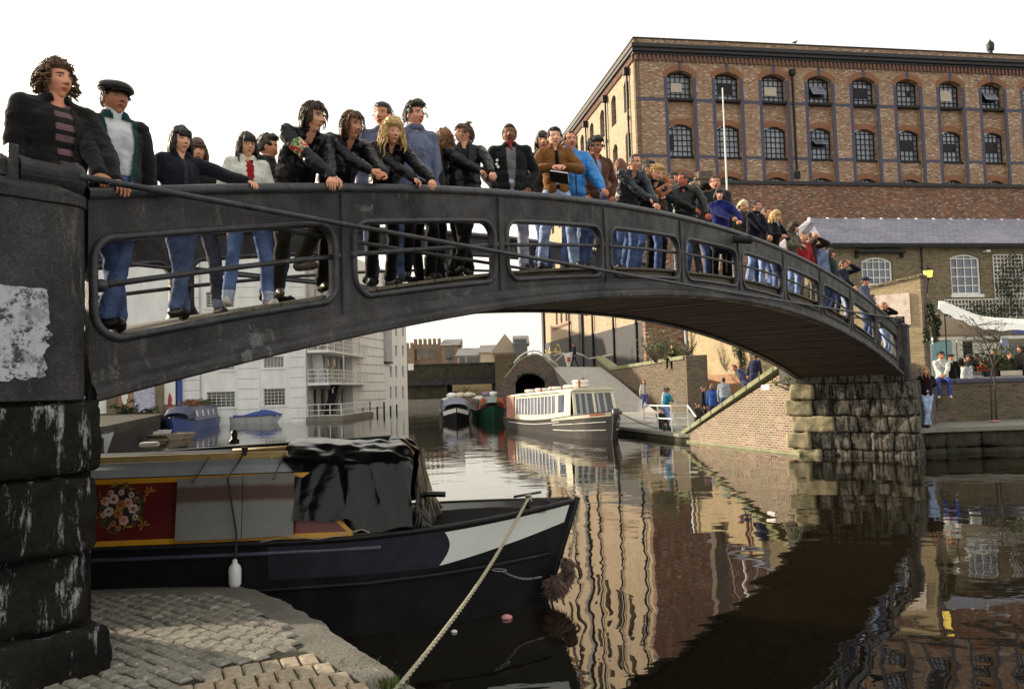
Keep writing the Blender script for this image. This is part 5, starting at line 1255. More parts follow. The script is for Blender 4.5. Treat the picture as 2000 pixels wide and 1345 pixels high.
# things on and against the boat
def on_boat(o, lab, cat): o.location = BO; o.rotation_euler = (0, 0, BA); tag(o, lab, cat); return o
ax0, az1 = nbp(341, 937, -.96); ax1, _ = nbp(571, 924, -.96); _, az0 = nbp(341, 1056, -.96)
m = NT('weathered_plywood'); sp = m.n('ShaderNodeSeparateXYZ'); m.l(m.co, sp.inputs[0])
zz = m.math('ADD', sp.outputs[2], m.math('MULTIPLY', m.noise(3, 3), .05))
mid = (az0+az1)/2+.13
bandf = m.ramp(m.math('ABSOLUTE', m.math('SUBTRACT', zz, mid+.02)), [(.05, (1, 1, 1)), (.085, (0, 0, 0))])
c = m.mix(bandf, m.mix(m.noise(9, 5, .8), (.25, .245, .24), (.16, .155, .15)), m.mix(m.noise(9, 5), (.12, .065, .055), (.07, .045, .04))); m.col(c); m.set(.85); m.bump(m.noise(50, 4), .5, .004)
mb = MB(); xm = ax0+(ax1-ax0)*.56
mb.ext([(ax0, -.955, az0), (xm-.004, -.955, az0-.0), (xm-.004, -.875, az1+.01), (ax0, -.875, az1)], (0, -.016, 0)); mb.ext([(xm+.004, -.957, az0+.0), (ax1, -.957, az0+.01), (ax1, -.877, az1+.02), (xm+.004, -.877, az1+.01)], (0, -.016, 0))
on_boat(mb.build('plywood_board', m.mat), 'grey weathered plywood board with a brown band leaning on the maroon cabin side', 'board')
def polepts(a, b, ya, yb): u0, z0 = nbp(a[0], a[1], ya); u1, z1 = nbp(b[0], b[1], yb); return (u0, ya, z0), (u1, yb, z1)
p, q_ = polepts((326, 882), (762, 853), .25, .1)
mb = MB(); mb.bar(p, q_, .12, .035); on_boat(mb.build('gangplank', M['black'], bevel=.005), 'long dark plank lying along the roof of the near narrowboat', 'plank')
p, q_ = polepts((455, 880), (690, 868), -.2, -.2)
mb = MB(); mb.tube([p, q_], .022, 8); on_boat(mb.build('boat_pole', brass, smooth=True), 'pale boat pole resting on the roof beside the dark plank', 'pole')
p, q_ = polepts((458, 884), (457, 862), .05, .05)
mb = MB(); mb.lathe([(.05, 0), (.05, .04), (.03, .05), (.035, .10), (.02, .14)], (p[0], p[1], zy1+.25), 12); on_boat(mb.build('roof_ventilator', M['black'], smooth=True), 'small black mushroom ventilator on the narrowboat roof', 'ventilator')
p, q_ = polepts((272, 893), (313, 890), -.1, -.1)
mb = MB(); mb.box(((p[0]+q_[0])/2, -.1, zy1+.28), (.17, .12, .05)); on_boat(mb.build('white_crate', M['white'], bevel=.02), 'small white tray on the narrowboat roof near the pillar', 'tray')
# hanging cord, fender, light lines
fdx, fdz = nbp(459, 1118, -1.05)
fd = thing('boat_fender', 'dirty white plastic fender hanging on a cord against the black hull', 'fender', BO, BA)
mb = MB(); mb.lathe([(.012, -.125), (.04, -.12), (.052, -.09), (.054, .03), (.045, .06), (.022, .085), (.02, .11), (.008, .12)], (fdx, -1.05, fdz), 14); mb.build('fender_body', M['white_boat'], fd, smooth=True)
cx0, cz0 = nbp(478, 883, -.66)
mb = MB(); mb.tube([(cx0, -.66, cz0+.03), (cx0-.02, -.74, cz0-.06), (cx0-.07, -.97, zy0+.55), (fdx, -.99, zy0+.05), (fdx, -1.04, fdz+.13)], .009, 6); mb.tube([(fdx, -1.04, fdz+.1), (fdx+.012, -1.04, fdz+.25)], .013, 6); mb.tube([(cx0, -.66, cz0-.03), (cx0, -.66, cz0+.05)], .03, 8); mb.build('cord', M['rope_dark'], fd)
mb = MB(); pr = None
for (x, y) in ((460, 1060), (500, 1060), (545, 1050), (556, 1046)): u, z = nbp(x, y, -1.0); pr = (pr or [])+[(u, -1.0, z)]
mb.tube(pr, .005, 5); pr = []
for (x, y) in ((556, 1046), (620, 1052), (670, 1044), (706, 1033), (722, 1040)): u, z = nbp(x, y, -1.0); pr.append((u, -1.0, z))
mb.tube(pr, .005, 5); on_boat(mb.build('slack_line', M['rope']), 'thin slack line looped along the gunwale below the tarpaulin', 'rope')
for (a, b) in (((408, 893), (376, 942)), ((556, 886), (534, 933))):
    p, q_ = polepts(a, b, -.70, -.97); mb = MB(); mb.tube([p, q_], .006, 5); mb.ell(q_, (.014, .014, .014), 0, 8, 5); on_boat(mb.build('board_tie', simple('brown_string', (.12, .06, .04), None, 5)), 'brown string tying the %s end of the grey board to the roof rail' % ('left' if a[0] < 500 else 'right'), 'string')
# mooring rope to the near quay
r0 = BO+Vector((-.50, -.19, 1.08)); r1 = atz(752, 1372, QN)
rp = MB(); pts = []
for i in range(61):
    t = i/60; p = r0.lerp(r1, t); p.z -= .10*math.sin(math.pi*t); pts.append(p)
for st in range(3):
    hl = []
    for i in range(241):
        t = i/240; p = r0.lerp(r1, t); p.z -= .10*math.sin(math.pi*t); a = t*150+st*2.094; hl.append(p+Vector((math.cos(a)*.0075, math.sin(a)*.004, math.sin(a)*.0075)))
    rp.tube(hl, .0085, 5)
rp.tube([r0+Vector((math.cos(a*.7)*.03, math.sin(a*.7)*.03, -.03+a*.004)) for a in range(18)], .011, 6)
tag(rp.build('mooring_rope', M['rope'], smooth=True), 'thick pale mooring rope stretched from the narrowboat bow down to the near quay', 'rope')
# matted rope bow fender and its chain
bfp = BO+Vector((.06, -.06, .42)); mb = MB(); rng = random.Random(9)
base = [(0.02, 0, .42), (.0, -.02, .28), (-.06, -.03, .14)]
mb.ell((-.13, -.06, .34), (.06, .07, .10), 0, 12, 8); mb.ell((-.26, -.12, .20), (.09, .07, .08), 0, 12, 8)
for i in range(1600):
    c_, rr2 = ((Vector((-.13, -.06, .34)), Vector((.07, .085, .12))) if rng.random() < .42 else (Vector((-.26, -.12, .20)), Vector((.12, .09, .10))))
    d = Vector((rng.gauss(0, 1), rng.gauss(0, 1), rng.gauss(0, 1))).normalized(); p = c_+Vector((d.x*rr2.x, d.y*rr2.y, d.z*rr2.z))*.95; p = p+Vector((1, 1, 1))*noise.noise(p*14)*.04; q2 = p+d*rng.uniform(.005, .03)+Vector((rng.gauss(0, .02), rng.gauss(0, .02), -rng.uniform(.01, .06))); s2 = d.orthogonal()*.009
    mb.add([p-s2, p+s2, q2], [(0, 1, 2)])
bf = thing('bow_fender', 'shaggy brown rope fender slung around the stem of the near narrowboat', 'fender', BO, BA); mb.build('rope_mat', simple('matted_brown_rope', (.07, .04, .03), (.14, .09, .07), 14, .95, 0, .8, 40), bf)
mb = MB(); mb.tube([(.03, -.03, 1.0), (-.02, -.05, .8), (-.11, -.06, .42)], .008, 6); mb.tube([(.02, .02, 1.03), (.0, -.01, .9), (-.08, -.02, .45)], .006, 6); mb.build('sling_rope', M['rope'], bf)
ca = BO  # chain: links along a sagging curve on the near bow
cu0, cz_0 = nbp(962, 1100, -.42); cu1, cz_1 = nbp(1060, 1125, -.14)
cm = MB(); n = 20
def link(mb, c_, d, L_, r_, th, flip):
    d = Vector(d).normalized(); s2 = Vector((0, 1, 0)).cross(d).normalized() if not flip else Vector((0, 1, 0)); P_ = []
    for k in range(12): a = 2*math.pi*k/12; P_.append(Vector(c_)+d*(math.cos(a)*L_)+s2*(math.sin(a)*r_))
    P_.append(P_[0]); P_.append(P_[1]); mb.tube(P_, th, 5)
for i in range(n):
    t = .22+.78*i/n; p = Vector((cu0+(cu1-cu0)*t, -.47+.33*t, cz_0+(cz_1-cz_0)*t-.07*math.sin(math.pi*t))); p2 = Vector((cu0+(cu1-cu0)*(t+.02), -.47+.33*(t+.02), cz_0+(cz_1-cz_0)*(t+.02)-.07*math.sin(math.pi*(t+.02))))
    link(cm, p, p2-p, .017, .009, .0035, i % 2)
link(cm, ((cu0*.88+cu1*.12), -.46, (cz_0*.88+cz_1*.12)-.03), (cu1-cu0, .3, -.12), .09, .012, .004, 0)
on_boat(cm.build('chain', M['chain'], smooth=True), 'light steel chain hanging across the narrowboat bow to the rope fender', 'chain')
# litter afloat
rng = random.Random(31)
mb = MB(); p = atz(990, 1207, WZ); mb.ell((p.x, p.y, WZ+.01), (.055, .045, .03), 0, 10, 6); tag(mb.build('floating_litter', simple('pink_plastic', (.5, .12, .12), (.6, .35, .35), 20, .4)), 'pink scrap of litter floating beside the black hull', 'litter')
for i, (a, b) in enumerate(((887, 1234), (1115, 1040))):
    p = atz(a, b, WZ); mb = MB(); mb.ell((p.x, p.y, WZ+.008), (.03, .025, .015), 0, 8, 5); tag(mb.build('floating_litter', M['white']), ['white scrap of litter floating left of the pink one', 'tiny white scrap afloat right of the bow'][i], 'litter')

# ---- passenger trip boat
tb = thing('trip_boat', 'cream and black passenger trip boat with a row of windows and lifebuoys on its roof', 'boat')
bowp = Vector((3.95, 31.2, WZ)); stn = Vector((.25, 44.6, WZ)); TL = (bowp-stn).length; TA = math.atan2((bowp-stn).y, (bowp-stn).x)
tb.location = bowp; tb.rotation_euler = (0, 0, TA)
trb = simple('trip_boat_black', (.03, .028, .03), (.05, .045, .045), 3, .4, 0, .2, 20, .5)
P, g, w_ = hull(tb, TL, 2.25, .55, 1.16, trb, 3.0, .35, 1.5, sheer=9)
cream = simple('cream_boat_paint', (.70, .66, .50), (.64, .60, .46), 3, .4, 0, .1, 20, .5)
for sd in (-1, 1):
    patch(P, .12, 4.6, lambda t: g(t)-.10-.10*max(0, 1-t/3.5), lambda t: g(t)-.0, sd, .008, 16, 4).build('cream_bulwark', cream, tb)
    mb = MB()
    for zz_ in (.33, .62): mb.tube([P(t, zz_*g(t)/1.0+.02, sd, .01) for t in (.3, .8, 1.5, 2.4, 3.4, 4.6)], .014, 5)
    mb.tube([P(t, g(t)-.18, sd, .01) for t in (3.6, 5, 7, 9, 12, TL-.4)], .014, 5); mb.build('white_line', M['white'], tb)
    patch(P, 11.2, TL-.15, lambda t: g(t)+.02, lambda t: g(t)+1.15, sd, -.12, 6, 3).build('red_stern_panel', simple('faded_red_panel', (.32, .07, .06), (.42, .25, .2), 4, .5), tb)
mb = MB(); mb.tube([(.05, 0, 1.24), (.02, 0, 1.0), (-.14, 0, .7), (-.29, 0, .2), (-.44, 0, -.3)], [.15, .15, .09, .05, .04], 10); mb.build('stem_post', trb, tb, smooth=True)
def rf(t): return 2.03-.11*0-.028*(t-2)      # roof line falls slightly aft
mb = MB(); roofs = []
ts = [2.3, 3.0, 4.4, 7, 9, 11, TL-.4]
V = []
for t in ts:
    hw = min(w_(t)-.12, .98)*(.93 if t < 3.2 else 1); z = rf(t); V += [(-t, -hw-.05, z-.06), (-t, -hw-.03, z), (-t, -hw*.6, z+.07), (-t, 0, z+.10), (-t, hw*.6, z+.07), (-t, hw+.03, z), (-t, hw+.05, z-.06)]
mb.add(V, [(i*7+j, i*7+j+1, (i+1)*7+j+1, (i+1)*7+j) for i in range(len(ts)-1) for j in range(6)]+[tuple(range(7)), tuple((len(ts)-1)*7+j for j in reversed(range(7)))]+[(i*7+6, i*7, (i+1)*7, (i+1)*7+6) for i in range(len(ts)-1)]); mb.build('roof', cream, tb, fix=True)
for sd in (-1, 1):
    def S3(t, v, off=0): zl = g(t)+.0; return Vector((-t, sd*((min(w_(t)-.12, .98))*(1-.05*v)+off), zl+(rf(t)-.03-zl)*v))
    def quad(t0, t1, v0, v1, name, mat, off=0, par=tb):
        mb = MB(); mb.grid(lambda a, b: S3(t0+(t1-t0)*a, v0+(v1-v0)*b, off), 8, 3); return mb.build(name, mat, par)
    quad(2.5, TL-.5, 0, .20, 'side_panel', cream); quad(2.5, TL-.5, .86, 1.0, 'eaves_panel', cream)
    gl = quad(4.3, 10.9, .20, .86, 'side_glazing', M['glass'], -.02)
    for k in range(13): t = 4.4+k*6.5/12; mb = MB(); a = S3(t, .18, .01); b = S3(t, .88, .01); mb.bar(a, b, .06, .03); mb.build('window_mullion', M['white'], tb)
    quad(2.5, 3.3, .2, .86, 'side_panel', cream); quad(4.1, 4.35, .2, .86, 'side_panel', cream, .005); quad(10.9, 11.3, .2, .86, 'side_panel', cream, .003)
    quad(3.3, 4.1, .2, .86, 'door_window', M['glass_blue'], -.01)
# raked windscreen
hw = w_(2.4)-.13; z0_ = g(2.2)-.02; z1_ = rf(2.3)
mb = MB(); f4 = lambda y, v, off=0: (-2.05-.35*v+off, y*(1-.06*v), z0_+(z1_-z0_)*v)
mb.ext([f4(-hw, 0), f4(hw, 0), f4(hw, 1), f4(-hw, 1)], (-.04, 0, 0), 0, [[f4(-hw*.86, .08), f4(-hw*.06, .08), f4(-hw*.06, .84), f4(-hw*.86, .84)], [f4(hw*.06, .08), f4(hw*.86, .08), f4(hw*.86, .84), f4(hw*.06, .84)]]); mb.build('windscreen_frame', cream, tb)
mb = MB(); mb.add([f4(-hw*.9, .05, -.03), f4(hw*.9, .05, -.03), f4(hw*.9, .88, -.03), f4(-hw*.9, .88, -.03)], [(0, 1, 2, 3)]); mb.build('windscreen', M['glass_dark'], tb)
for k, y in enumerate((-.62, -.35, .2, .5)): mb = MB(); mb.add([f4(y-.06, .06, -.015), f4(y+.06, .06, -.015), f4(y+.05, .86, -.015), f4(y-.05, .86, -.015)], [(0, 1, 2, 3)]); mb.build('curtain', M['white_shade'], tb)
mb = MB()
for sd in (-1, 1): patch(P, .35, 1.0, lambda t: g(t)-.13, lambda t: g(t)-.05, sd, .013, 5, 2, 0, mb)
mb.build('red_scroll_mark', simple('red_scroll_paint', (.5, .12, .07), None, 5), tb)
# lifebuoys and red/white cushions lying on the roof
red = simple('signal_red', (.55, .06, .03), (.45, .05, .03), 6, .5, 0, 0)
def buoy(t, y, z, lab):
    mb = MB(); n = 24; Rr = .30; r2 = .075; V = []; F = []
    for i in range(n):
        a = 2*math.pi*i/n
        for j in range(8): b = 2*math.pi*j/8; V.append(((Rr+r2*math.cos(b))*math.cos(a), (Rr+r2*math.cos(b))*math.sin(a), r2*math.sin(b)))
    for i in range(n):
        for j in range(8): F.append((i*8+j, ((i+1) % n)*8+j, ((i+1) % n)*8+(j+1) % 8, i*8+(j+1) % 8))
    mb.v = V; mb.f = F; mb.m = [1 if (i//8) % 6 == 0 else 0 for i in range(len(F))]
    o = mb.build('lifebuoy', [M['white'], red], smooth=True); q3 = Matrix.Rotation(TA, 4, 'Z') @ Vector((-t, y, z)); o.location = bowp+q3; o.rotation_euler = (0, 0, TA+.3*t); tag(o, lab, 'lifebuoy', 'lifebuoys on the trip boat roof'); return o
names = ['bottom lifebuoy of the pair at the front of the trip boat roof', 'top lifebuoy of the pair at the front of the trip boat roof', 'white and red lifebuoy second from the bow on the trip boat roof', 'middle white and red lifebuoy on the trip boat roof', 'fourth lifebuoy from the bow on the trip boat roof', 'lifebuoy nearest the stern on the trip boat roof']
for (t, dz), nm in zip(((3.1, .18), (3.1, .34), (4.3, .18), (6.4, .18), (8.6, .18), (10.4, .18)), names): buoy(t, -.25, rf(t)+dz, nm)
# mooring line to the bank
mb = MB(); a = bowp+Vector((0, .2, 1.2)); b = Vector((6.2, 31.0, QL+.03)); mb.tube([a.lerp(b, i/12)-Vector((0, 0, .18*math.sin(math.pi*i/12))) for i in range(13)], .018, 6); tag(mb.build('mooring_line', M['rope_dark']), 'dark mooring line from the trip boat bow to the towpath', 'rope')

# ---- smaller narrowboats
def narrowboat(lab, bow, ang, L, hullc, cabc, roofc, bowc=None, names='narrowboat', wins=4, tent=None, trim=None, sheer=.35, stripes=None):
    t = thing(names, lab, 'narrowboat', bow, ang)
    P, g, w_ = hull(t, L, 2.05, .62, .62+sheer, hullc, 2.6, .3)
    a, b = 2.4, L-1.2
    mb = MB(); sec = [(-.90, .60), (-.78, 1.42), (-.4, 1.53), (0, 1.57), (.4, 1.53), (.78, 1.42), (.90, .60)]; n = len(sec)
    mb.add([(-x, y, z) for x in (a, b) for y, z in sec], [(j, j+1, n+j+1, n+j) for j in range(n-1)]+[tuple(range(n)), tuple(n+j for j in reversed(range(n)))])
    mb.m = [1 if j in (1, 2, 3, 4) else 0 for j in range(n-1)]+[0, 0]
    mb.build('cabin', [cabc, roofc], t, fix=True)
    for sd in (-1, 1):
        for k in range(wins):
            x = -(a+.8+(b-a-1.4)*k/max(1, wins-1)); m_ = MB(); m_.ext([(x-.25, sd*.885, .88), (x+.25, sd*.885, .88), (x+.25, sd*.82, 1.28), (x-.25, sd*.82, 1.28)], (0, sd*.01, 0)); m_.build('cabin_window', M['white'] if wins == 5 else M['glass_dark'], t)
    if tent:
        mb = MB(); mb.grid(lambda u, v: (-(.9+(a-.9)*u), (-(.75+.2*u))*math.cos(math.pi*v), .8+(.4+.42*u)*math.sin(math.pi*v)**.55), 8, 14); mb.build('bow_canopy', tent, t, smooth=False)
    if bowc:
        for sd in (-1, 1): patch(P, .03, 1.5, lambda t: g(t)-.30, lambda t: g(t)-.0, sd, .01, 8, 3).build('bow_flash', bowc, t)
    if trim:
        for sd in (-1, 1):
            mb = MB(); mb.ext([(-b+.0, sd*.885, .66), (-b+1.1, sd*.885, .66), (-b+.8, sd*.85, 1.0), (-b+1.1, sd*.81, 1.38), (-b+.0, sd*.81, 1.38)], (0, sd*.012, 0)); mb.build('side_panel', trim, t)
        m_ = MB(); m_.ext([(-L+.02, -.5, .3), (-L+.02, .5, .3), (-L+.02, .6, .75), (-L+.02, -.6, .75)], (-.02, 0, 0)); m_.build('stern_plate', stripes or trim, t)
    return t
blk = M['hull_black']
narrowboat('dark narrowboat with grey tented bow and white bow flashes pointing at the camera', Vector((-3.75, 52.2, WZ)), R(-84), 14, blk, simple('grey_cabin', (.10, .10, .12), None, 3, .5), simple('pale_roof', (.55, .53, .48), None, 3, .6), M['white'], tent=simple('grey_canvas_cover', (.17, .18, .24), (.12, .13, .18), 4, .7))
gr = simple('deep_green_boat_paint', (.018, .075, .05), (.012, .05, .035), 3, .35); orr = simple('orange_red_boat_paint', (.62, .08, .02), (.5, .06, .02), 3, .4)
narrowboat('green and red narrowboat moored between the dark boat and the brick arch bridge', Vector((-1.35, 53.4, WZ)), R(-84), 15, gr, simple('weathered_mauve_cabin', (.28, .2, .2), (.2, .14, .15), 3, .6), simple('cream_roof', (.6, .55, .45), None, 3, .6), gr, tent=gr, trim=orr)
for sd in (-1, 1):
    mb = MB(); c0 = Vector((-1.35, 53.4, WZ)); mb.ext([(sd*.85, 0, .75), (sd*.35, 0, 1.0), (sd*.25, 0, 1.2), (sd*.45, 0, 1.5), (sd*.70, 0, 1.5), (sd*.95, 0, .8)], (0, .03, 0)); mb.build('red_bow_board', orr, [o for o in bpy.data.objects if o.name.startswith('narrowboat') and o.get('label', '').startswith('green and red')][0]).rotation_euler = (0, 0, R(90))
    bpy.data.objects[-1] if False else None
for ob_ in bpy.data.objects:
    if ob_.name.startswith('red_bow_board'): ob_.location = (-1.4, 0, 0)
for i, (px, py, c_, l_) in enumerate(((882, 770, 'white', 'white bundle on the dark narrowboat roof'), (899, 771, 'cream', 'cream sack on the dark narrowboat roof'), (916, 772, 'cream', 'cream bundle on the red narrowboat roof'), (950, 769, 'mauve', 'mauve bags on the red narrowboat roof'), (963, 768, 'white', 'white bag at the front of the red narrowboat roof'))):
    p = atY(px, py+3, 57); mb = MB(); mb.ell((p.x, p.y, WZ+1.72), (.38, .5, .22), 0, 10, 6); mb.ell((p.x+.2, p.y+.5, WZ+1.70), (.3, .4, .18), 0, 10, 6)
    tag(mb.build('roof_bundle', {'white': M['white'], 'cream': M['boardcol'], 'mauve': simple('mauve_cloth', (.25, .2, .35), None, 4)}[c_], smooth=True), l_, 'bundle')
blu = simple('navy_blue_boat_paint', (.02, .03, .09), (.015, .02, .06), 3, .4); blu2 = simple('blue_boat_paint', (.05, .09, .32), (.06, .10, .25), 3, .4)
bn = atz(333, 846, WZ)
narrowboat('blue narrowboat with white window frames and potted plants on its roof by the left quay', Vector((bn.x-.1, bn.y+.5, WZ)), R(-79), 13, blu2, simple('grey_blue_cabin', (.16, .18, .30), (.12, .13, .24), 3, .5), blu, wins=5, tent=blu)
for i in range(5):
    p = Vector((bn.x-1.0-.27*i, bn.y+5+1.5*i, WZ+1.75)); bush('roof_plant', ['reddish potted plants nearest on the blue narrowboat roof', 'second clump of pot plants on the blue narrowboat roof', 'third clump of pot plants on the blue narrowboat roof', 'fourth green clump on the blue narrowboat roof', 'farthest green clump on the blue narrowboat roof'][i], p, (.5, .6, .28), 200, .08, M['leaf'] if i > 2 else simple('terracotta_flowers', (.35, .10, .06), (.10, .10, .04), 9, .8), 40+i, 4, 'plant')
# small cruiser with blue cover
cr = atz(588, 820, WZ)
ct = thing('motor_cruiser', 'small white cruiser with a blue canvas cover moored against the white building', 'boat', Vector((atz(580, 822, WZ).x, 62.2, WZ)), R(12))
P, g, w_ = hull(ct, 4.6, 1.7, .55, .75, simple('grey_white_hull', (.42, .43, .44), (.34, .35, .36), 3, .5), 1.8, .4, .6)
mb = MB(); mb.grid(lambda u, v: (-.7-3.5*u, -.80*math.cos(math.pi*v)*(.8 if u < .1 else 1), .50+(.25+.40*math.sin(math.pi*min(1, u*1.3)))*math.sin(math.pi*v)**.6+.03*noise.noise(Vector((u*9, v*6, 0)))), 16, 12); mb.build('canvas_cover', simple('royal_blue_canvas', (.04, .08, .32), (.03, .05, .2), 4, .7), ct, smooth=True)
for x in (-1.2, -2.2, -3.2): mb = MB(); mb.tube([P(-x, .5, -1, .04), P(-x, .2, -1, .05)], .04, 6); mb.build('fender', M['white_shade'], ct)
# punts
M['punt'] = simple('weathered_punt_wood', (.20, .16, .11), (.12, .09, .06), 4, .85, 0, .5, 20)
def punt(a, b, wd, lab, mat):
    A_ = atz(a[0], a[1], WZ); B_ = atz(b[0], b[1], WZ); d = B_-A_; L_ = d.length; t = thing('punt', lab, 'boat', A_, math.atan2(d.y, d.x))
    mb = MB(); h = .32; mb.ext([(0, -wd/2, h), (.4, -wd/2, -.1), (L_-.4, -wd/2, -.1), (L_, -wd/2, h)], (0, .05, 0)); mb.ext([(0, wd/2-.05, h), (.4, wd/2-.05, -.1), (L_-.4, wd/2-.05, -.1), (L_, wd/2-.05, h)], (0, .05, 0)); mb.b2((.35, -wd/2, .0), (L_-.35, wd/2, .04)); mb.bar((.2, 0, .13), (.02, 0, h), wd-.1, .03); mb.bar((L_-.2, 0, .13), (L_-.02, 0, h), wd-.1, .03)
    mb.build('punt_hull', mat, t)
    mb = MB()
    for k in (.3, .6): mb.b2((L_*k, -wd/2, h-.1), (L_*k+.25, wd/2, h-.06))
    mb.build('thwart', mat, t)
punt((264, 856), (320, 850), 1.1, 'grey white flat dinghy moored by the left quay', M['white_shade'])
punt((303, 862), (364, 856), 1.3, 'brown wooden punt floating right of the grey dinghy', M['punt'])
punt((226, 868), (262, 862), .9, 'dark low punt nearest the left quay piling', M['black'])
lb = atz(214, 893, WZ)
lt_ = thing('moored_boat', 'white cabin boat mostly hidden behind the big left pillar', 'boat', Vector((lb.x+.05, lb.y+.2, WZ)), R(-12)); P, g, w_ = hull(lt_, 6, 2.2, .75, .95, M['white_shade'], 1.6, .4)
mb = MB(); mb.ext([(-.9, -.8, .85), (-5, -.8, .85), (-5, -.8, 1.9), (-1.9, -.8, 1.9)], (0, 1.6, 0)); mb.build('cabin', M['white_boat'], lt_)
mb = MB()
for y in (-.6, -.2, .2, .6): mb.bar((-.97, y, .95), (-1.85, y, 1.8), .28, .02)
mb.build('cabin_window', M['glass_dark'], lt_)
# ------------------------------------------------------------------ people
def sm(a, b, x): t = max(0.0, min(1.0, (x-a)/(b-a))); return t*t*(3-2*t)
def head_surface(x, y, z, nose=1.0, fem=0.0):
    """x,y,z on the unit sphere (y<0 is the face) -> head point in metres, origin at head centre"""
    X = x*.074; Y = y*.094; Z = z*.118
    if Z < -.01: 
        k = sm(-.01, -.118, Z); X *= 1-(.30+.08*fem)*k
        if Y > 0: Y *= 1-.55*k
        else: Y *= 1-.05*k
    if Z > .03: X *= 1-.10*sm(.03, .118, Z)
    if Y < 0:
        Y *= 1-.06*sm(.0, .05, abs(X))
        # flatten face, then features
        fy = 0
        g = lambda a, b, sa, sb: math.exp(-((X-a)/sa)**2-((Z-b)/sb)**2)
        prof = sm(.028, -.024, Z)*(1-sm(-.026, -.040, Z))
        fy -= nose*.026*math.exp(-(X/(.0085+.0075*sm(0, -.025, Z)))**2)*prof
        fy -= .004*(g(.016, -.030, .008, .007)+g(-.016, -.030, .008, .007))
        fy += .010*(g(.030, .010, .016, .013)+g(-.030, .010, .016, .013))
        fy -= .005*(g(.028, .034, .020, .007)+g(-.028, .034, .020, .007))*(1-.6*fem)
        fy -= .005*(g(.046, -.022, .016, .016)+g(-.046, -.022, .016, .016))
        fy -= .0075*g(0, -.056, .022, .011)
        fy += .004*g(0, -.057, .024, .0018)
        fy += .004*g(0, -.074, .018, .006)
        fy -= .009*g(0, -.098, .020, .013)
        fy -= .0035*(g(.030, .010, .011, .0065)+g(-.030, .010, .011, .0065))
        Y += fy*min(1, -y*2.2)
    return Vector((X, Y, Z))
def head_mesh(q, moust=False, stubble=False, fem=0, nose=1.0):
    """returns verts, faces, mats: 0 skin 1 eye white 2 dark 3 lip 4 hair(brow)"""
    nu, nv = ((104, 84), (64, 48), (30, 22))[q]
    V = []; F = []; Mx = []
    for j in range(nv+1):
        ph = math.pi*j/nv; ph = ph-.18*math.sin(2*ph)*-1*.35
        for i in range(nu):
            t = i/nu*2-1                      # -1..1, face at 0
            a = math.pi*(abs(t)**1.45)*(1 if t >= 0 else -1)
            x = math.sin(a)*math.sin(ph); y = -math.cos(a)*math.sin(ph); z = math.cos(ph)
            V.append(head_surface(x, y, z, nose, fem))
    for j in range(nv):
        for i in range(nu):
            i2 = (i+1) % nu; f = (j*nu+i, (j+1)*nu+i, (j+1)*nu+i2, j*nu+i2); F.append(f)
            c = (V[f[0]]+V[f[1]]+V[f[2]]+V[f[3]])/4; m = 0
            if c.y < -.03:
                ax = abs(c.x); e = ((ax-.030)/.0125)**2+((c.z-.010)/.0052)**2
                if q < 2:
                    if e < 1: m = 2 if ((ax-.030)/.0068)**2+((c.z-.0105)/.0068)**2 < 1 else 1
                    elif e < 1.9 and c.z > .011: m = 2
                    elif .013 < ax < .047 and abs(c.z-(.029-.10*max(0, ax-.032))) < .0030+(.0012 if not fem else 0): m = 4
                    elif ax < .023 and abs(c.z+.0575) < .0062*(1-(ax/.025)**2)+.0008: m = 2 if (abs(c.z+.0575) < .0011 and ax < .02) else 3
                    elif ax < .007 and ax > .003 and abs(c.z+.0375) < .0022: m = 2
                    elif moust and ax < .028 and -.051 < c.z < -.0405+.0*ax: m = 4
                else:
                    if ((ax-.030)/.017)**2+((c.z-.012)/.010)**2 < 1: m = 2
                    elif ax < .022 and abs(c.z+.057) < .007: m = 3
                if stubble and m == 0 and c.z < -.045 and ax < .055: m = 5
            Mx.append(m)
    return V, F, Mx
_hm = {}
def cached_head(*k):
    if k not in _hm: _hm[k] = head_mesh(*k)
    return _hm[k]
def ear(mb, s, fr, q):
    rot = fr.to_3x3() @ Matrix.Rotation(R(s*-18), 3, 'Z') @ Matrix.Rotation(R(12), 3, 'X')
    mb.ell(fr @ Vector((s*.073, .006, -.004)), (.008, .018, .031), 0, 10 if q < 2 else 6, 8 if q < 2 else 5, rot)
    if q == 0: mb.ell(fr @ Vector((s*.078, .0, -.004)), (.005, .010, .018), 0, 8, 6, rot)

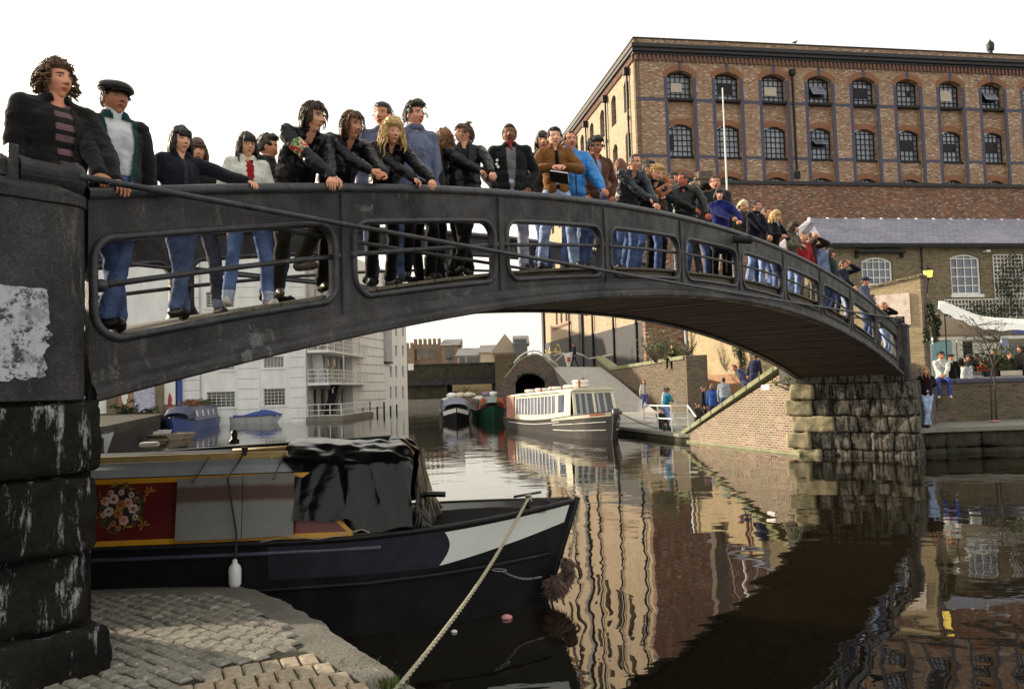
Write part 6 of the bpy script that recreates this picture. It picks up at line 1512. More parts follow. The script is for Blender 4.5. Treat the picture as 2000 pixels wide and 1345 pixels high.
def remesh(mb, name, voxel, mats, parent, smooth=2, disp=None, matfn=None, cut=None):
    me = bpy.data.meshes.new('t'); me.from_pydata(mb.v, [], mb.f); me.update()
    o = bpy.data.objects.new('t', me); COL.objects.link(o)
    r = o.modifiers.new('r', 'REMESH'); r.mode = 'VOXEL'; r.voxel_size = voxel; r.use_smooth_shade = True
    if smooth:
        s_ = o.modifiers.new('s', 'SMOOTH'); s_.factor = .5; s_.iterations = smooth
    dg = bpy.context.evaluated_depsgraph_get(); dg.update()
    nm = bpy.data.meshes.new_from_object(o.evaluated_get(dg)); bpy.data.objects.remove(o); bpy.data.meshes.remove(me)
    nm.name = name
    n = len(nm.vertices); co = np.empty(n*3); nm.vertices.foreach_get('co', co); co = co.reshape(-1, 3)
    if disp:
        nr = np.empty(n*3); nm.vertices.foreach_get('normal', nr); nr = nr.reshape(-1, 3)
        d = np.array([disp(Vector(p)) for p in co]); co = co+nr*d[:, None]; nm.vertices.foreach_set('co', co.ravel())
    if cut:
        bm = bmesh.new(); bm.from_mesh(nm); dl = [f for f in bm.faces if cut(f.calc_center_median())]; bmesh.ops.delete(bm, geom=dl, context='FACES'); bm.to_mesh(nm); bm.free()
    nm.materials.clear()
    for m_ in mats: nm.materials.append(m_)
    if matfn:
        for p in nm.polygons: p.material_index = matfn(p.center)
    nm.polygons.foreach_set('use_smooth', [True]*len(nm.polygons)); nm.update()
    ob = bpy.data.objects.new(name, nm); COL.objects.link(ob); ob.parent = parent
    return ob
def ik(a, b, l1, l2, hint):
    a = Vector(a); b = Vector(b); d = b-a; L = d.length; mx = (l1+l2)*.995
    if L > mx: b = a+d*(mx/L); d = b-a; L = mx
    if L < abs(l1-l2)+.02: L = abs(l1-l2)+.02; d = d.normalized()*L; b = a+d
    t = d.normalized(); x = (l1*l1-l2*l2+L*L)/(2*L); h = math.sqrt(max(0, l1*l1-x*x))
    hv = Vector(hint); hv = hv-t*hv.dot(t); hv = hv.normalized() if hv.length > 1e-4 else t.orthogonal().normalized()
    return a+t*x+hv*h, b
def hand(mb, wrist, d, up, side, s=1.0, curl=.5, q=0, spread=.10):
    """palm + five separate fingers; d = direction of the hand, up = back of the hand"""
    d = Vector(d).normalized(); up = Vector(up); up = (up-d*up.dot(d)).normalized(); r = d.cross(up)*side     # r points to the thumb side
    n = 8 if q == 0 else 6
    if q == 2:
        mb.cone(wrist, wrist+d*.07*s, .028*s, .038*s, 8); mb.cone(wrist+d*.07*s, wrist+d*.13*s-up*.05*curl*s, .03*s, .018*s, 8); return
    for k in (-1, 0, 1): mb.cone(wrist+d*.012*s, wrist+d*.082*s+r*k*.026*s, .021*s, .0165*s, n)
    mb.cone(wrist+d*.03*s+r*.02*s, wrist+d*.075*s-r*.02*s, .018*s, .016*s, n)
    for k, (off, L) in enumerate(((.031, .072), (.0105, .080), (-.0105, .074), (-.031, .058))):
        base = wrist+d*.082*s+r*off*s; dd = (d+r*off*spread*30*.1).normalized(); p = base; rad = (.0092, .0095, .0092, .0080)[k]*s
        ang = 0
        pts = [base-dd*.02*s]; rr = [rad*1.1]
        for seg, f in enumerate((.46, .30, .24)):
            ang += curl*(.55, .85, .6)[seg]*(1+.12*(k-1.5)); v = dd*math.cos(ang)-up*math.sin(ang)
            pts.append(p); rr.append(rad*(1-.06*seg)); p = p+v*(L*f*s)
        pts.append(p); rr.append(rad*.78); pts.append(p+v*.006*s); rr.append(rad*.35)
        mb.tube(pts, rr, n)
    b = wrist+d*.022*s+r*.022*s; v1 = (r*.75+d*.62-up*.25*curl).normalized(); v2 = (r*.35+d*.85-up*.45*curl-r*.25*curl).normalized()
    p1 = b+v1*.038*s; p2 = p1+v2*.030*s; p3 = p2+(v2-r*.3*curl).normalized()*.024*s
    mb.tube([b-v1*.01*s, b, p1, p2, p3, p3+v2*.005*s], [.012*s, .0135*s, .0115*s, .0100*s, .008*s, .003*s], n)

def hair_mask(style, p):
    x, y, z = p.x, p.y, p.z; ax = abs(x)
    if style in ('short', 'crop', 'curly', 'quiff', 'mullet', 'recede', 'afro', 'fringe', 'bob', 'long', 'curlylong', 'pony', 'bighair'):
        hl = {'recede': .088, 'short': .068, 'crop': .072, 'quiff': .070, 'mullet': .058, 'curly': .058, 'afro': .062, 'fringe': .046, 'bob': .050, 'long': .066, 'curlylong': .052, 'pony': .060, 'bighair': .05}[style]
        # front hairline
        if y < -.01:
            fr = sm(hl-.006, hl+.006, z+.10*max(0, ax-.040)*0)
            temple = sm(.056, .066, ax)*sm(-.070, -.035, y)*sm(.0 if style in ('short', 'crop', 'recede', 'quiff') else -.02, .02, z)
            long_ = style in ('bob', 'long', 'curlylong', 'fringe', 'bighair', 'mullet')
            if long_: temple = max(temple, sm(.055, .064, ax)*sm(-.075, -.045, y))
            return max(fr, temple)
        low = -.030 if style in ('short', 'crop', 'recede', 'quiff', 'pony') else -.085
        earcut = 1-sm(.060, .068, ax)*(1-sm(.018, .034, y))*(1-sm(.012, .028, z)) if style in ('short', 'crop', 'quiff', 'recede', 'pony', 'curly') else 1
        return sm(low-.02, low+.01, z)*earcut
    return 0
def add_hair(parent, fr, style, col, q, seed, hs=1.0):
    rng = random.Random(seed); mat = cloth('hair', col)
    th = {'short': .013, 'crop': .009, 'curly': .019, 'quiff': .020, 'mullet': .015, 'recede': .010, 'afro': .03, 'fringe': .018, 'bob': .022, 'long': .018, 'curlylong': .034, 'pony': .013, 'bighair': .034}[style]
    nu, nv = ((88, 60), (56, 40), (28, 20))[q]
    mb = MB(); V = []; F = []
    curl = style in ('curly', 'afro', 'curlylong', 'bighair')
    for j in range(nv+1):
        ph = math.pi*j/nv
        for i in range(nu):
            a = 2*math.pi*i/nu; n = Vector((math.sin(a)*math.sin(ph), -math.cos(a)*math.sin(ph), math.cos(ph)))
            p = head_surface(n.x, n.y, n.z, 0, 0); m_ = hair_mask(style, p)
            amp = th*(.55 if curl else .45); fq = 42 if curl else 26
            v = noise.noise(Vector((p.x*fq, p.y*fq, p.z*fq*(1 if curl else .4)))+Vector((seed, 0, 0)))
            v2 = noise.noise(Vector((p.x*90, p.y*90, p.z*(90 if curl else 25)))+Vector((seed, 9, 0)))
            top = 1+.5*sm(.02, .11, p.z)*(1.4 if style == 'quiff' else 1)
            t = (th*top+amp*v+amp*.4*v2)*m_-.006*(1-m_)
            if style == 'quiff' and p.y < -.03 and p.z > .06: t += .018*m_
            V.append(fr @ (p+n*t))
    for j in range(nv):
        for i in range(nu): i2 = (i+1) % nu; F.append((j*nu+i, (j+1)*nu+i, (j+1)*nu+i2, j*nu+i2))
    mb.add(V, F)
    # hanging locks
    drop = {'bob': .15, 'long': .30, 'curlylong': .20, 'mullet': .14, 'fringe': .10, 'bighair': .17, 'curly': .055, 'afro': .03}.get(style, 0)
    if drop:
        nl = (150, 90, 36)[q] if style in ('bob', 'long', 'fringe') else (260, 130, 44)[q]
        for k in range(nl):
            a = rng.uniform(-math.pi, math.pi); amin = {'bob': 62, 'long': 58, 'curlylong': 55, 'mullet': 98, 'fringe': 75, 'bighair': 60, 'curly': 60, 'afro': 40}[style]
            if abs(a) < R(amin): continue
            zz = rng.uniform(-.02, .085) if not curl else rng.uniform(-.05, .10)
            ph = math.acos(max(-.95, min(.95, zz/.118))); n = Vector((math.sin(a)*math.sin(ph), -math.cos(a)*math.sin(ph), math.cos(ph)))
            p = head_surface(n.x, n.y, n.z, 0, 0)+n*th*.7; L_ = drop*rng.uniform(.7, 1.1)*(1.0 if not curl else rng.uniform(.4, 1)); pts = []; rr = []; m_ = 6
            for s_ in range(m_+1):
                t = s_/m_; out = Vector((n.x, n.y, 0))*(.012*math.sin(t*2.5)+(.035 if curl else .004)*t)
                cz = (math.sin(t*9+k)*.010 if curl else math.sin(t*3+k)*.003)
                pts.append(fr @ (p+out+Vector((cz, math.cos(t*8+k)*(.009 if curl else .002), -L_*t)))); rr.append(((.011 if not curl else .010)*(1-.65*t**2))*(1.0 if q < 2 else 1.8))
            mb.tube(pts, rr, 5 if q else 6)
    if curl:
        for k in range((620, 300, 60)[q]):
            a = rng.uniform(-math.pi, math.pi); ph = math.acos(rng.uniform(-.55, 1)); n = Vector((math.sin(a)*math.sin(ph), -math.cos(a)*math.sin(ph), math.cos(ph)))
            p = head_surface(n.x, n.y, n.z, 0, 0)
            if hair_mask(style, p) < .5: continue
            c = p+n*th*rng.uniform(.8, 1.35); r_ = rng.uniform(.006, .013); ax = Vector((rng.gauss(0, 1), rng.gauss(0, 1), rng.gauss(0, 1))).normalized(); u = ax.orthogonal().normalized(); w2 = ax.cross(u)
            pts = [fr @ (c+u*math.cos(s_*1.1)*r_+w2*math.sin(s_*1.1)*r_+ax*s_*.0035) for s_ in range(6)]; mb.tube(pts, (.003, .0042, .009)[q], 5)
    if style in ('fringe', 'bob', 'bighair') or (style == 'quiff' and q < 2):
        for k in range((46, 30, 12)[q]):
            x = -.055+.11*k/((46, 30, 12)[q]-1); a = x/.055*1.0
            if style == 'quiff': pts = [fr @ Vector((x*.8, -.06, .095)), fr @ Vector((x*.9, -.088, .115)), fr @ Vector((x+rng.uniform(-.01, .01), -.094, .098))]
            else: pts = [fr @ Vector((x*.6, -.060, .105)), fr @ Vector((x*.9, -.088-.0*abs(x), .080)), fr @ Vector((x, -.096+.30*abs(x)**1.3, .052)), fr @ Vector((x*1.02+rng.uniform(-.004, .004), -.094+.32*abs(x)**1.3, .034-.010*rng.random()))]
            mb.tube(pts, [.006, .007, .006, .003][:len(pts)], 5)
    if style == 'pony':
        for k in range(26): a = k*.7; r_ = rng.uniform(.01, .05); mb.tube([fr @ Vector((0, .045, .115)), fr @ Vector((math.cos(a)*r_*.5, .05+math.sin(a)*r_*.3, .15)), fr @ Vector((math.cos(a)*r_, .055+math.sin(a)*r_, .165+rng.uniform(-.01, .02)))], [.010, .006, .002], 5)
        mb.ell(fr @ Vector((0, .045, .118)), (.02, .02, .015))
    # short locks lying over the crown, so that the outline breaks up
    if q < 2 and style in ('mullet', 'short', 'quiff', 'pony', 'crop'):
        for k in range((420, 160)[q]):
            a = rng.uniform(-math.pi, math.pi); ph = math.acos(rng.uniform(-.25, 1)); n = Vector((math.sin(a)*math.sin(ph), -math.cos(a)*math.sin(ph), math.cos(ph))); p = head_surface(n.x, n.y, n.z, 0, 0)
            if hair_mask(style, p) < .6: continue
            dirv = Vector((n.x*.9+rng.gauss(0, .35), (.9 if n.y > -.2 else -.7)+rng.gauss(0, .4), -.9 if style in ('bob', 'long', 'mullet', 'fringe') else -.35+rng.gauss(0, .35))); dirv = (dirv-n*dirv.dot(n)).normalized()
            L_ = {'crop': .018, 'short': .036, 'quiff': .04}.get(style, .055)*rng.uniform(.7, 1.3); lift = rng.uniform(.8, 1.25)*(1.25 if style in ('mullet', 'quiff', 'short') else 1.0)
            pts = []
            for t in (0, .4, .8, 1.0):
                q0 = p+dirv*L_*t; nn = Vector((q0.x/.0055, q0.y/.0088, q0.z/.0139)).normalized(); pts.append(fr @ (q0+n*(th*lift*(1+.5*math.sin(t*3)))+Vector((0, 0, -.010*t*t))+nn*.0))
            mb.tube(pts, [.002, .0036, .0026, .0006], 4)
    # loose wisps
    if q < 2 and style not in ('crop', 'recede'):
        for k in range((240, 90)[q]):
            a = rng.uniform(-math.pi, math.pi); ph = math.acos(rng.uniform(-.3, 1)); n = Vector((math.sin(a)*math.sin(ph), -math.cos(a)*math.sin(ph), math.cos(ph))); p = head_surface(n.x, n.y, n.z, 0, 0)
            if hair_mask(style, p) < .6: continue
            b = p+n*th; tng = Vector((rng.gauss(0, 1), rng.gauss(0, 1), rng.gauss(-.6, 1))).normalized(); e = b+n*rng.uniform(.004, .014 if not curl else .022)+tng*.018; sd_ = n.cross(tng).normalized()*.0014
            mb.add([fr @ (b-sd_), fr @ (b+sd_), fr @ e], [(0, 1, 2)])
    return mb.build('hair', mat, parent, smooth=True)

def person(label, px, ytop, o=None, face=0, look=None, H=None, lean=None, fem=0, q=1, skin=(214, 160, 130), hair='short', hcol=(60, 42, 30),
           top=('wool', (40, 40, 46)), shirt=('wool', (90, 90, 95)), open_=.0, jacket=True, long_=.0, pants=('denim', (52, 74, 120)), shoes=(30, 28, 28),
           arms='rail', armsR=None, legs='stand', base=None, ground=None, seat=None, group=None, moust=False, hat=None, glasses=False, collar=True,
           build=1.0, pitch=0, tilt=0, stripes=None, patch_=None, lining=None, skirt=None, lookz=0, hood=False, cuffs=None, fixH=False, neck=None, shift=(0, 0), stubble=False, bag=None):
    """px,ytop = where the head stands in the survey; o = distance behind the near girder (or base=(x,y), ground=z)"""
    look = face if look is None else look; Hn = H or (1.66 if fem else 1.77); th = lean or 0.0
    hx, hyy = shift
    def frame(basep, H_, th_):
        c = Vector((basep.x, basep.y, 0)); tc = math.atan2(-c.y, -c.x); phi = tc+R(face); rz = phi+math.pi/2; s = H_/1.75
        M_ = Matrix.Translation((basep.x, basep.y, basep.z)) @ Matrix.Rotation(rz, 4, 'Z')
        return M_, s, tc
    def headpos(s, th_, pz):
        hipz = pz; t1 = Vector((0, -math.sin(th_*.85), math.cos(th_*.85))); t2 = Vector((0, -math.sin(th_*1.15), math.cos(th_*1.15)))
        chest = Vector((0, .02*s, hipz))+t1*.26*s; nk = chest+t2*.27*s; th3 = th_*.75+R(pitch)*.3; hd = nk+Vector((0, -math.sin(th3)*.10-.015-.03*math.sin(th_), math.cos(th3)*.120-.012*math.sin(th_)))*s
        return chest, nk, hd, t1, t2
    stance = .93 if seat is None else None
    def solve(H_, th_):
        s = H_/1.75
        if o is not None:
            lo, hi = -1.6, SPAN+2.0
            for _ in range(40):
                mid = (lo+hi)/2; b = BW(mid, o, 0); b.z = z_deck(mid)+.0
                M_, s_, tc = frame(b, H_, th_); hd = M_ @ headpos(s, th_, .93*s)[2]
                if proj(hd)[0] < px: lo = mid
                else: hi = mid
            return b, M_, hd, tc
        b = Vector((base[0], base[1], ground if ground is not None else 0))
        for _ in range(6):
            M_, s_, tc = frame(b, H_, th_); pz = .93*s if seat is None else seat-ground; hd = M_ @ headpos(s, th_, pz)[2]; u = proj(hd)[0]; b = b+Vector(((px-u)/FPX*b.y, 0, 0))
        return b, M_, hd, tc
    # fit stature (or lean) so that the head reaches its place
    def topy(H_, th_): b, M_, hd, tc = solve(H_, th_); return proj(hd+Vector((0, 0, .125*H_/1.75)))[1]
    if lean is None and not fixH:
        lo, hi = Hn*.88, Hn*1.12
        for _ in range(12):
            m_ = (lo+hi)/2
            if topy(m_, 0) > ytop: lo = m_
            else: hi = m_
        H_ = (lo+hi)/2; th = 0.0
        if abs(H_-Hn*.88) < .004:
            lo, hi = 0, 1.3
            for _ in range(12):
                m_ = (lo+hi)/2
                if topy(Hn*.95, m_) > ytop: hi = m_
                else: lo = m_
            H_ = Hn*.95; th = lo
    else:
        lo, hi = Hn*.84, Hn*1.14
        for _ in range(12):
            m_ = (lo+hi)/2
            if topy(m_, th) > ytop: lo = m_
            else: hi = m_
        H_ = (lo+hi)/2 if not fixH else Hn
    b, M_, hdw, tc = solve(H_, th); s = H_/1.75; Mi = M_.inverted()
    u_, v_ = proj(hdw+Vector((0, 0, .125*s)))
    if abs(v_-ytop) > 6 or abs(u_-px) > 5: print('fit', label[:40], round(u_), px, round(v_), ytop, round(H_, 2), round(th, 2))
    root = thing('person', label, 'person', M_.to_translation(), M_.to_euler().z, group)
    pz = .93*s if seat is None else seat-ground
    seed = int(px*7+ytop) % 9973; rng = random.Random(seed)
    chest, nk, hd, t1, t2 = headpos(s, th, pz); hip = Vector((0, .02*s, pz))
    w = build*(.92 if fem else 1.0)
    shl = chest+t2*(.212+.02*sm(.15, .5, th))*s
    fwd = Vector((0, -1, 0)); tf2 = Vector((0, -math.cos(th*1.15), -math.sin(th*1.15)))
    SH = {sd: shl+Vector((sd*(.166*w)*s, 0, 0)) for sd in (-1, 1)}
    # arms: world aware targets
    railk = lambda P_: (P_-P0)
    def rail_target(dx, fx=0.02, dz=.05):
        """point on the handrail near the body, offset dx along the person's own x"""
        wp = M_ @ Vector((dx*s, -.2, 0)); rel = wp-P0; x = rel.dot(BD); z = z_rail(max(0, min(SPAN, x))); return Mi @ (BW(x, -fx, z+dz))
    def targets(mode, sd):
        hint = Vector((sd*.6, .5, -.7))
        if mode == 'rail': t = rail_target(sd*.22, .0, .065); hint = Vector((sd*.9, .3, -.5)); cl = .75
        elif mode == 'railwide': t = rail_target(sd*.42, .0, .06); hint = Vector((sd*.9, .1, -.3)); cl = .7
        elif mode == 'clasp': t = rail_target(sd*.055, .16, .09); hint = Vector((sd*1.0, .0, -.35)); cl = 1.0
        elif mode == 'over': t = rail_target(sd*.12, .20, .03); hint = Vector((sd*1.0, .0, -.1)); cl = .8
        elif mode == 'fold': t = rail_target(-sd*.02 if th > .25 else -sd*.10, .03, .09); hint = Vector((sd*1.0, -.2, -.3)); cl = .9
        elif mode == 'down': t = Vector((sd*.25, -.02, pz-.10*s)); cl = .45
        elif mode == 'pocket': t = Vector((sd*.19, -.07, pz+.02)); hint = Vector((sd*.8, .7, 0)); cl = .7
        elif mode == 'back': t = Vector((sd*.08, .17, pz+.10)); hint = Vector((sd*.8, .6, 0)); cl = .7
        elif mode == 'face': t = hd+Vector((sd*.05, -.10, -.05))*s; hint = Vector((sd*.7, -.3, -.9)); cl = 1.1
        elif mode == 'camera': t = hd+Vector((sd*.07, -.13, .0))*s; hint = Vector((sd*.9, -.2, -.8)); cl = 1.1
        elif mode == 'chest': t = chest+Vector((sd*.07, -.26, -.02))*s; hint = Vector((sd*.9, .1, -.6)); cl = .9
        elif mode == 'lap': t = hip+Vector((sd*.04, -.36, .10))*s; hint = Vector((sd*.9, .2, -.5)); cl = .8
        elif mode == 'seat': t = hip+Vector((sd*.26, .02, -.02)); hint = Vector((sd*.5, .8, 0)); cl = .3
        elif mode == 'phone': t = chest+Vector((sd*.05, -.30, .06))*s; hint = Vector((sd*.9, .1, -.7)); cl = .9
        else: t = Vector(mode); cl = .7
        return t, hint, cl
    A = {}
    for sd in (-1, 1):
        mode = arms if (sd == 1 or armsR is None) else armsR
        t, hint, cl = targets(mode, sd)
        if th > .25 and mode in ('rail', 'clasp', 'over', 'fold'): hint = Vector((sd*.55, .35, -.9))
        el, wr = ik(SH[sd], t, .285*s, .255*s, hint); A[sd] = (SH[sd], el, wr, cl, mode)
    # legs
    if legs == 'stand' and group == BR: legs = rng.choice(['stand', 'wide', 'stand', 'cross', 'wide'])
    Lg = {}
    for sd in (-1, 1):
        hj = hip+Vector((sd*.088*s, 0, -.02*s))
        if seat is not None:
            if legs == 'dangle': kn = hj+Vector((sd*.05, -.42, -.02))*s; ft = kn+Vector((0, .0, -.42))*s
            elif legs == 'kneel': kn = hj+Vector((sd*.06, -.36, -.02))*s; ft = Vector((sd*.10*s, .05, .08*s))
            else: kn, ft = ik(hj, Vector((sd*.13*s, -.46*s, .08*s)), .43*s, .42*s, (0, -.4, 1))
        else:
            if legs == 'cross' and sd == 1: tgt = Vector((-.10*s, -.10*s, .085*s))
            elif legs == 'cross': tgt = Vector((.02*s, .02, .085*s))
            elif legs == 'up' and sd == 1: tgt = Vector((-.02*s, -.24*s, .30*s))
            elif legs == 'walk': tgt = Vector((sd*.07*s, -sd*.30*s, .085*s))
            elif legs == 'wide': tgt = Vector((sd*.19*s, .02, .085*s))
            else: tgt = Vector((sd*(.10+.03*rng.random())*s, rng.uniform(-.06, .08)*s, .085*s))
            if th > .2: tgt = tgt+Vector((0, .10*min(1, th*1.5), 0))
            kn, ft = ik(hj, tgt, .43*s, .42*s, (sd*.15, -1, 0))
        Lg[sd] = (hj, kn, ft)
    n1 = 14 if q < 2 else 10
    # head frame
    lk = tc+R(look)+math.pi/2-M_.to_euler().z
    HF = Matrix.Translation(hd) @ Matrix.Rotation(lk, 4, 'Z') @ Matrix.Rotation(R(pitch)+th*.25, 4, 'X') @ Matrix.Rotation(R(tilt), 4, 'Y') @ Matrix.Scale(s*1.0, 4)
    # ---- body: one continuous mesh (head, neck, trunk, limbs, hands)
    mb = MB()
    hv, hf, hm_ = cached_head(q, moust, stubble, fem, .85 if fem else 1.0)
    mb.cone(nk-t2*.05*s, hd-Vector((0, 0, .045))*s, .060*s*(.88 if fem else 1), .052*s*(.88 if fem else 1), n1)
    mb.ell(chest+t2*.04*s, (.135*w*s, .09*s, .18*s), 0, n1, 10); mb.ell(hip+t1*.05*s, (.13*w*s, .09*s, .17*s), 0, n1, 10)
    mb.cone(SH[-1], SH[1], .034*s, .034*s, n1)
    for sd in (-1, 1):
        a, e, wr, cl, mode = A[sd]; mb.cone(a, e, .044*s, .034*s, n1); mb.cone(e, wr, .034*s, .024*s, n1)
        hj, kn, ft = Lg[sd]; mb.cone(hj, kn, .07*s, .046*s, n1); mb.cone(kn, ft, .046*s, .034*s, n1); mb.cone(ft, ft+Vector((0, -.08, -.045))*s, .022*s, .018*s, n1)
    bmesh_v = mb
    vox = (.011, .015, .024)[q]
    me_o = remesh(bmesh_v, 'body', vox, [cloth('skin', skin)], root, 2)
    mb = MB()
    for sd in (-1, 1):
        a, e, wr, cl, mode = A[sd]; d = (wr-e).normalized(); up = Vector((0, 0, 1)) if abs(d.z) < .8 else Vector((0, -1, 0))
        if mode in ('rail', 'railwide'):
            d = (d*.5+Vector((0, -.8, -.25))).normalized(); up = Vector((0, 0, 1))
        if mode == 'clasp': d = (Vector((-sd*.8, -.45, -.1))).normalized(); up = Vector((0, -.7, .8))
        if mode == 'over': d = Vector((-sd*.3, -.6, -.8)).normalized(); up = Vector((0, -.8, .6))
        if mode in ('face', 'camera'): d = Vector((-sd*.3, .1, .9)); up = Vector((0, -1, .1))
        if mode in ('lap', 'chest', 'phone'): d = Vector((-sd*.7, -.6, -.1)); up = Vector((0, -.5, .8))
        if mode == 'down': up = Vector((sd, 0, 0))
        hand(mb, wr, d, up, 1 if (sd == -1) else -1, s*(.84 if fem else .93), cl, q)
    # head joined onto the neck
    o_ = len(mb.v); V = [HF @ v for v in hv]; mb.add(V, hf); 
    nh = len(hf); 
    for i in range(nh): mb.m[len(mb.m)-nh+i] = hm_[i]
    ear(mb, -1, HF, q); ear(mb, 1, HF, q)
    me = me_o.data; bm = bmesh.new(); bm.from_mesh(me)
    vs = [bm.verts.new(v) for v in mb.v]; bm.verts.ensure_lookup_table()
    for f, m_ in zip(mb.f, mb.m):
        if len(set(f)) < 3: continue
        try: nf = bm.faces.new([vs[i] for i in dict.fromkeys(f)]); nf.material_index = m_; nf.smooth = True
        except ValueError: pass
    bm.to_mesh(me); bm.free()
    lipc = (int(skin[0]*.80), int(skin[1]*.62), int(skin[2]*.62))
    me.materials.append(M['eyewhite']); me.materials.append(M['pupil']); me.materials.append(cloth('skin', lipc)); me.materials.append(cloth('hair', hcol)); me.materials.append(cloth('skin', tuple(int(c*.78) for c in skin)))
    # ---- trousers
    fab = .014*s
    pm = MB(); ph_ = hip
    pm.ell(ph_+Vector((0, .01, 0)), (.165*w*s, .125*s, .13*s), 0, n1, 10); pm.ell(ph_+t1*.10*s, (.15*w*s, .11*s, .11*s), 0, n1, 8)
    for sd in (-1, 1):
        hj, kn, ft = Lg[sd]; pm.cone(hj, kn, .090*s*w, .064*s, n1); end = kn+(ft-kn)*.96; pm.cone(kn, end, .064*s, (.060 if pants[0] != 'legging' else .04)*s, n1)
    if skirt: hj = hip; pm.cone(hip, Vector((0, .01, skirt[1])), .15*s, .23*s, 16)
    wr_ = lambda P_: (.010*noise.noise(Vector((P_.x*9, P_.y*9, P_.z*16+seed)))+.007*abs(noise.noise(Vector((P_.x*14, P_.y*14, P_.z*34+seed)))))*s if q < 2 else 0
    kf = (lambda c: 1 if c.z < .16*s else 0) if cuffs else None
    pk = pants[0] if pants[0] != 'legging' else 'wool'
    remesh(pm, 'trousers' if not skirt else 'skirt', (.013, .018, .028)[q], [cloth(pk, pants[1])]+([cloth('denim', cuffs)] if cuffs else []), root, 2, wr_ if q < 2 else None, kf)
    # ---- shoes
    for sd in (-1, 1):
        hj, kn, ft = Lg[sd]; sm_ = MB(); dn = Vector((0, 0, -1)); sh_ = (ft-kn).normalized(); fdir = Vector((sd*.25, -1, 0)).normalized()
        if legs == 'dangle': fdir = Vector((sd*.15, -.9, -.35)).normalized()
        b0 = ft+Vector((0, 0, -.035))*s
        sm_.cone(b0-fdir*.03*s, b0+fdir*.13*s+Vector((0, 0, -.012))*s, .044*s, .036*s, 10); sm_.cone(ft, b0, .046*s, .045*s, 10)
        sm_.cone(b0+fdir*.13*s, b0+fdir*.165*s-Vector((0, 0, .015))*s, .038*s, .026*s, 10)
        zb = b0.z-.046*s; sm_.v = [(v[0], v[1], max(v[2], zb)) for v in sm_.v]
        sm_.build('shoe', cloth('leather' if sum(shoes) < 300 else 'wool', shoes), root, smooth=True)
    # ---- shirt and jacket
    def trunk(m_, g, hem=0, sl=1.0, slr=1.0, loose=0):
        m_.ell(chest+t2*.06*s, ((.168*w+g)*s, (.112+g)*s, (.20+g)*s), 0, n1, 10)
        m_.ell(hip+t1*.15*s, ((.148*w+g+loose)*s, (.108+g+loose)*s, .17*s), 0, n1, 10)
        m_.ell(hip+t1*.03*s, ((.152*w+g+loose)*s, (.118+g+loose)*s, .10*s), 0, n1, 8)
        for sd in (-1, 1):
            m_.cone(nk-t2*.035*s+Vector((sd*.03, 0, 0)), SH[sd]-t2*.01*s, (.045+g)*s, (.058+g)*s, n1)
            m_.cone(chest+t2*.12*s+Vector((sd*.09*w*s, 0, 0)), hip+t1*.16*s+Vector((sd*.06*w*s, 0, 0)), (.085+g)*s, (.082+g)*s, n1)
            if sl:
                a, e, wr2, cl, mode = A[sd]; m_.cone(a, e, (.058+g)*s, (.048+g)*s, n1); end = e+(wr2-e)*(.93*sl); m_.cone(e, end, (.050+g)*s, (.036+g*.8)*s*slr, n1)
        if hem: 
            m_.cone(hip+t1*.05*s, hip+Vector((0, .01, -hem)), (.135*w+g)*s, (.15*w+g+.02)*s, 16)
            for sd in (-1, 1): m_.cone(hip+Vector((sd*.06*s, 0, .02)), hip+Vector((sd*.09*s, .01, -hem)), (.11+g)*s, (.11+g)*s, n1)
    lw = lambda amp: (lambda P_: amp*s*(noise.noise(Vector((P_.x*7+seed, P_.y*7, P_.z*9)))+.8*abs(noise.noise(Vector((P_.x*13, P_.y*13+seed, P_.z*20))))-.3))
    rl_t = M_.to_3x3()
    inv2 = lambda P_: ((P_-chest).dot(Vector((1, 0, 0))), (P_-chest).dot(tf2), (P_-chest).dot(t2))
    if jacket and open_ > 0:
        sb_ = MB(); trunk(sb_, .002, 0, .5)
        if shirt[0] == 'high': sb_.cone(nk-t2*.02*s, nk+(hd-nk)*.42, .066*s, .060*s, n1)
        def sfn(c):
            if not stripes: return 0
            return 1 if (math.floor(((c-chest).dot(t2)+.5)/stripes[1]) % 2 == 0) else 0
        remesh(sb_, 'shirt', (.011, .016, .028)[q], [cloth('wool', shirt[1])]+([cloth('wool', stripes[0])] if stripes else []), root, 2, lw(.006) if q < 2 else None, sfn if stripes else None)
    jb = MB(); g = .014 if jacket else .006
    if top[0] in ('anorak', 'puffy'): g = .028
    trunk(jb, g, long_, 1.0, 1.0, .012 if jacket else 0)
    if collar:
        cr_ = .070*s; ca_ = 40 if open_ > 0 else 10
        ctr = nk+(hd-nk)*.08
        for k in range(9):
            a0 = R(ca_+(360-2*ca_)*k/9); a1 = R(ca_+(360-2*ca_)*(k+1)/9)
            f_ = lambda a, rr_, z_: ctr+Vector((math.sin(a)*rr_, -math.cos(a)*rr_*.9, z_*s+.012*math.cos(a)*-1))
            jb.cone(f_(a0, cr_*1.02, .0), f_(a1, cr_*1.02, .0), .024*s, .024*s, 8); jb.cone(f_(a0, cr_, .025 if collar != 2 else .04), f_(a1, cr_, .025 if collar != 2 else .04), .014*s, .014*s, 8)
    if hood: jb.ell(nk+Vector((0, .09, -.01))*s, (.12*s, .07*s, .07*s))
    kind = {'anorak': 'nylon', 'puffy': 'nylon'}.get(top[0], top[0])
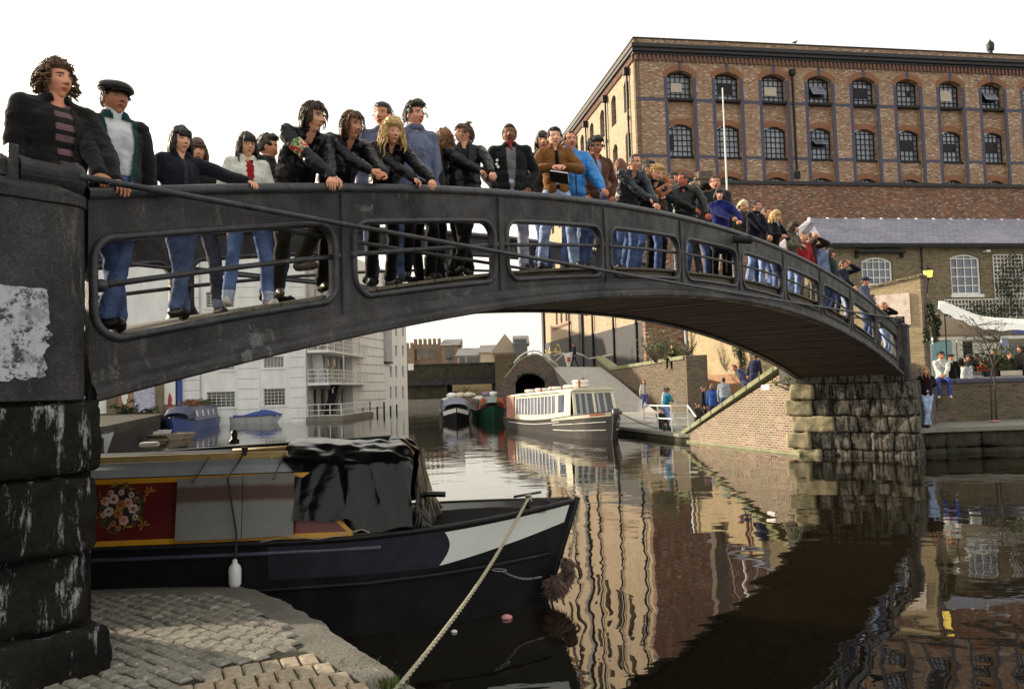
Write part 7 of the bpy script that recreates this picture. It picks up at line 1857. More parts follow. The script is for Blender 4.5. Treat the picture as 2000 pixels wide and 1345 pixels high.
    def cutf(c):
        if open_ <= 0: return False
        x, y_, z = inv2(c); x /= s; z /= s
        if y_ < .03*s: return False
        zt = .22; zb = -.34
        for sd in (-1, 1):
            for p0_, p1_ in ((A[sd][0], A[sd][1]), (A[sd][1], A[sd][2])):
                d_ = p1_-p0_; f_ = max(.12, min(1, (c-p0_).dot(d_)/max(1e-6, d_.length_squared)))
                if (c-(p0_+d_*f_)).length < .078*s and (f_ > .13 or p0_ is A[sd][1]): return False
        if z > zt+.03 or z < zb: return False
        wd = open_*(.35+.65*sm(zb, .12, z)) if open_ > .03 else open_
        return abs(x-.008) < wd
    jmats = [cloth(kind if kind != 'nylon' else 'wool', top[1])]
    if kind == 'nylon': jmats = [M.setdefault('nylon%s' % (top[1],), fabric('nylon_%d' % top[1][0], S(*top[1]), tuple(c*.62 for c in S(*top[1])[:3]), rough=.42, bs=8, bump=.9, bd=.03, spec=.5))]
    jf = None
    if lining:
        jmats.append(cloth('wool', lining)); 
        def jf(c):
            x, y_, z = inv2(c); return 1 if (y_ > .02*s and abs(x/s-.008) < open_*(.35+.65*sm(-.42, .12, z/s))+.028 and z/s > -.42) else 0
    if patch_:
        jmats += [M['patch_red'], M['patch_green'], M['patch_cream']]
        a, e = A[patch_][0], A[patch_][1]
        def jf(c):
            m1 = a+(e-a)*.62; d = c-m1
            if d.length < .085*s and (c-(a+e)/2).dot(Vector((patch_*.6, -.8, 0))) > .0:
                v = noise.noise(c*28); return 1 if v > .05 else (2 if v < -.22 else 3)
            return 0
    remesh(jb, 'jacket' if jacket else 'jumper', (.0115, .016, .026)[q], jmats, root, 2 if q else 2, lw(.016 if kind in ('leather', 'nylon') else .011) if q < 2 else None, jf, cutf if (open_ > 0 and jacket) else None)
    if neck:
        nb_ = MB()
        for k in range(12): a0 = R(k*30); a1 = R(k*30+30); c0 = nk+(hd-nk)*.12; nb_.cone(c0+Vector((math.sin(a0)*.062*s, -math.cos(a0)*.062*s, .01*math.sin(k*2))), c0+Vector((math.sin(a1)*.062*s, -math.cos(a1)*.062*s, .01*math.sin(k*2+2))), .018*s, .018*s, 8)
        if q < 2: nb_.cone(c0+Vector((0, -.07, -.02))*s, c0+Vector((.02, -.09, -.08))*s, .016*s, .01*s, 8)
        nb_.build('scarf', cloth('wool', neck), root, smooth=True)
    # ---- hair, hats, glasses
    if hair: add_hair(root, HF, hair, hcol, q, seed % 97)
    if hat:
        kd, hc = hat; hb = MB()
        if kd == 'flatcap':
            def cp(u, v): a = 2*math.pi*u; r = math.sin(v*math.pi/2); return HF @ Vector((math.sin(a)*.108*r*(1+.05*math.cos(a*4)), -math.cos(a)*.122*r-.010, .062+.062*math.cos(v*math.pi/2)**.7+.012*math.cos(a)*-1*0+.018*r*math.cos(a)*-1))
            hb.grid(cp, 40, 12, 0, True); hb.grid(lambda u, v: HF @ Vector((math.sin(2*math.pi*u)*(.108-.026*v), -math.cos(2*math.pi*u)*(.122-.026*v)-.010, .062-.020*v-.018*math.cos(2*math.pi*u))), 40, 4, 0, True)
            hb.grid(lambda u, v: HF @ Vector((-.066+.132*u, -.092-.050*v*math.sin(math.pi*u)**.5, .048-.020*v)), 14, 5)
            for k in range(8): a = k*math.pi/4; hb.tube([cp(k/8, v/6)+Vector((0, 0, .002)) for v in range(7)], .0022, 4)
            ho = hb.build('cap', cloth('leather', hc), root, smooth=True, fix=False); ho.modifiers.new('s', 'SOLIDIFY').thickness = .004
        elif kd == 'cap':
            hb.grid(lambda u, v: HF @ Vector((math.sin(2*math.pi*u)*.089*math.sin(v*math.pi/2), -math.cos(2*math.pi*u)*.107*math.sin(v*math.pi/2), .045+.088*math.cos(v*math.pi/2))), 24, 9, 0, True); hb.grid(lambda u, v: HF @ Vector((-.062+.124*u, -.085-.065*v*math.sin(math.pi*u)**.5, .050-.014*v)), 10, 4)
            ho = hb.build('cap', cloth('wool', hc), root, smooth=True); ho.modifiers.new('s', 'SOLIDIFY').thickness = .005
        elif kd == 'beret':
            hb.ell(HF @ Vector((.01, .01, .095)), (.115*s, .125*s, .045*s), 0, 20, 10); hb.build('beret', cloth('wool', hc), root, smooth=True)
        elif kd == 'wide':
            hb.grid(lambda u, v: HF @ Vector((math.sin(2*math.pi*u)*(.088+.075*v), -math.cos(2*math.pi*u)*(.102+.070*v), .052+.018*abs(math.sin(2*math.pi*u))*v-.01*v)), 30, 4, 0, True); hb.lathe([(.094, .05), (.090, .12), (.080, .150), (.04, .158)], (0, 0, 0), 20); hb.v[-80:] = [tuple(HF @ Vector((v[0], v[1]*1.12, v[2]))) for v in hb.v[-80:]]
            ho = hb.build('hat', cloth('wool', hc), root, smooth=True); ho.modifiers.new('s', 'SOLIDIFY').thickness = .005
        elif kd == 'knit':
            hb.ell(HF @ Vector((0, .005, .07)), (.092*s, .108*s, .07*s), 0, 20, 10); hb.build('knitted_hat', cloth('wool', hc), root, smooth=True)
    if glasses:
        gb = MB()
        for sx in (-1, 1):
            pts = [HF @ Vector((sx*.033+math.cos(k*math.pi/8)*.024, -.104+.012*abs(sx*.033+math.cos(k*math.pi/8)*.024)/.05, .008+math.sin(k*math.pi/8)*.022)) for k in range(18)]; gb.tube(pts, .0022, 5, 0, False); gb.tube([HF @ Vector((sx*.057, -.092, .014)), HF @ Vector((sx*.077, .0, .012))], .0018, 5)
        gb.tube([HF @ Vector((-.010, -.104, .012)), HF @ Vector((.010, -.104, .012))], .002, 5); gb.build('glasses', M['spectacle'], root, smooth=True)
    root['_a'] = 0; del root['_a']
    return root, M_, A, HF, s, dict(chest=chest, nk=nk, hip=hip, t2=t2, tf2=tf2, Lg=Lg)
M['eyewhite'] = simple('eye_white', (.40, .36, .33), (.34, .30, .28), 4, .3, 0, 0)
M['pupil'] = simple('dark_iris', (.035, .022, .015), None, 4, .3, 0, 0)
M['spectacle'] = simple('dark_spectacle_frame', (.04, .02, .02), None, 4, .3)
M['patch_red'] = simple('red_patch', (.55, .05, .04), (.4, .03, .03), 30, .5, 0, 0); M['patch_green'] = simple('green_patch', (.05, .22, .05), None, 30, .5, 0, 0); M['patch_cream'] = simple('cream_patch', (.7, .6, .35), None, 30, .5, 0, 0)
BR = 'people leaning and standing along the footbridge rail'
blackL = ('leather', (22, 22, 26)); jean = ('denim', (52, 76, 124)); jdark = ('denim', (34, 48, 84)); jlight = ('denim', (120, 146, 188)); blackT = ('wool', (20, 20, 22))
def P_(*a, **k): return person(*a, group=BR, **k)
P_('tall man with bushy curly brown hair, black overcoat over a mauve striped jumper, leftmost', 110, 120, .34, 22, 34, q=0, hair='curly', hcol=(96, 66, 40), top=('wool', (28, 27, 28)), shirt=('wool', (34, 30, 34)), stripes=((120, 92, 100), .042), open_=.058, long_=.28, pants=jdark, H=1.86, skin=(222, 160, 132), build=1.12, arms='rail', armsR='down')
P_('man in black leather flat cap and white half zip sweater under a green lined coat', 225, 160, .36, 20, 26, q=0, hair='crop', hcol=(40, 30, 26), hat=('flatcap', (24, 25, 30)), top=('wool', (26, 26, 30)), shirt=('high', (205, 210, 215)), open_=.085, lining=(22, 62, 66), long_=.20, pants=jean, H=1.80, skin=(176, 124, 98), arms='down', armsR='rail')
P_('woman with a black bob in a dark jacket, one arm stretched along the rail', 352, 250, .38, 22, 30, fem=1, q=0, hair='bob', hcol=(30, 24, 24), top=('wool', (30, 32, 42)), shirt=('wool', (60, 60, 66)), open_=.02, pants=('denim', (66, 84, 126)), arms='railwide', armsR='pocket', skin=(226, 176, 146), H=1.60)
P_('brown haired woman half hidden behind the bobbed woman in dark jacket', 384, 274, .80, 5, 10, fem=1, q=1, hair='bob', hcol=(86, 58, 36), top=('wool', (40, 38, 40)), pants=('denim', (60, 62, 74)), cuffs=(130, 140, 160), arms='down', skin=(214, 160, 132), H=1.56)
P_('young woman with round glasses and black bob in a white jacket over red', 482, 262, .40, 12, 20, fem=1, q=0, hair='bob', hcol=(28, 22, 22), top=('wool', (222, 220, 212)), shirt=('wool', (160, 30, 40)), open_=.035, pants=('denim', (66, 94, 150)), cuffs=(150, 166, 196), shoes=(205, 200, 190), arms='down', glasses=True, skin=(224, 176, 142), H=1.60)
P_('man with dark cropped hair in profile behind the woman with round glasses', 524, 266, .82, 60, 80, q=1, hair='quiff', hcol=(46, 30, 22), top=('wool', (34, 34, 38)), pants=jean, arms='down', skin=(206, 146, 116), H=1.72)
P_('man with tousled brown hair leaning in a leather jacket with red rose sleeve patch', 612, 202, .56, 30, 46, lean=.60, q=0, hair='mullet', hcol=(62, 42, 30), top=('leather', (26, 28, 36)), shirt=blackT, open_=.035, pants=('wool', (50, 46, 38)), shoes=(90, 78, 62), arms='fold', legs='up', patch_=-1, H=1.86, skin=(222, 168, 142), collar=2, build=1.12)
P_('long haired man with a moustache, leather jacket, hands clasped over the rail', 688, 220, .54, 28, 38, lean=.62, q=0, hair='mullet', hcol=(100, 68, 40), moust=True, top=('leather', (24, 25, 30)), shirt=blackT, open_=.03, pants=blackT, arms='clasp', H=1.84, skin=(206, 148, 122), collar=2, build=1.08)
P_('woman with big curly blonde hair in black leather, hand hanging over the rail', 766, 236, .50, 18, 22, lean=.58, fem=1, q=0, hair='curlylong', hcol=(206, 172, 112), top=('leather', (22, 22, 28)), shirt=blackT, open_=.02, pants=blackT, arms='over', armsR='fold', H=1.74, skin=(228, 170, 142))
P_('dark haired man mostly hidden behind the woman with blonde curls', 748, 202, .85, -10, -25, q=1, hair='short', hcol=(50, 36, 28), top=('wool', (90, 96, 120)), pants=jean, arms='down', skin=(200, 140, 112), H=1.84)
P_('tall man with short dark hair in a grey blue woollen sweater', 811, 202, .85, 20, 38, q=0, hair='quiff', hcol=(48, 34, 26), top=('wool', (112, 120, 150)), jacket=False, pants=blackT, arms='down', H=1.88, skin=(216, 158, 132))
P_('brown bobbed woman turned left between the blue sweater and the shiny black jacket', 832, 268, .95, -50, -75, fem=1, q=1, hair='bob', hcol=(126, 86, 54), top=('wool', (46, 48, 56)), pants=blackT, arms='down', skin=(216, 164, 140), H=1.64)
P_('person with loose light brown curls seen from behind the topknot woman', 868, 258, .90, 150, 165, fem=1, q=1, hair='curlylong', hcol=(140, 100, 62), top=('leather', (30, 30, 34)), pants=blackT, arms='down', H=1.68)
P_('woman with topknot and long earring turned left in a shiny black jacket', 906, 243, .62, 0, -62, fem=1, q=0, hair='pony', hcol=(104, 74, 50), top=('leather', (22, 24, 32)), shirt=('wool', (28, 30, 36)), open_=.045, pants=blackT, arms='fold', H=1.72, skin=(222, 168, 142), build=1.15, pitch=-6)
P_('dark skinned man in black jacket with badges, grey jumper and red neck scarf', 995, 243, .42, 4, 0, q=0, hair='crop', hcol=(26, 20, 18), top=('wool', (30, 32, 36)), shirt=('wool', (124, 120, 124)), open_=.058, neck=(158, 50, 62), pants=('denim', (146, 148, 176)), arms='pocket', H=1.78, skin=(132, 88, 66), build=1.1, moust=False)
P_('dark haired person half hidden behind the brown suede jacket', 1060, 258, .82, 0, 5, fem=1, q=1, hair='fringe', hcol=(44, 32, 26), top=('wool', (40, 36, 34)), pants=jean, arms='down', skin=(210, 156, 130), H=1.74)
P_('woman with cropped dark hair in a brown suede jacket holding a book', 1083, 250, .44, 8, 12, fem=1, q=0, hair='short', hcol=(46, 32, 26), top=('wool', (126, 84, 44)), shirt=blackT, open_=.02, pants=('denim', (118, 144, 186)), arms='chest', H=1.76, skin=(232, 180, 156), collar=2)
P_('man with a moustache in a bright blue anorak', 1114, 257, .50, 22, 16, q=0, hair='recede', hcol=(62, 42, 32), moust=True, top=('anorak', (54, 140, 220)), shirt=('wool', (120, 170, 220)), open_=.012, pants=('denim', (64, 88, 140)), arms='rail', armsR='down', H=1.78, skin=(214, 150, 124), collar=2)
P_('black haired man looking down right in a brown jacket over a lilac shirt', 1163, 270, .52, 28, 40, q=0, hair='quiff', hcol=(20, 18, 20), top=('wool', (98, 64, 48)), shirt=('wool', (150, 150, 190)), open_=.03, pants=('denim', (58, 80, 124)), arms='pocket', H=1.76, skin=(176, 118, 90), pitch=10)
P_('man with receding brown hair leaning over the rail in a slate jacket', 1240, 302, .56, 30, 44, lean=.55, q=0, hair='recede', hcol=(54, 38, 30), top=('leather', (52, 56, 66)), pants=('denim', (62, 92, 150)), arms='fold', H=1.80, skin=(218, 162, 138))
P_('red haired person seen from behind next to the slate jacket', 1212, 312, .85, 140, 160, fem=1, q=1, hair='long', hcol=(116, 66, 38), top=('wool', (60, 40, 36)), pants=jean, arms='down', H=1.7)
P_('black haired man mostly hidden behind the blond boy', 1268, 314, .85, 40, 60, q=1, hair='short', hcol=(26, 24, 26), top=('wool', (80, 60, 50)), pants=blackT, arms='down', H=1.76)
P_('blond boy in a navy jacket holding up a tan leather case', 1283, 324, .52, 30, 42, lean=.5, q=0, hair='quiff', hcol=(196, 158, 100), top=('wool', (26, 30, 42)), pants=('denim', (60, 90, 150)), arms='chest', H=1.66, skin=(226, 172, 148), pitch=14)
P_('brown haired man behind the tan leather case, hand near his face', 1314, 334, .95, 50, 68, q=1, hair='short', hcol=(52, 36, 30), top=('wool', (36, 36, 42)), pants=jdark, arms='face', H=1.74, skin=(200, 140, 116))
P_('ruddy thickset man in profile facing left in a dark waxed jacket', 1334, 338, .48, -5, -48, lean=.22, q=0, hair='recede', hcol=(40, 32, 28), top=('leather', (36, 38, 38)), pants=('wool', (70, 72, 78)), arms='fold', H=1.78, skin=(206, 116, 96), build=1.22)
P_('person in a beige knitted hat behind the ruddy man', 1355, 350, .90, 20, 40, q=2, hair='short', hcol=(90, 70, 56), hat=('knit', (150, 130, 110)), top=('wool', (50, 46, 46)), pants=jean, arms='down', H=1.68)
P_('person in a broad black hat and pale denim jacket', 1377, 358, .85, 70, 60, fem=1, q=1, hair='fringe', hcol=(50, 34, 28), hat=('wide', (18, 18, 20)), top=('denim', (100, 124, 164)), pants=('denim', (120, 140, 170)), arms='down', H=1.68)
P_('tall brown haired man with glasses in a dark grey green coat', 1397, 343, 0.62, 5, 8, q=1, hair='short', hcol=(92, 62, 44), top=('wool', (48, 52, 52)), pants=blackT, arms='down', glasses=True, H=1.88, skin=(218, 162, 140))
P_('smiling dark haired woman in a royal blue coat, hands clasped', 1405, 369, 0.36, 8, 4, fem=1, q=1, hair='fringe', hcol=(40, 28, 26), top=('wool', (36, 42, 110)), pants=blackT, arms='clasp', long_=.25, H=1.64, skin=(228, 172, 150))
P_('platinum blond person behind the navy jacketed man', 1452, 392, 0.62, 10, 30, q=2, hair='curly', hcol=(226, 206, 168), top=('wool', (60, 56, 56)), pants=jean, arms='down', H=1.66)
P_('dark haired man in profile leaning in a navy jacket', 1478, 391, 0.36, 48, 62, lean=0.19, q=1, hair='crop', hcol=(44, 30, 26), top=('wool', (26, 28, 42)), pants=('denim', (110, 140, 200)), arms='fold', H=1.80, skin=(216, 160, 138))
P_('brown haired man peering over the shoulder of the navy jacket', 1497, 405, 0.62, 50, 60, q=2, hair='short', hcol=(90, 60, 44), top=('wool', (46, 42, 44)), pants=jean, arms='down', H=1.70)
P_('blonde woman in a black jacket with a pale collar', 1515, 414, 0.36, 48, 58, lean=0.18, fem=1, q=1, hair='bighair', hcol=(214, 178, 118), top=('wool', (22, 22, 26)), pants=('denim', (66, 84, 130)), arms='chest', H=1.68, neck=(170, 180, 196), skin=(230, 176, 152))
P_('woman with big dark brown hair in an olive grey coat', 1550, 436, 0.36, 60, 72, lean=0.15, fem=1, q=1, hair='bighair', hcol=(56, 36, 28), top=('wool', (104, 102, 86)), pants=('denim', (96, 130, 190)), arms='chest', H=1.66, skin=(220, 166, 142))
P_('brown haired child in a red top', 1568, 452, 0.44, 40, 30, q=2, hair='short', hcol=(110, 74, 54), top=('wool', (160, 36, 40)), jacket=False, pants=('wool', (120, 110, 100)), H=1.50, arms='down')
P_('dark clothed person holding a camera to the face beside the red top', 1583, 455, 0.44, 60, 70, q=2, hair='short', hcol=(60, 40, 34), top=('wool', (46, 28, 30)), pants=blackT, arms='camera', H=1.62)
P_('brown haired boy in a faded blue denim jacket', 1604, 468, 0.36, 60, 75, q=1, hair='short', hcol=(116, 76, 48), top=('denim', (84, 98, 140)), pants=jean, arms='down', H=1.60, skin=(224, 172, 146))
P_('dark bobbed woman in a bottle green jacket', 1622, 483, 0.44, 60, 72, fem=1, q=2, hair='bob', hcol=(44, 32, 28), top=('wool', (20, 44, 38)), pants=jdark, H=1.60, arms='down')
P_('person with raised hand in a navy sweater over pale blue', 1647, 508, 0.36, 60, 70, q=2, hair='short', hcol=(70, 50, 40), top=('wool', (24, 30, 50)), pants=jlight, arms='camera', armsR='rail', H=1.60)
P_('person in a navy baseball cap and blue grey jacket', 1690, 541, 0.36, 70, 80, lean=0.07, q=2, hair='short', hcol=(60, 44, 36), hat=('cap', (30, 36, 66)), top=('wool', (74, 78, 104)), pants=jean, H=1.66, arms='down', armsR='rail')
P_('small dark haired person between the navy cap and the last boy', 1703, 566, 0.44, 70, 80, q=2, hair='short', hcol=(40, 30, 28), top=('wool', (50, 40, 40)), pants=jean, H=1.50, arms='down')
P_('fair haired boy in black, hand to his face, last on the bridge', 1726, 583, 0.44, 62, 72, q=2, hair='short', hcol=(150, 108, 76), top=('wool', (24, 26, 28)), pants=jlight, arms='face', armsR='rail', H=1.52)

# badges on the black jacket
for i, (a, b) in enumerate(((971, 313), (970, 321), (973, 326))):
    p = atY(a, b, 7.82); mb = MB(); mb.lathe([(.014, 0), (.014, .004)], (0, 0, 0), 12, 0, Matrix.Rotation(R(90), 3, 'X')); tag(mb.build('badge', M['white'], loc=p), ['top', 'middle', 'lowest'][i]+' of the small white badges on the black jacket', 'badge')
# things people hold
bk = atY(1092, 347, 8.15)
t = thing('book', 'dark covered book held open by the woman in the brown suede jacket', 'book', bk, R(-8)); rot = Matrix.Rotation(R(-35), 3, 'X') @ Matrix.Rotation(R(18), 3, 'Y')
mb = MB(); mb.box((0, 0, 0), (.20, .14, .012), 0, rot); mb.build('cover', M['black'], t, bevel=.003); mb = MB(); mb.box(rot @ Vector((0, 0, .014)), (.19, .13, .016), 0, rot); mb.build('pages', M['white'], t)
cs = atY(1296, 372, 10.3); t = thing('camera_case', 'open tan leather case held up by the blond boy', 'case', cs, R(15)); rot = Matrix.Rotation(R(-30), 3, 'Y')
mb = MB(); mb.box((0, 0, 0), (.18, .10, .13), 0, rot); mb.box(rot @ Vector((.10, 0, .10)), (.04, .09, .12), 0, rot); mb.build('case_body', simple('tan_leather', (.36, .12, .035), (.28, .09, .03), 8, .4), t, bevel=.015); mb = MB(); mb.lathe([(.03, 0), (.03, .05)], (-.02, -.06, 0), 12, 0, Matrix.Rotation(R(90), 3, 'X')); mb.build('lens', M['black'], t)

# ---- people by the water
WT = 'people on the towpath and wall by the far bank'
def W_(*a, **k): return person(*a, group=WT, **k)
W_('woman in a white jacket over a red top standing at the foot of the ramp', 1258, 742, None, 10, 0, fem=1, q=2, base=(7.1, 42.5), ground=-1.45, hair='long', hcol=(130, 78, 50), top=('wool', (210, 206, 198)), shirt=('wool', (170, 40, 40)), open_=.03, pants=('denim', (50, 70, 140)), shoes=(190, 185, 180), arms='down')
W_('person in a white, blue and green sports jacket leaning by the white railing', 1304, 757, None, 120, 105, lean=.22, q=1, base=(6.3, 32.6), ground=-1.9, hair='short', hcol=(52, 38, 30), top=('wool', (40, 120, 150)), lining=(210, 214, 210), open_=.0, pants=('denim', (100, 130, 190)), arms='chest')
W_('dark haired person just behind the sports jacket at the railing', 1298, 757, None, 80, 60, q=2, base=(6.7, 33.4), ground=-1.9, hair='short', hcol=(40, 30, 28), top=('wool', (200, 200, 196)), pants=jean, arms='down')
W_('dark clothed person sitting on the ground behind the white railing', 1290, 791, None, 30, 20, q=2, base=(6.2, 31.8), ground=-1.9, seat=-1.72, hair='short', hcol=(46, 34, 28), top=('wool', (46, 42, 40)), pants=('wool', (60, 54, 50)), arms='lap', fixH=True, H=1.6)
W_('person in dark brown crouching over an orange bag by the coping', 1362, 786, None, 60, 80, q=2, base=(7.6, 31.4), ground=-1.9, seat=-1.55, hair='short', hcol=(40, 30, 26), top=('wool', (52, 40, 36)), pants=blackT, arms='lap', legs='kneel', fixH=True, H=1.65)
W_('dark haired person in a black coat behind the diagonal coping', 1373, 754, None, 90, 60, q=2, base=(8.1, 33.5), ground=-1.9, hair='short', hcol=(36, 28, 24), top=('wool', (24, 24, 26)), pants=blackT, arms='down')
W_('brown haired woman in a blue jacket with a dark shoulder strap', 1391, 750, None, 160, 170, fem=1, q=2, base=(8.2, 32.4), ground=-1.9, hair='bob', hcol=(120, 80, 56), top=('wool', (54, 86, 160)), pants=('denim', (40, 56, 110)), arms='down')
W_('dark haired person in a pale grey jacket on the sloping path', 1413, 737, None, 160, 170, q=2, base=(8.2, 30.6), ground=-1.55, hair='short', hcol=(36, 28, 26), top=('wool', (150, 158, 170)), pants=jean, arms='down')
W_('person in a violet grey suit bending low over the sloping coping', 1434, 712, None, -70, -80, lean=.75, q=1, base=(7.9, 27.8), ground=-.85, hair='short', hcol=(150, 84, 56), top=('wool', (66, 70, 104)), pants=('wool', (58, 60, 88)), arms='down', long_=.1)
W_('person in dark navy leaning at the top of the sloping coping', 1476, 692, None, 150, 150, lean=.3, q=2, base=(7.9, 25.8), ground=-.6, hair='short', hcol=(40, 32, 30), top=('wool', (36, 42, 66)), pants=jdark, arms='down')
W_('fair haired person in black sitting on top of the mossy wall', 1313, 662, None, -30, -20, q=2, base=(8.4, 41.5), ground=.7, seat=1.22, hair='short', hcol=(120, 86, 60), top=('wool', (26, 26, 28)), pants=blackT, arms='lap', legs='dangle', fixH=True, H=1.62)
W_('man in a navy jacket walking left at the top of the ramp', 1121, 670, None, -75, -80, q=2, base=(4.3, 56), ground=1.22, hair='short', hcol=(60, 44, 36), top=('wool', (28, 32, 66)), pants=jdark, arms='down', legs='walk')
W_('person in dark clothes behind the trip boat roof, left of two', 1127, 743, None, 0, 30, q=2, base=(3.8, 46), ground=-1.5, hair='short', hcol=(20, 18, 18), top=('wool', (28, 26, 28)), pants=blackT, arms='down')
W_('person in light brown behind the trip boat roof, right of two', 1139, 738, None, 40, 60, q=2, base=(4.1, 46.4), ground=-1.5, hair='short', hcol=(90, 50, 40), top=('wool', (130, 112, 92)), pants=jean, arms='down')
W_('woman with very long fair hair, dark jacket and pale jeans leaning by the stone pier', 1808, 717, None, 12, 0, fem=1, q=1, base=(11.55, 22.1), ground=-1.46, hair='long', hcol=(170, 130, 88), top=('wool', (28, 22, 24)), shirt=('wool', (60, 26, 30)), open_=.03, pants=('denim', (130, 156, 210)), arms='back', legs='cross', shoes=(70, 40, 34), H=1.70)
W_('man in a white jacket and blue jeans sitting on the brick wall', 1838, 687, None, 4, 18, q=1, base=(13.1, 24.5), ground=-1.0, seat=-.14, hair='quiff', hcol=(44, 32, 28), top=('wool', (222, 222, 216)), pants=('denim', (36, 60, 150)), shoes=(215, 212, 205), arms='lap', legs='dangle', H=1.76, skin=(206, 140, 110))
MK = 'people at the canal side market'
for a in (dict(label='man in a dark beret and black jumper with a white collar at the market wall', px=1857, ytop=692, face=20, look=40, base=(14.2, 26.2), hair='short', hat=('beret', (22, 22, 26)), top=('wool', (22, 20, 24)), q=1, neck=(200, 200, 200)),
          dict(label='person with bushy black curls seen from behind at the market', px=1876, ytop=700, face=150, look=170, base=(15.2, 27.4), hair='afro', hcol=(22, 20, 20), top=('wool', (40, 30, 34))),
          dict(label='dark haired woman facing left at the market near the metal bin', px=1893, ytop=692, face=-50, look=-60, base=(15.6, 27), hair='bob', hcol=(40, 22, 20), top=('wool', (20, 20, 24)), fem=1),
          dict(label='man in a black jacket behind the woman by the metal bin', px=1906, ytop=690, face=30, look=70, base=(16.5, 28.2), hair='short', hcol=(50, 36, 30), top=('wool', (22, 24, 34))),
          dict(label='fair haired child in a red orange top at the market', px=1917, ytop=704, face=0, look=-10, base=(16.6, 28), hair='long', hcol=(170, 110, 60), top=('wool', (180, 40, 26)), H=1.35, fem=1),
          dict(label='person with dark wavy hair behind the child in red', px=1929, ytop=693, face=0, look=20, base=(17.6, 29), hair='bob', hcol=(36, 30, 30), top=('wool', (30, 30, 36)), fem=1),
          dict(label='man with short dark hair behind the young tree at the market', px=1942, ytop=681, face=-40, look=-60, base=(17.8, 28.6), hair='short', hcol=(34, 28, 26), top=('wool', (26, 26, 30)), H=1.85),
          dict(label='fair haired person looking at the market stall', px=1958, ytop=690, face=-20, look=-40, base=(18.2, 28.6), hair='short', hcol=(130, 100, 70), top=('wool', (40, 36, 34))),
          dict(label='bald headed person in dark clothes beside the market stall', px=1972, ytop=688, face=10, look=30, base=(19.5, 30), hair='recede', hcol=(120, 96, 80), top=('wool', (30, 30, 34))),
          dict(label='short haired person in maroon behind the bushy black curls', px=1884, ytop=698, face=40, look=30, base=(17, 30), hair='short', hcol=(60, 40, 30), top=('wool', (70, 26, 30))),
          dict(label='pale haired person in grey behind the metal bin', px=1912, ytop=696, face=-20, look=-30, base=(18, 31), hair='short', hcol=(170, 150, 120), top=('wool', (90, 92, 98))),
          dict(label='person in a white scarf in the second row of the market crowd', px=1935, ytop=698, face=10, look=0, base=(18.6, 31), hair='bob', hcol=(80, 56, 40), top=('wool', (34, 34, 40)), neck=(200, 198, 190), fem=1),
          dict(label='person in olive green between the young tree and the flowering shrub', px=1951, ytop=694, face=-30, look=-50, base=(19, 30.4), hair='short', hcol=(50, 38, 30), top=('wool', (66, 68, 44))),
          dict(label='dark haired woman in a tan coat at the back of the market', px=1966, ytop=696, face=-10, look=10, base=(19.6, 31), hair='bob', hcol=(34, 26, 24), top=('wool', (140, 104, 66)), fem=1),
          dict(label='large person in a black coat standing at the right edge of the market', px=1993, ytop=675, face=-60, look=-50, base=(17, 26.4), hair='curly', hcol=(40, 32, 28), top=('wool', (16, 16, 18)), build=1.35, long_=.3)):
    a.setdefault('H', 1.72); a.setdefault('q', 2); person(group=MK, ground=-1.0, arms='down', pants=blackT, **a)

# ------------------------------------------------------------------ right bank: ledge, wall, market
mb = MB(); rng = random.Random(21)
x = 11.1
while x < 34:
    l = rng.uniform(.7, 1.4)
    for (z0, z1) in ((-2.6, -2.05), (-2.04, -1.60)): rough_block(mb, (x+.01, 22.15+.05*(x-11.3)*.3+rng.uniform(-.03, .03), z0), (x+l-.01, 23.0, z1), .06, int(x*7), 0, .10, .06)
    x += l
lw = mb.build('canal_edge_wall', M['stone_moss'], smooth=True, fix=True); tag(lw, 'dark mossy stone canal edge wall at the right under the ledge', 'wall')
mb = MB(); mb.prism([(10.85, 21.75), (11.6, 22.02), (40, 22.5), (40, 26.5), (12.0, 24.4)], -1.60, -1.46); struct(mb.build('stone_ledge', M['quay_grey'], bevel=.02))
tw_ = thing('terrace_wall', 'brown brick terrace wall with blue grey coping behind the right ledge', 'wall', (12.35, 24.35, 0), math.atan(.10))
mb = MB(); mb.b2((0, 0, -1.5), (24, .34, -.30)); mb.build('brickwork', M['br_green'], tw_)
mb = MB()
for i in range(20): mb.b2((1.15*i, -.06, -.30), (1.15*i+1.135, .42, -.16))
mb.build('coping', M['blue_brick'], tw_, bevel=.03)
mb = MB(); mb.prism([(12.6, 24.75), (40, 27.4), (60, 44), (14.0, 38.4), (12.9, 27)], -2.0, -1.0); struct(mb.build('market_terrace', M['quay_grey']))
# shop front under the awning
MO = Vector((atY(1822, 700, 32.5).x, 32.5, 0)); MA = WA
ms = thing('market_shop', 'white market shop front with pale blue door, dark doorway and lettered fascia board', 'shop', MO, MA)
def mq(px, py): return onplane(px, py, MO, MA)
def panel(name, x0, y0, x1, y1, mat, dy=0, th=.06, par=ms):
    a, za = mq(x0, y1); b, zb = mq(x1, y0); mb = MB(); mb.b2((a, -dy-th, za), (b, -dy, zb)); return mb.build(name, mat, par)
panel('wall', 1818, 664, 2140, 745, M['white'], -.1, .1)
panel('fascia', 1818, 652, 2140, 665, M['white'], .02, .08)
panel('blue_door', 1824, 666, 1862, 742, simple('pale_turquoise_paint', (.26, .50, .56), (.22, .44, .50), 3, .6, 0, .1), .005)
panel('glazing', 1864, 667, 1871, 742, M['glass_dark'], .01, .03); panel('doorway', 1877, 667, 1898, 742, M['black'], .004, .02)
for a_, b_ in ((1861, 1864), (1871, 1877)): panel('door_frame', a_, 665, b_, 742, M['white'], .03, .05)
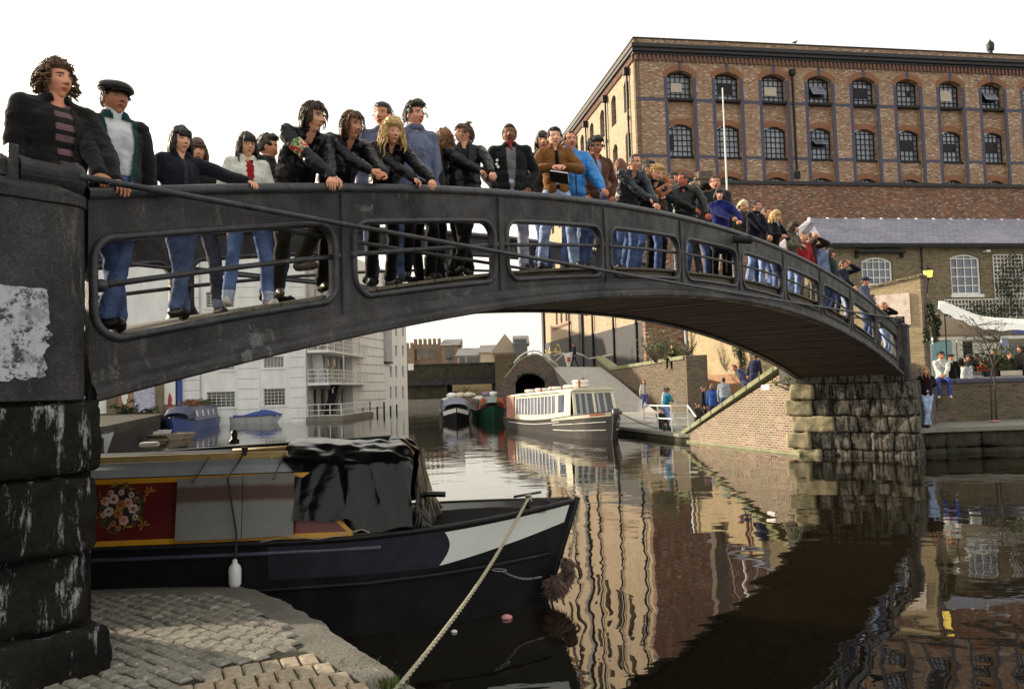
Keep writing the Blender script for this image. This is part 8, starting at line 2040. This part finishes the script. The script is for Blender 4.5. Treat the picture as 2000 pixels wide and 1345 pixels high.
panel('shop_window', 1972, 667, 2015, 700, M['glass_dark'], .004, .02); panel('blue_post', 1958, 660, 1964, 742, simple('lilac_paint', (.3, .32, .5), None, 4, .5), .02, .08)
fu, fz = mq(1938, 657.5); cu = bpy.data.curves.new('fascia_lettering', 'FONT'); cu.body = 'Joan  Challe'; cu.size = (mq(1938, 645)[1]-fz)*1.25; cu.extrude = .01
lo = bpy.data.objects.new('fascia_lettering', cu); COL.objects.link(lo); lo.parent = ms; lo.location = (fu, -.115, fz+.05); lo.rotation_euler = (math.pi/2, 0, 0)
_lm = (simple('dark_grey_lettering', (.03, .035, .045), None, 5, .6, 0, 0)); bpy.context.view_layer.update(); lme = bpy.data.meshes.new_from_object(lo); lme.materials.append(_lm); lx = lo.location.copy(); bpy.data.objects.remove(lo); lo = bpy.data.objects.new('fascia_lettering', lme); COL.objects.link(lo); lo.parent = ms; lo.location = lx; lo.rotation_euler = (math.pi/2, 0, 0)
# awning: white sheet falling towards the camera, sagging, with a beige underside panel
aw = thing('awning', 'big white canvas awning sloping down over the market stalls', 'awning')
tp_ = [(1833, 588), (1845, 589), (1862, 596), (1880, 604), (1900, 612), (1920, 618), (1945, 621), (1970, 622), (2010, 624), (2080, 628)]
bt_ = [(1830, 603), (1842, 610), (1858, 618), (1876, 626), (1896, 634), (1916, 641), (1938, 645), (1965, 645), (2010, 646), (2080, 648)]
def awn(u, v):
    k = u*(len(tp_)-1); i = min(int(k), len(tp_)-2); f = k-i
    a = Vector((tp_[i][0]*(1-f)+tp_[i+1][0]*f, tp_[i][1]*(1-f)+tp_[i+1][1]*f, 0)); b = Vector((bt_[i][0]*(1-f)+bt_[i+1][0]*f, bt_[i][1]*(1-f)+bt_[i+1][1]*f, 0))
    A_ = atY(a.x, a.y, 31.5); B_ = atY(b.x, b.y, 28.2); p = A_*(1-v)+B_*v; p.z += .12*math.sin(math.pi*v)*-1+.03*math.sin(u*40)*v; return p
mb = MB(); mb.grid(awn, 60, 10); ob = mb.build('canvas', simple('white_canvas', (.82, .80, .76), (.74, .72, .68), 2, .8, 0, .3, 5, .2), aw, smooth=True); ob.modifiers.new('s', 'SOLIDIFY').thickness = .01
mb = MB(); q4 = [atY(1826, 608, 31.6), atY(1860, 622, 31.6), atY(1900, 636, 31.6), atY(1950, 650, 31.6), atY(1950, 653, 31.6), atY(1826, 653, 31.6)]; mb.ext(q4, (0, .03, 0)); mb.build('side_curtain', simple('beige_canvas', (.50, .44, .38), (.42, .38, .34), 3, .85, 0, .3, 8, .2), aw)
mb = MB(); a = awn(.80, 1)+Vector((0, -.02, 0)); b = awn(1, 1)+Vector((0, -.02, 0)); mb.ext([a, b, b+Vector((0, 0, -.14)), a+Vector((.1, 0, -.14))], (0, -.01, 0)); mb.build('blue_valance', simple('blue_canvas', (.12, .15, .42), None, 4, .8), aw)
mb = MB(); mb.tube([atY(1845, 612, 28.5), Vector((atY(1849, 700, 28.5).x, 28.5, -1.0))], .022, 6); mb.build('awning_pole', M['black'], aw)
# stall table, trays, bin, bag
def MX(px, py, Y): p = atY(px, py, Y); return p
st_ = thing('market_stall', 'market stall table with cream trays behind the terrace wall', 'stall'); p0 = MX(1918, 724, 25.9); p1 = MX(1980, 722, 26.3); zt_ = -.18
mb = MB(); mb.b2((p0.x, 25.7, zt_), (p1.x, 26.6, zt_+.05)); mb.build('table_top', M['white_shade'], st_)
for a, b in ((p0.x+.1, 25.8), (p1.x-.1, 25.8), (p0.x+.1, 26.5), (p1.x-.1, 26.5)): mb = MB(); mb.b2((a-.03, b-.03, -1.0), (a+.03, b+.03, zt_)); mb.build('leg', M['black'], st_)
for i, (xx, w2, c_, lb_) in enumerate(((p0.x+.25, .5, M['black'], 'dark open tray at the left end of the market stall'), (p1.x-.45, .8, M['boardcol'], 'cream open tray at the right end of the market stall'))):
    mb = MB(); z_ = zt_+.05; y0, y1 = 25.75, 26.4
    mb.b2((xx-w2/2, y0, z_), (xx+w2/2, y1, z_+.02)); mb.b2((xx-w2/2, y0, z_), (xx+w2/2, y0+.02, z_+.18)); mb.b2((xx-w2/2, y1-.02, z_), (xx+w2/2, y1, z_+.18)); mb.b2((xx-w2/2, y0, z_), (xx-w2/2+.02, y1, z_+.18)); mb.b2((xx+w2/2-.02, y0, z_), (xx+w2/2, y1, z_+.18)); tag(mb.build('tray', c_), lb_, 'tray')
bp_ = MX(1908, 735, 25.4); mb = MB(); mb.lathe([(.17, -1.0), (.20, -.2), (.225, -.12), (.225, -.09), (.20, -.10), (.16, -.9)], (bp_.x, 25.5, .0), 20); tag(mb.build('metal_bin', M['rail_grey'], smooth=True), 'round galvanised metal bin behind the terrace wall', 'bin')
bp_ = MX(1880, 732, 25.2); mb = MB(); mb.grid(lambda u, v: (bp_.x+(.20-.04*v)*math.cos(2*math.pi*u)+.02*noise.noise(Vector((u*7, v*5, 0))), 24.95+.12*math.sin(2*math.pi*u), -.15+.36*v+.02*math.sin(u*30)*v), 24, 8, 0, True); tag(mb.build('carrier_bag', simple('printed_white_bag', (.68, .68, .66), (.25, .28, .30), 14, .6, 0, .4), smooth=True), 'white printed carrier bag standing on the terrace wall', 'bag')
for i, (px, py, mt, sz, lb_) in enumerate(((1925, 708, M['leaf_dark'], .5, 'dark potted shrub left of the young tree'), (1962, 700, M['leaf'], .55, 'yellow green flowering shrub on the market terrace'), (1950, 722, M['leaf_dark'], .4, 'low dark plant beneath the flowering shrub'))):
    p = atY(px, py, 26.8); bush('potted_shrub', lb_, p, (sz, .3, sz*.8), 400, .05, mt, 60+i, 10, 'shrub')
# young tree on the ledge
tr = thing('young_tree', 'slender almost leafless young tree growing from the right ledge', 'tree'); rng = random.Random(14)
b0 = atY(1946, 814, 24.0); b0.z = -1.46; path = [b0]+[atY(px, py, 24.0) for px, py in ((1944, 760), (1940, 715), (1931, 685), (1920, 660), (1908, 635), (1898, 620))]
mb = MB(); mb.tube(path, [.03, .028, .024, .02, .015, .010, .005], 7); b1 = atY(1937, 814, 24.0); b1.z = -1.46; mb.tube([b1, atY(1935, 740, 24), atY(1944, 690, 24), atY(1952, 655, 24), atY(1958, 632, 24)], [.026, .022, .016, .01, .004], 7)
mb.build('trunk', M['twig'], tr, smooth=True)
mb = MB(); lf = MB()
for i in range(46):
    px = rng.uniform(1862, 1995); py = rng.uniform(608, 700); tip = atY(px, py, rng.uniform(23.6, 24.5)); r_ = path[rng.choice((2, 3, 4, 5))] if rng.random() < .6 else atY(1950, 665, 24)
    mid = (r_+tip)/2+Vector((rng.uniform(-.08, .08), 0, rng.uniform(.0, .15))); mb.tube([r_, mid, tip], [.009, .006, .002], 5)
    for k in range(9):
        f = rng.uniform(.35, 1); p = mid.lerp(tip, f) if f > .5 else r_.lerp(mid, f*2); p = p+Vector((rng.gauss(0, .03), rng.gauss(0, .03), rng.gauss(0, .03))); s_ = rng.uniform(.018, .035); a = Vector((rng.gauss(0, 1), rng.gauss(0, 1), rng.gauss(0, 1))).normalized(); u = a.orthogonal().normalized(); v = a.cross(u)
        lf.add([p-u*s_, p+v*s_*.5, p+u*s_, p-v*s_*.5], [(0, 1, 2, 3)])
mb.build('branches', M['twig'], tr); lf.build('crown', M['leaf_dark'], tr)
mb = MB(); p = atY(1942, 818, 23.6); mb.ell((p.x, 23.6, -1.43), (.18, .1, .03), 0, 12, 6); tag(mb.build('paper_scrap', simple('pink_paper', (.6, .3, .3), None, 9, .8)), 'pinkish paper scrap at the foot of the young tree', 'litter')
# trellises with climber
def trellis(lab, x0, y0, x1, y1, st, ivy, seed):
    t = thing('trellis', lab, 'trellis', SO, WA); a, za = onplane(x0, y1, SO, WA); b, zb = onplane(x1, y0, SO, WA)
    mb = MB(); n = max(2, int((b-a)/st)); m_ = max(2, int((zb-za)/st))
    for i in range(n+1): x = a+(b-a)*i/n; mb.b2((x-.022, -.05, za), (x+.022, -.03, zb))
    for j in range(m_+1): z = za+(zb-za)*j/m_; mb.b2((a, -.075, z-.022), (b, -.052, z+.022))
    mb.build('lattice', M['white'], t)
    rng = random.Random(seed); lf = MB()
    for i in range(ivy):
        c = rng.choice([(.55, .5), (.3, .35), (.7, .8), (.5, .15), (.8, .3), (.35, .7), (.15, .2), (.9, .6)]); u = max(0, min(1, rng.gauss(c[0], .13))); v = max(0, min(1, rng.gauss(c[1], .13)))
        p = Vector((a+(b-a)*u, -.10-rng.random()*.10, za+(zb-za)*v)); s_ = rng.uniform(.03, .07); d = Vector((rng.gauss(0, 1), rng.gauss(-1, .6), rng.gauss(0, 1))).normalized(); q1 = d.orthogonal().normalized(); q2 = d.cross(q1); lf.add([p-q1*s_, p+q2*s_*.6, p+q1*s_, p-q2*s_*.6], [(0, 1, 2, 3)])
    lf.build('climber', M['leaf_dark'], t)
trellis('tall white wooden trellis overgrown with dark climber right of the arched window', 1943, 498, 1994, 582, .19, 800, 3)
trellis('long low white trellis with dark climber above the awning', 1845, 583, 2060, 622, .19, 1300, 4)
# railing on the low landing
gr_ = thing('landing_railing', 'white tubular railing on the low landing at the foot of the diagonal wall', 'railing')
bs = [atz(px, py, QL) for px, py in ((1259, 838), (1286, 841), (1313, 843))]; e_ = atz(1345, 842, QL)
bs.append(e_); tz = zat(1259, 791, bs[0].y)
for p in bs: mb = MB(); mb.tube([p, (p.x, p.y, tz)], .028, 6); mb.build('post', M['rail_white'], gr_)
mb = MB(); mb.tube([(p.x, p.y, tz) for p in bs]+[B+Vector((.15, -1.3, -1.25))], .03, 8); mb.tube([(p.x, p.y, (tz+QL)/2) for p in bs], .026, 8); mb.build('rail', M['rail_white'], gr_)
mb = MB(); p = Vector((7.75, 31.1, -1.75)); mb.ell(p, (.22, .15, .16), 0, 12, 8); tag(mb.build('orange_bag', simple('orange_cloth', (.5, .16, .05), None, 5, .8), smooth=True), 'orange bag beside the crouching person at the coping', 'bag')
cbp = atY(1110, 697, 55.8); mb = MB(); mb.grid(lambda u, v: (cbp.x+(.12+.22*v)*math.cos(2*math.pi*u), 55.8+(.08+.1*v)*math.sin(2*math.pi*u), 1.3+.95*v), 16, 5, 0, True)
tag(mb.build('pushchair_bag', [M['white'], red], smooth=True), 'white bag with a red mark pushed in front of the man in the navy jacket', 'bag')
mb = MB(); mb.box((cbp.x+.02, 55.52, 1.8), (.22, .02, .3)); tag(mb.build('red_emblem', red), 'red mark on the white pushchair bag', 'mark')
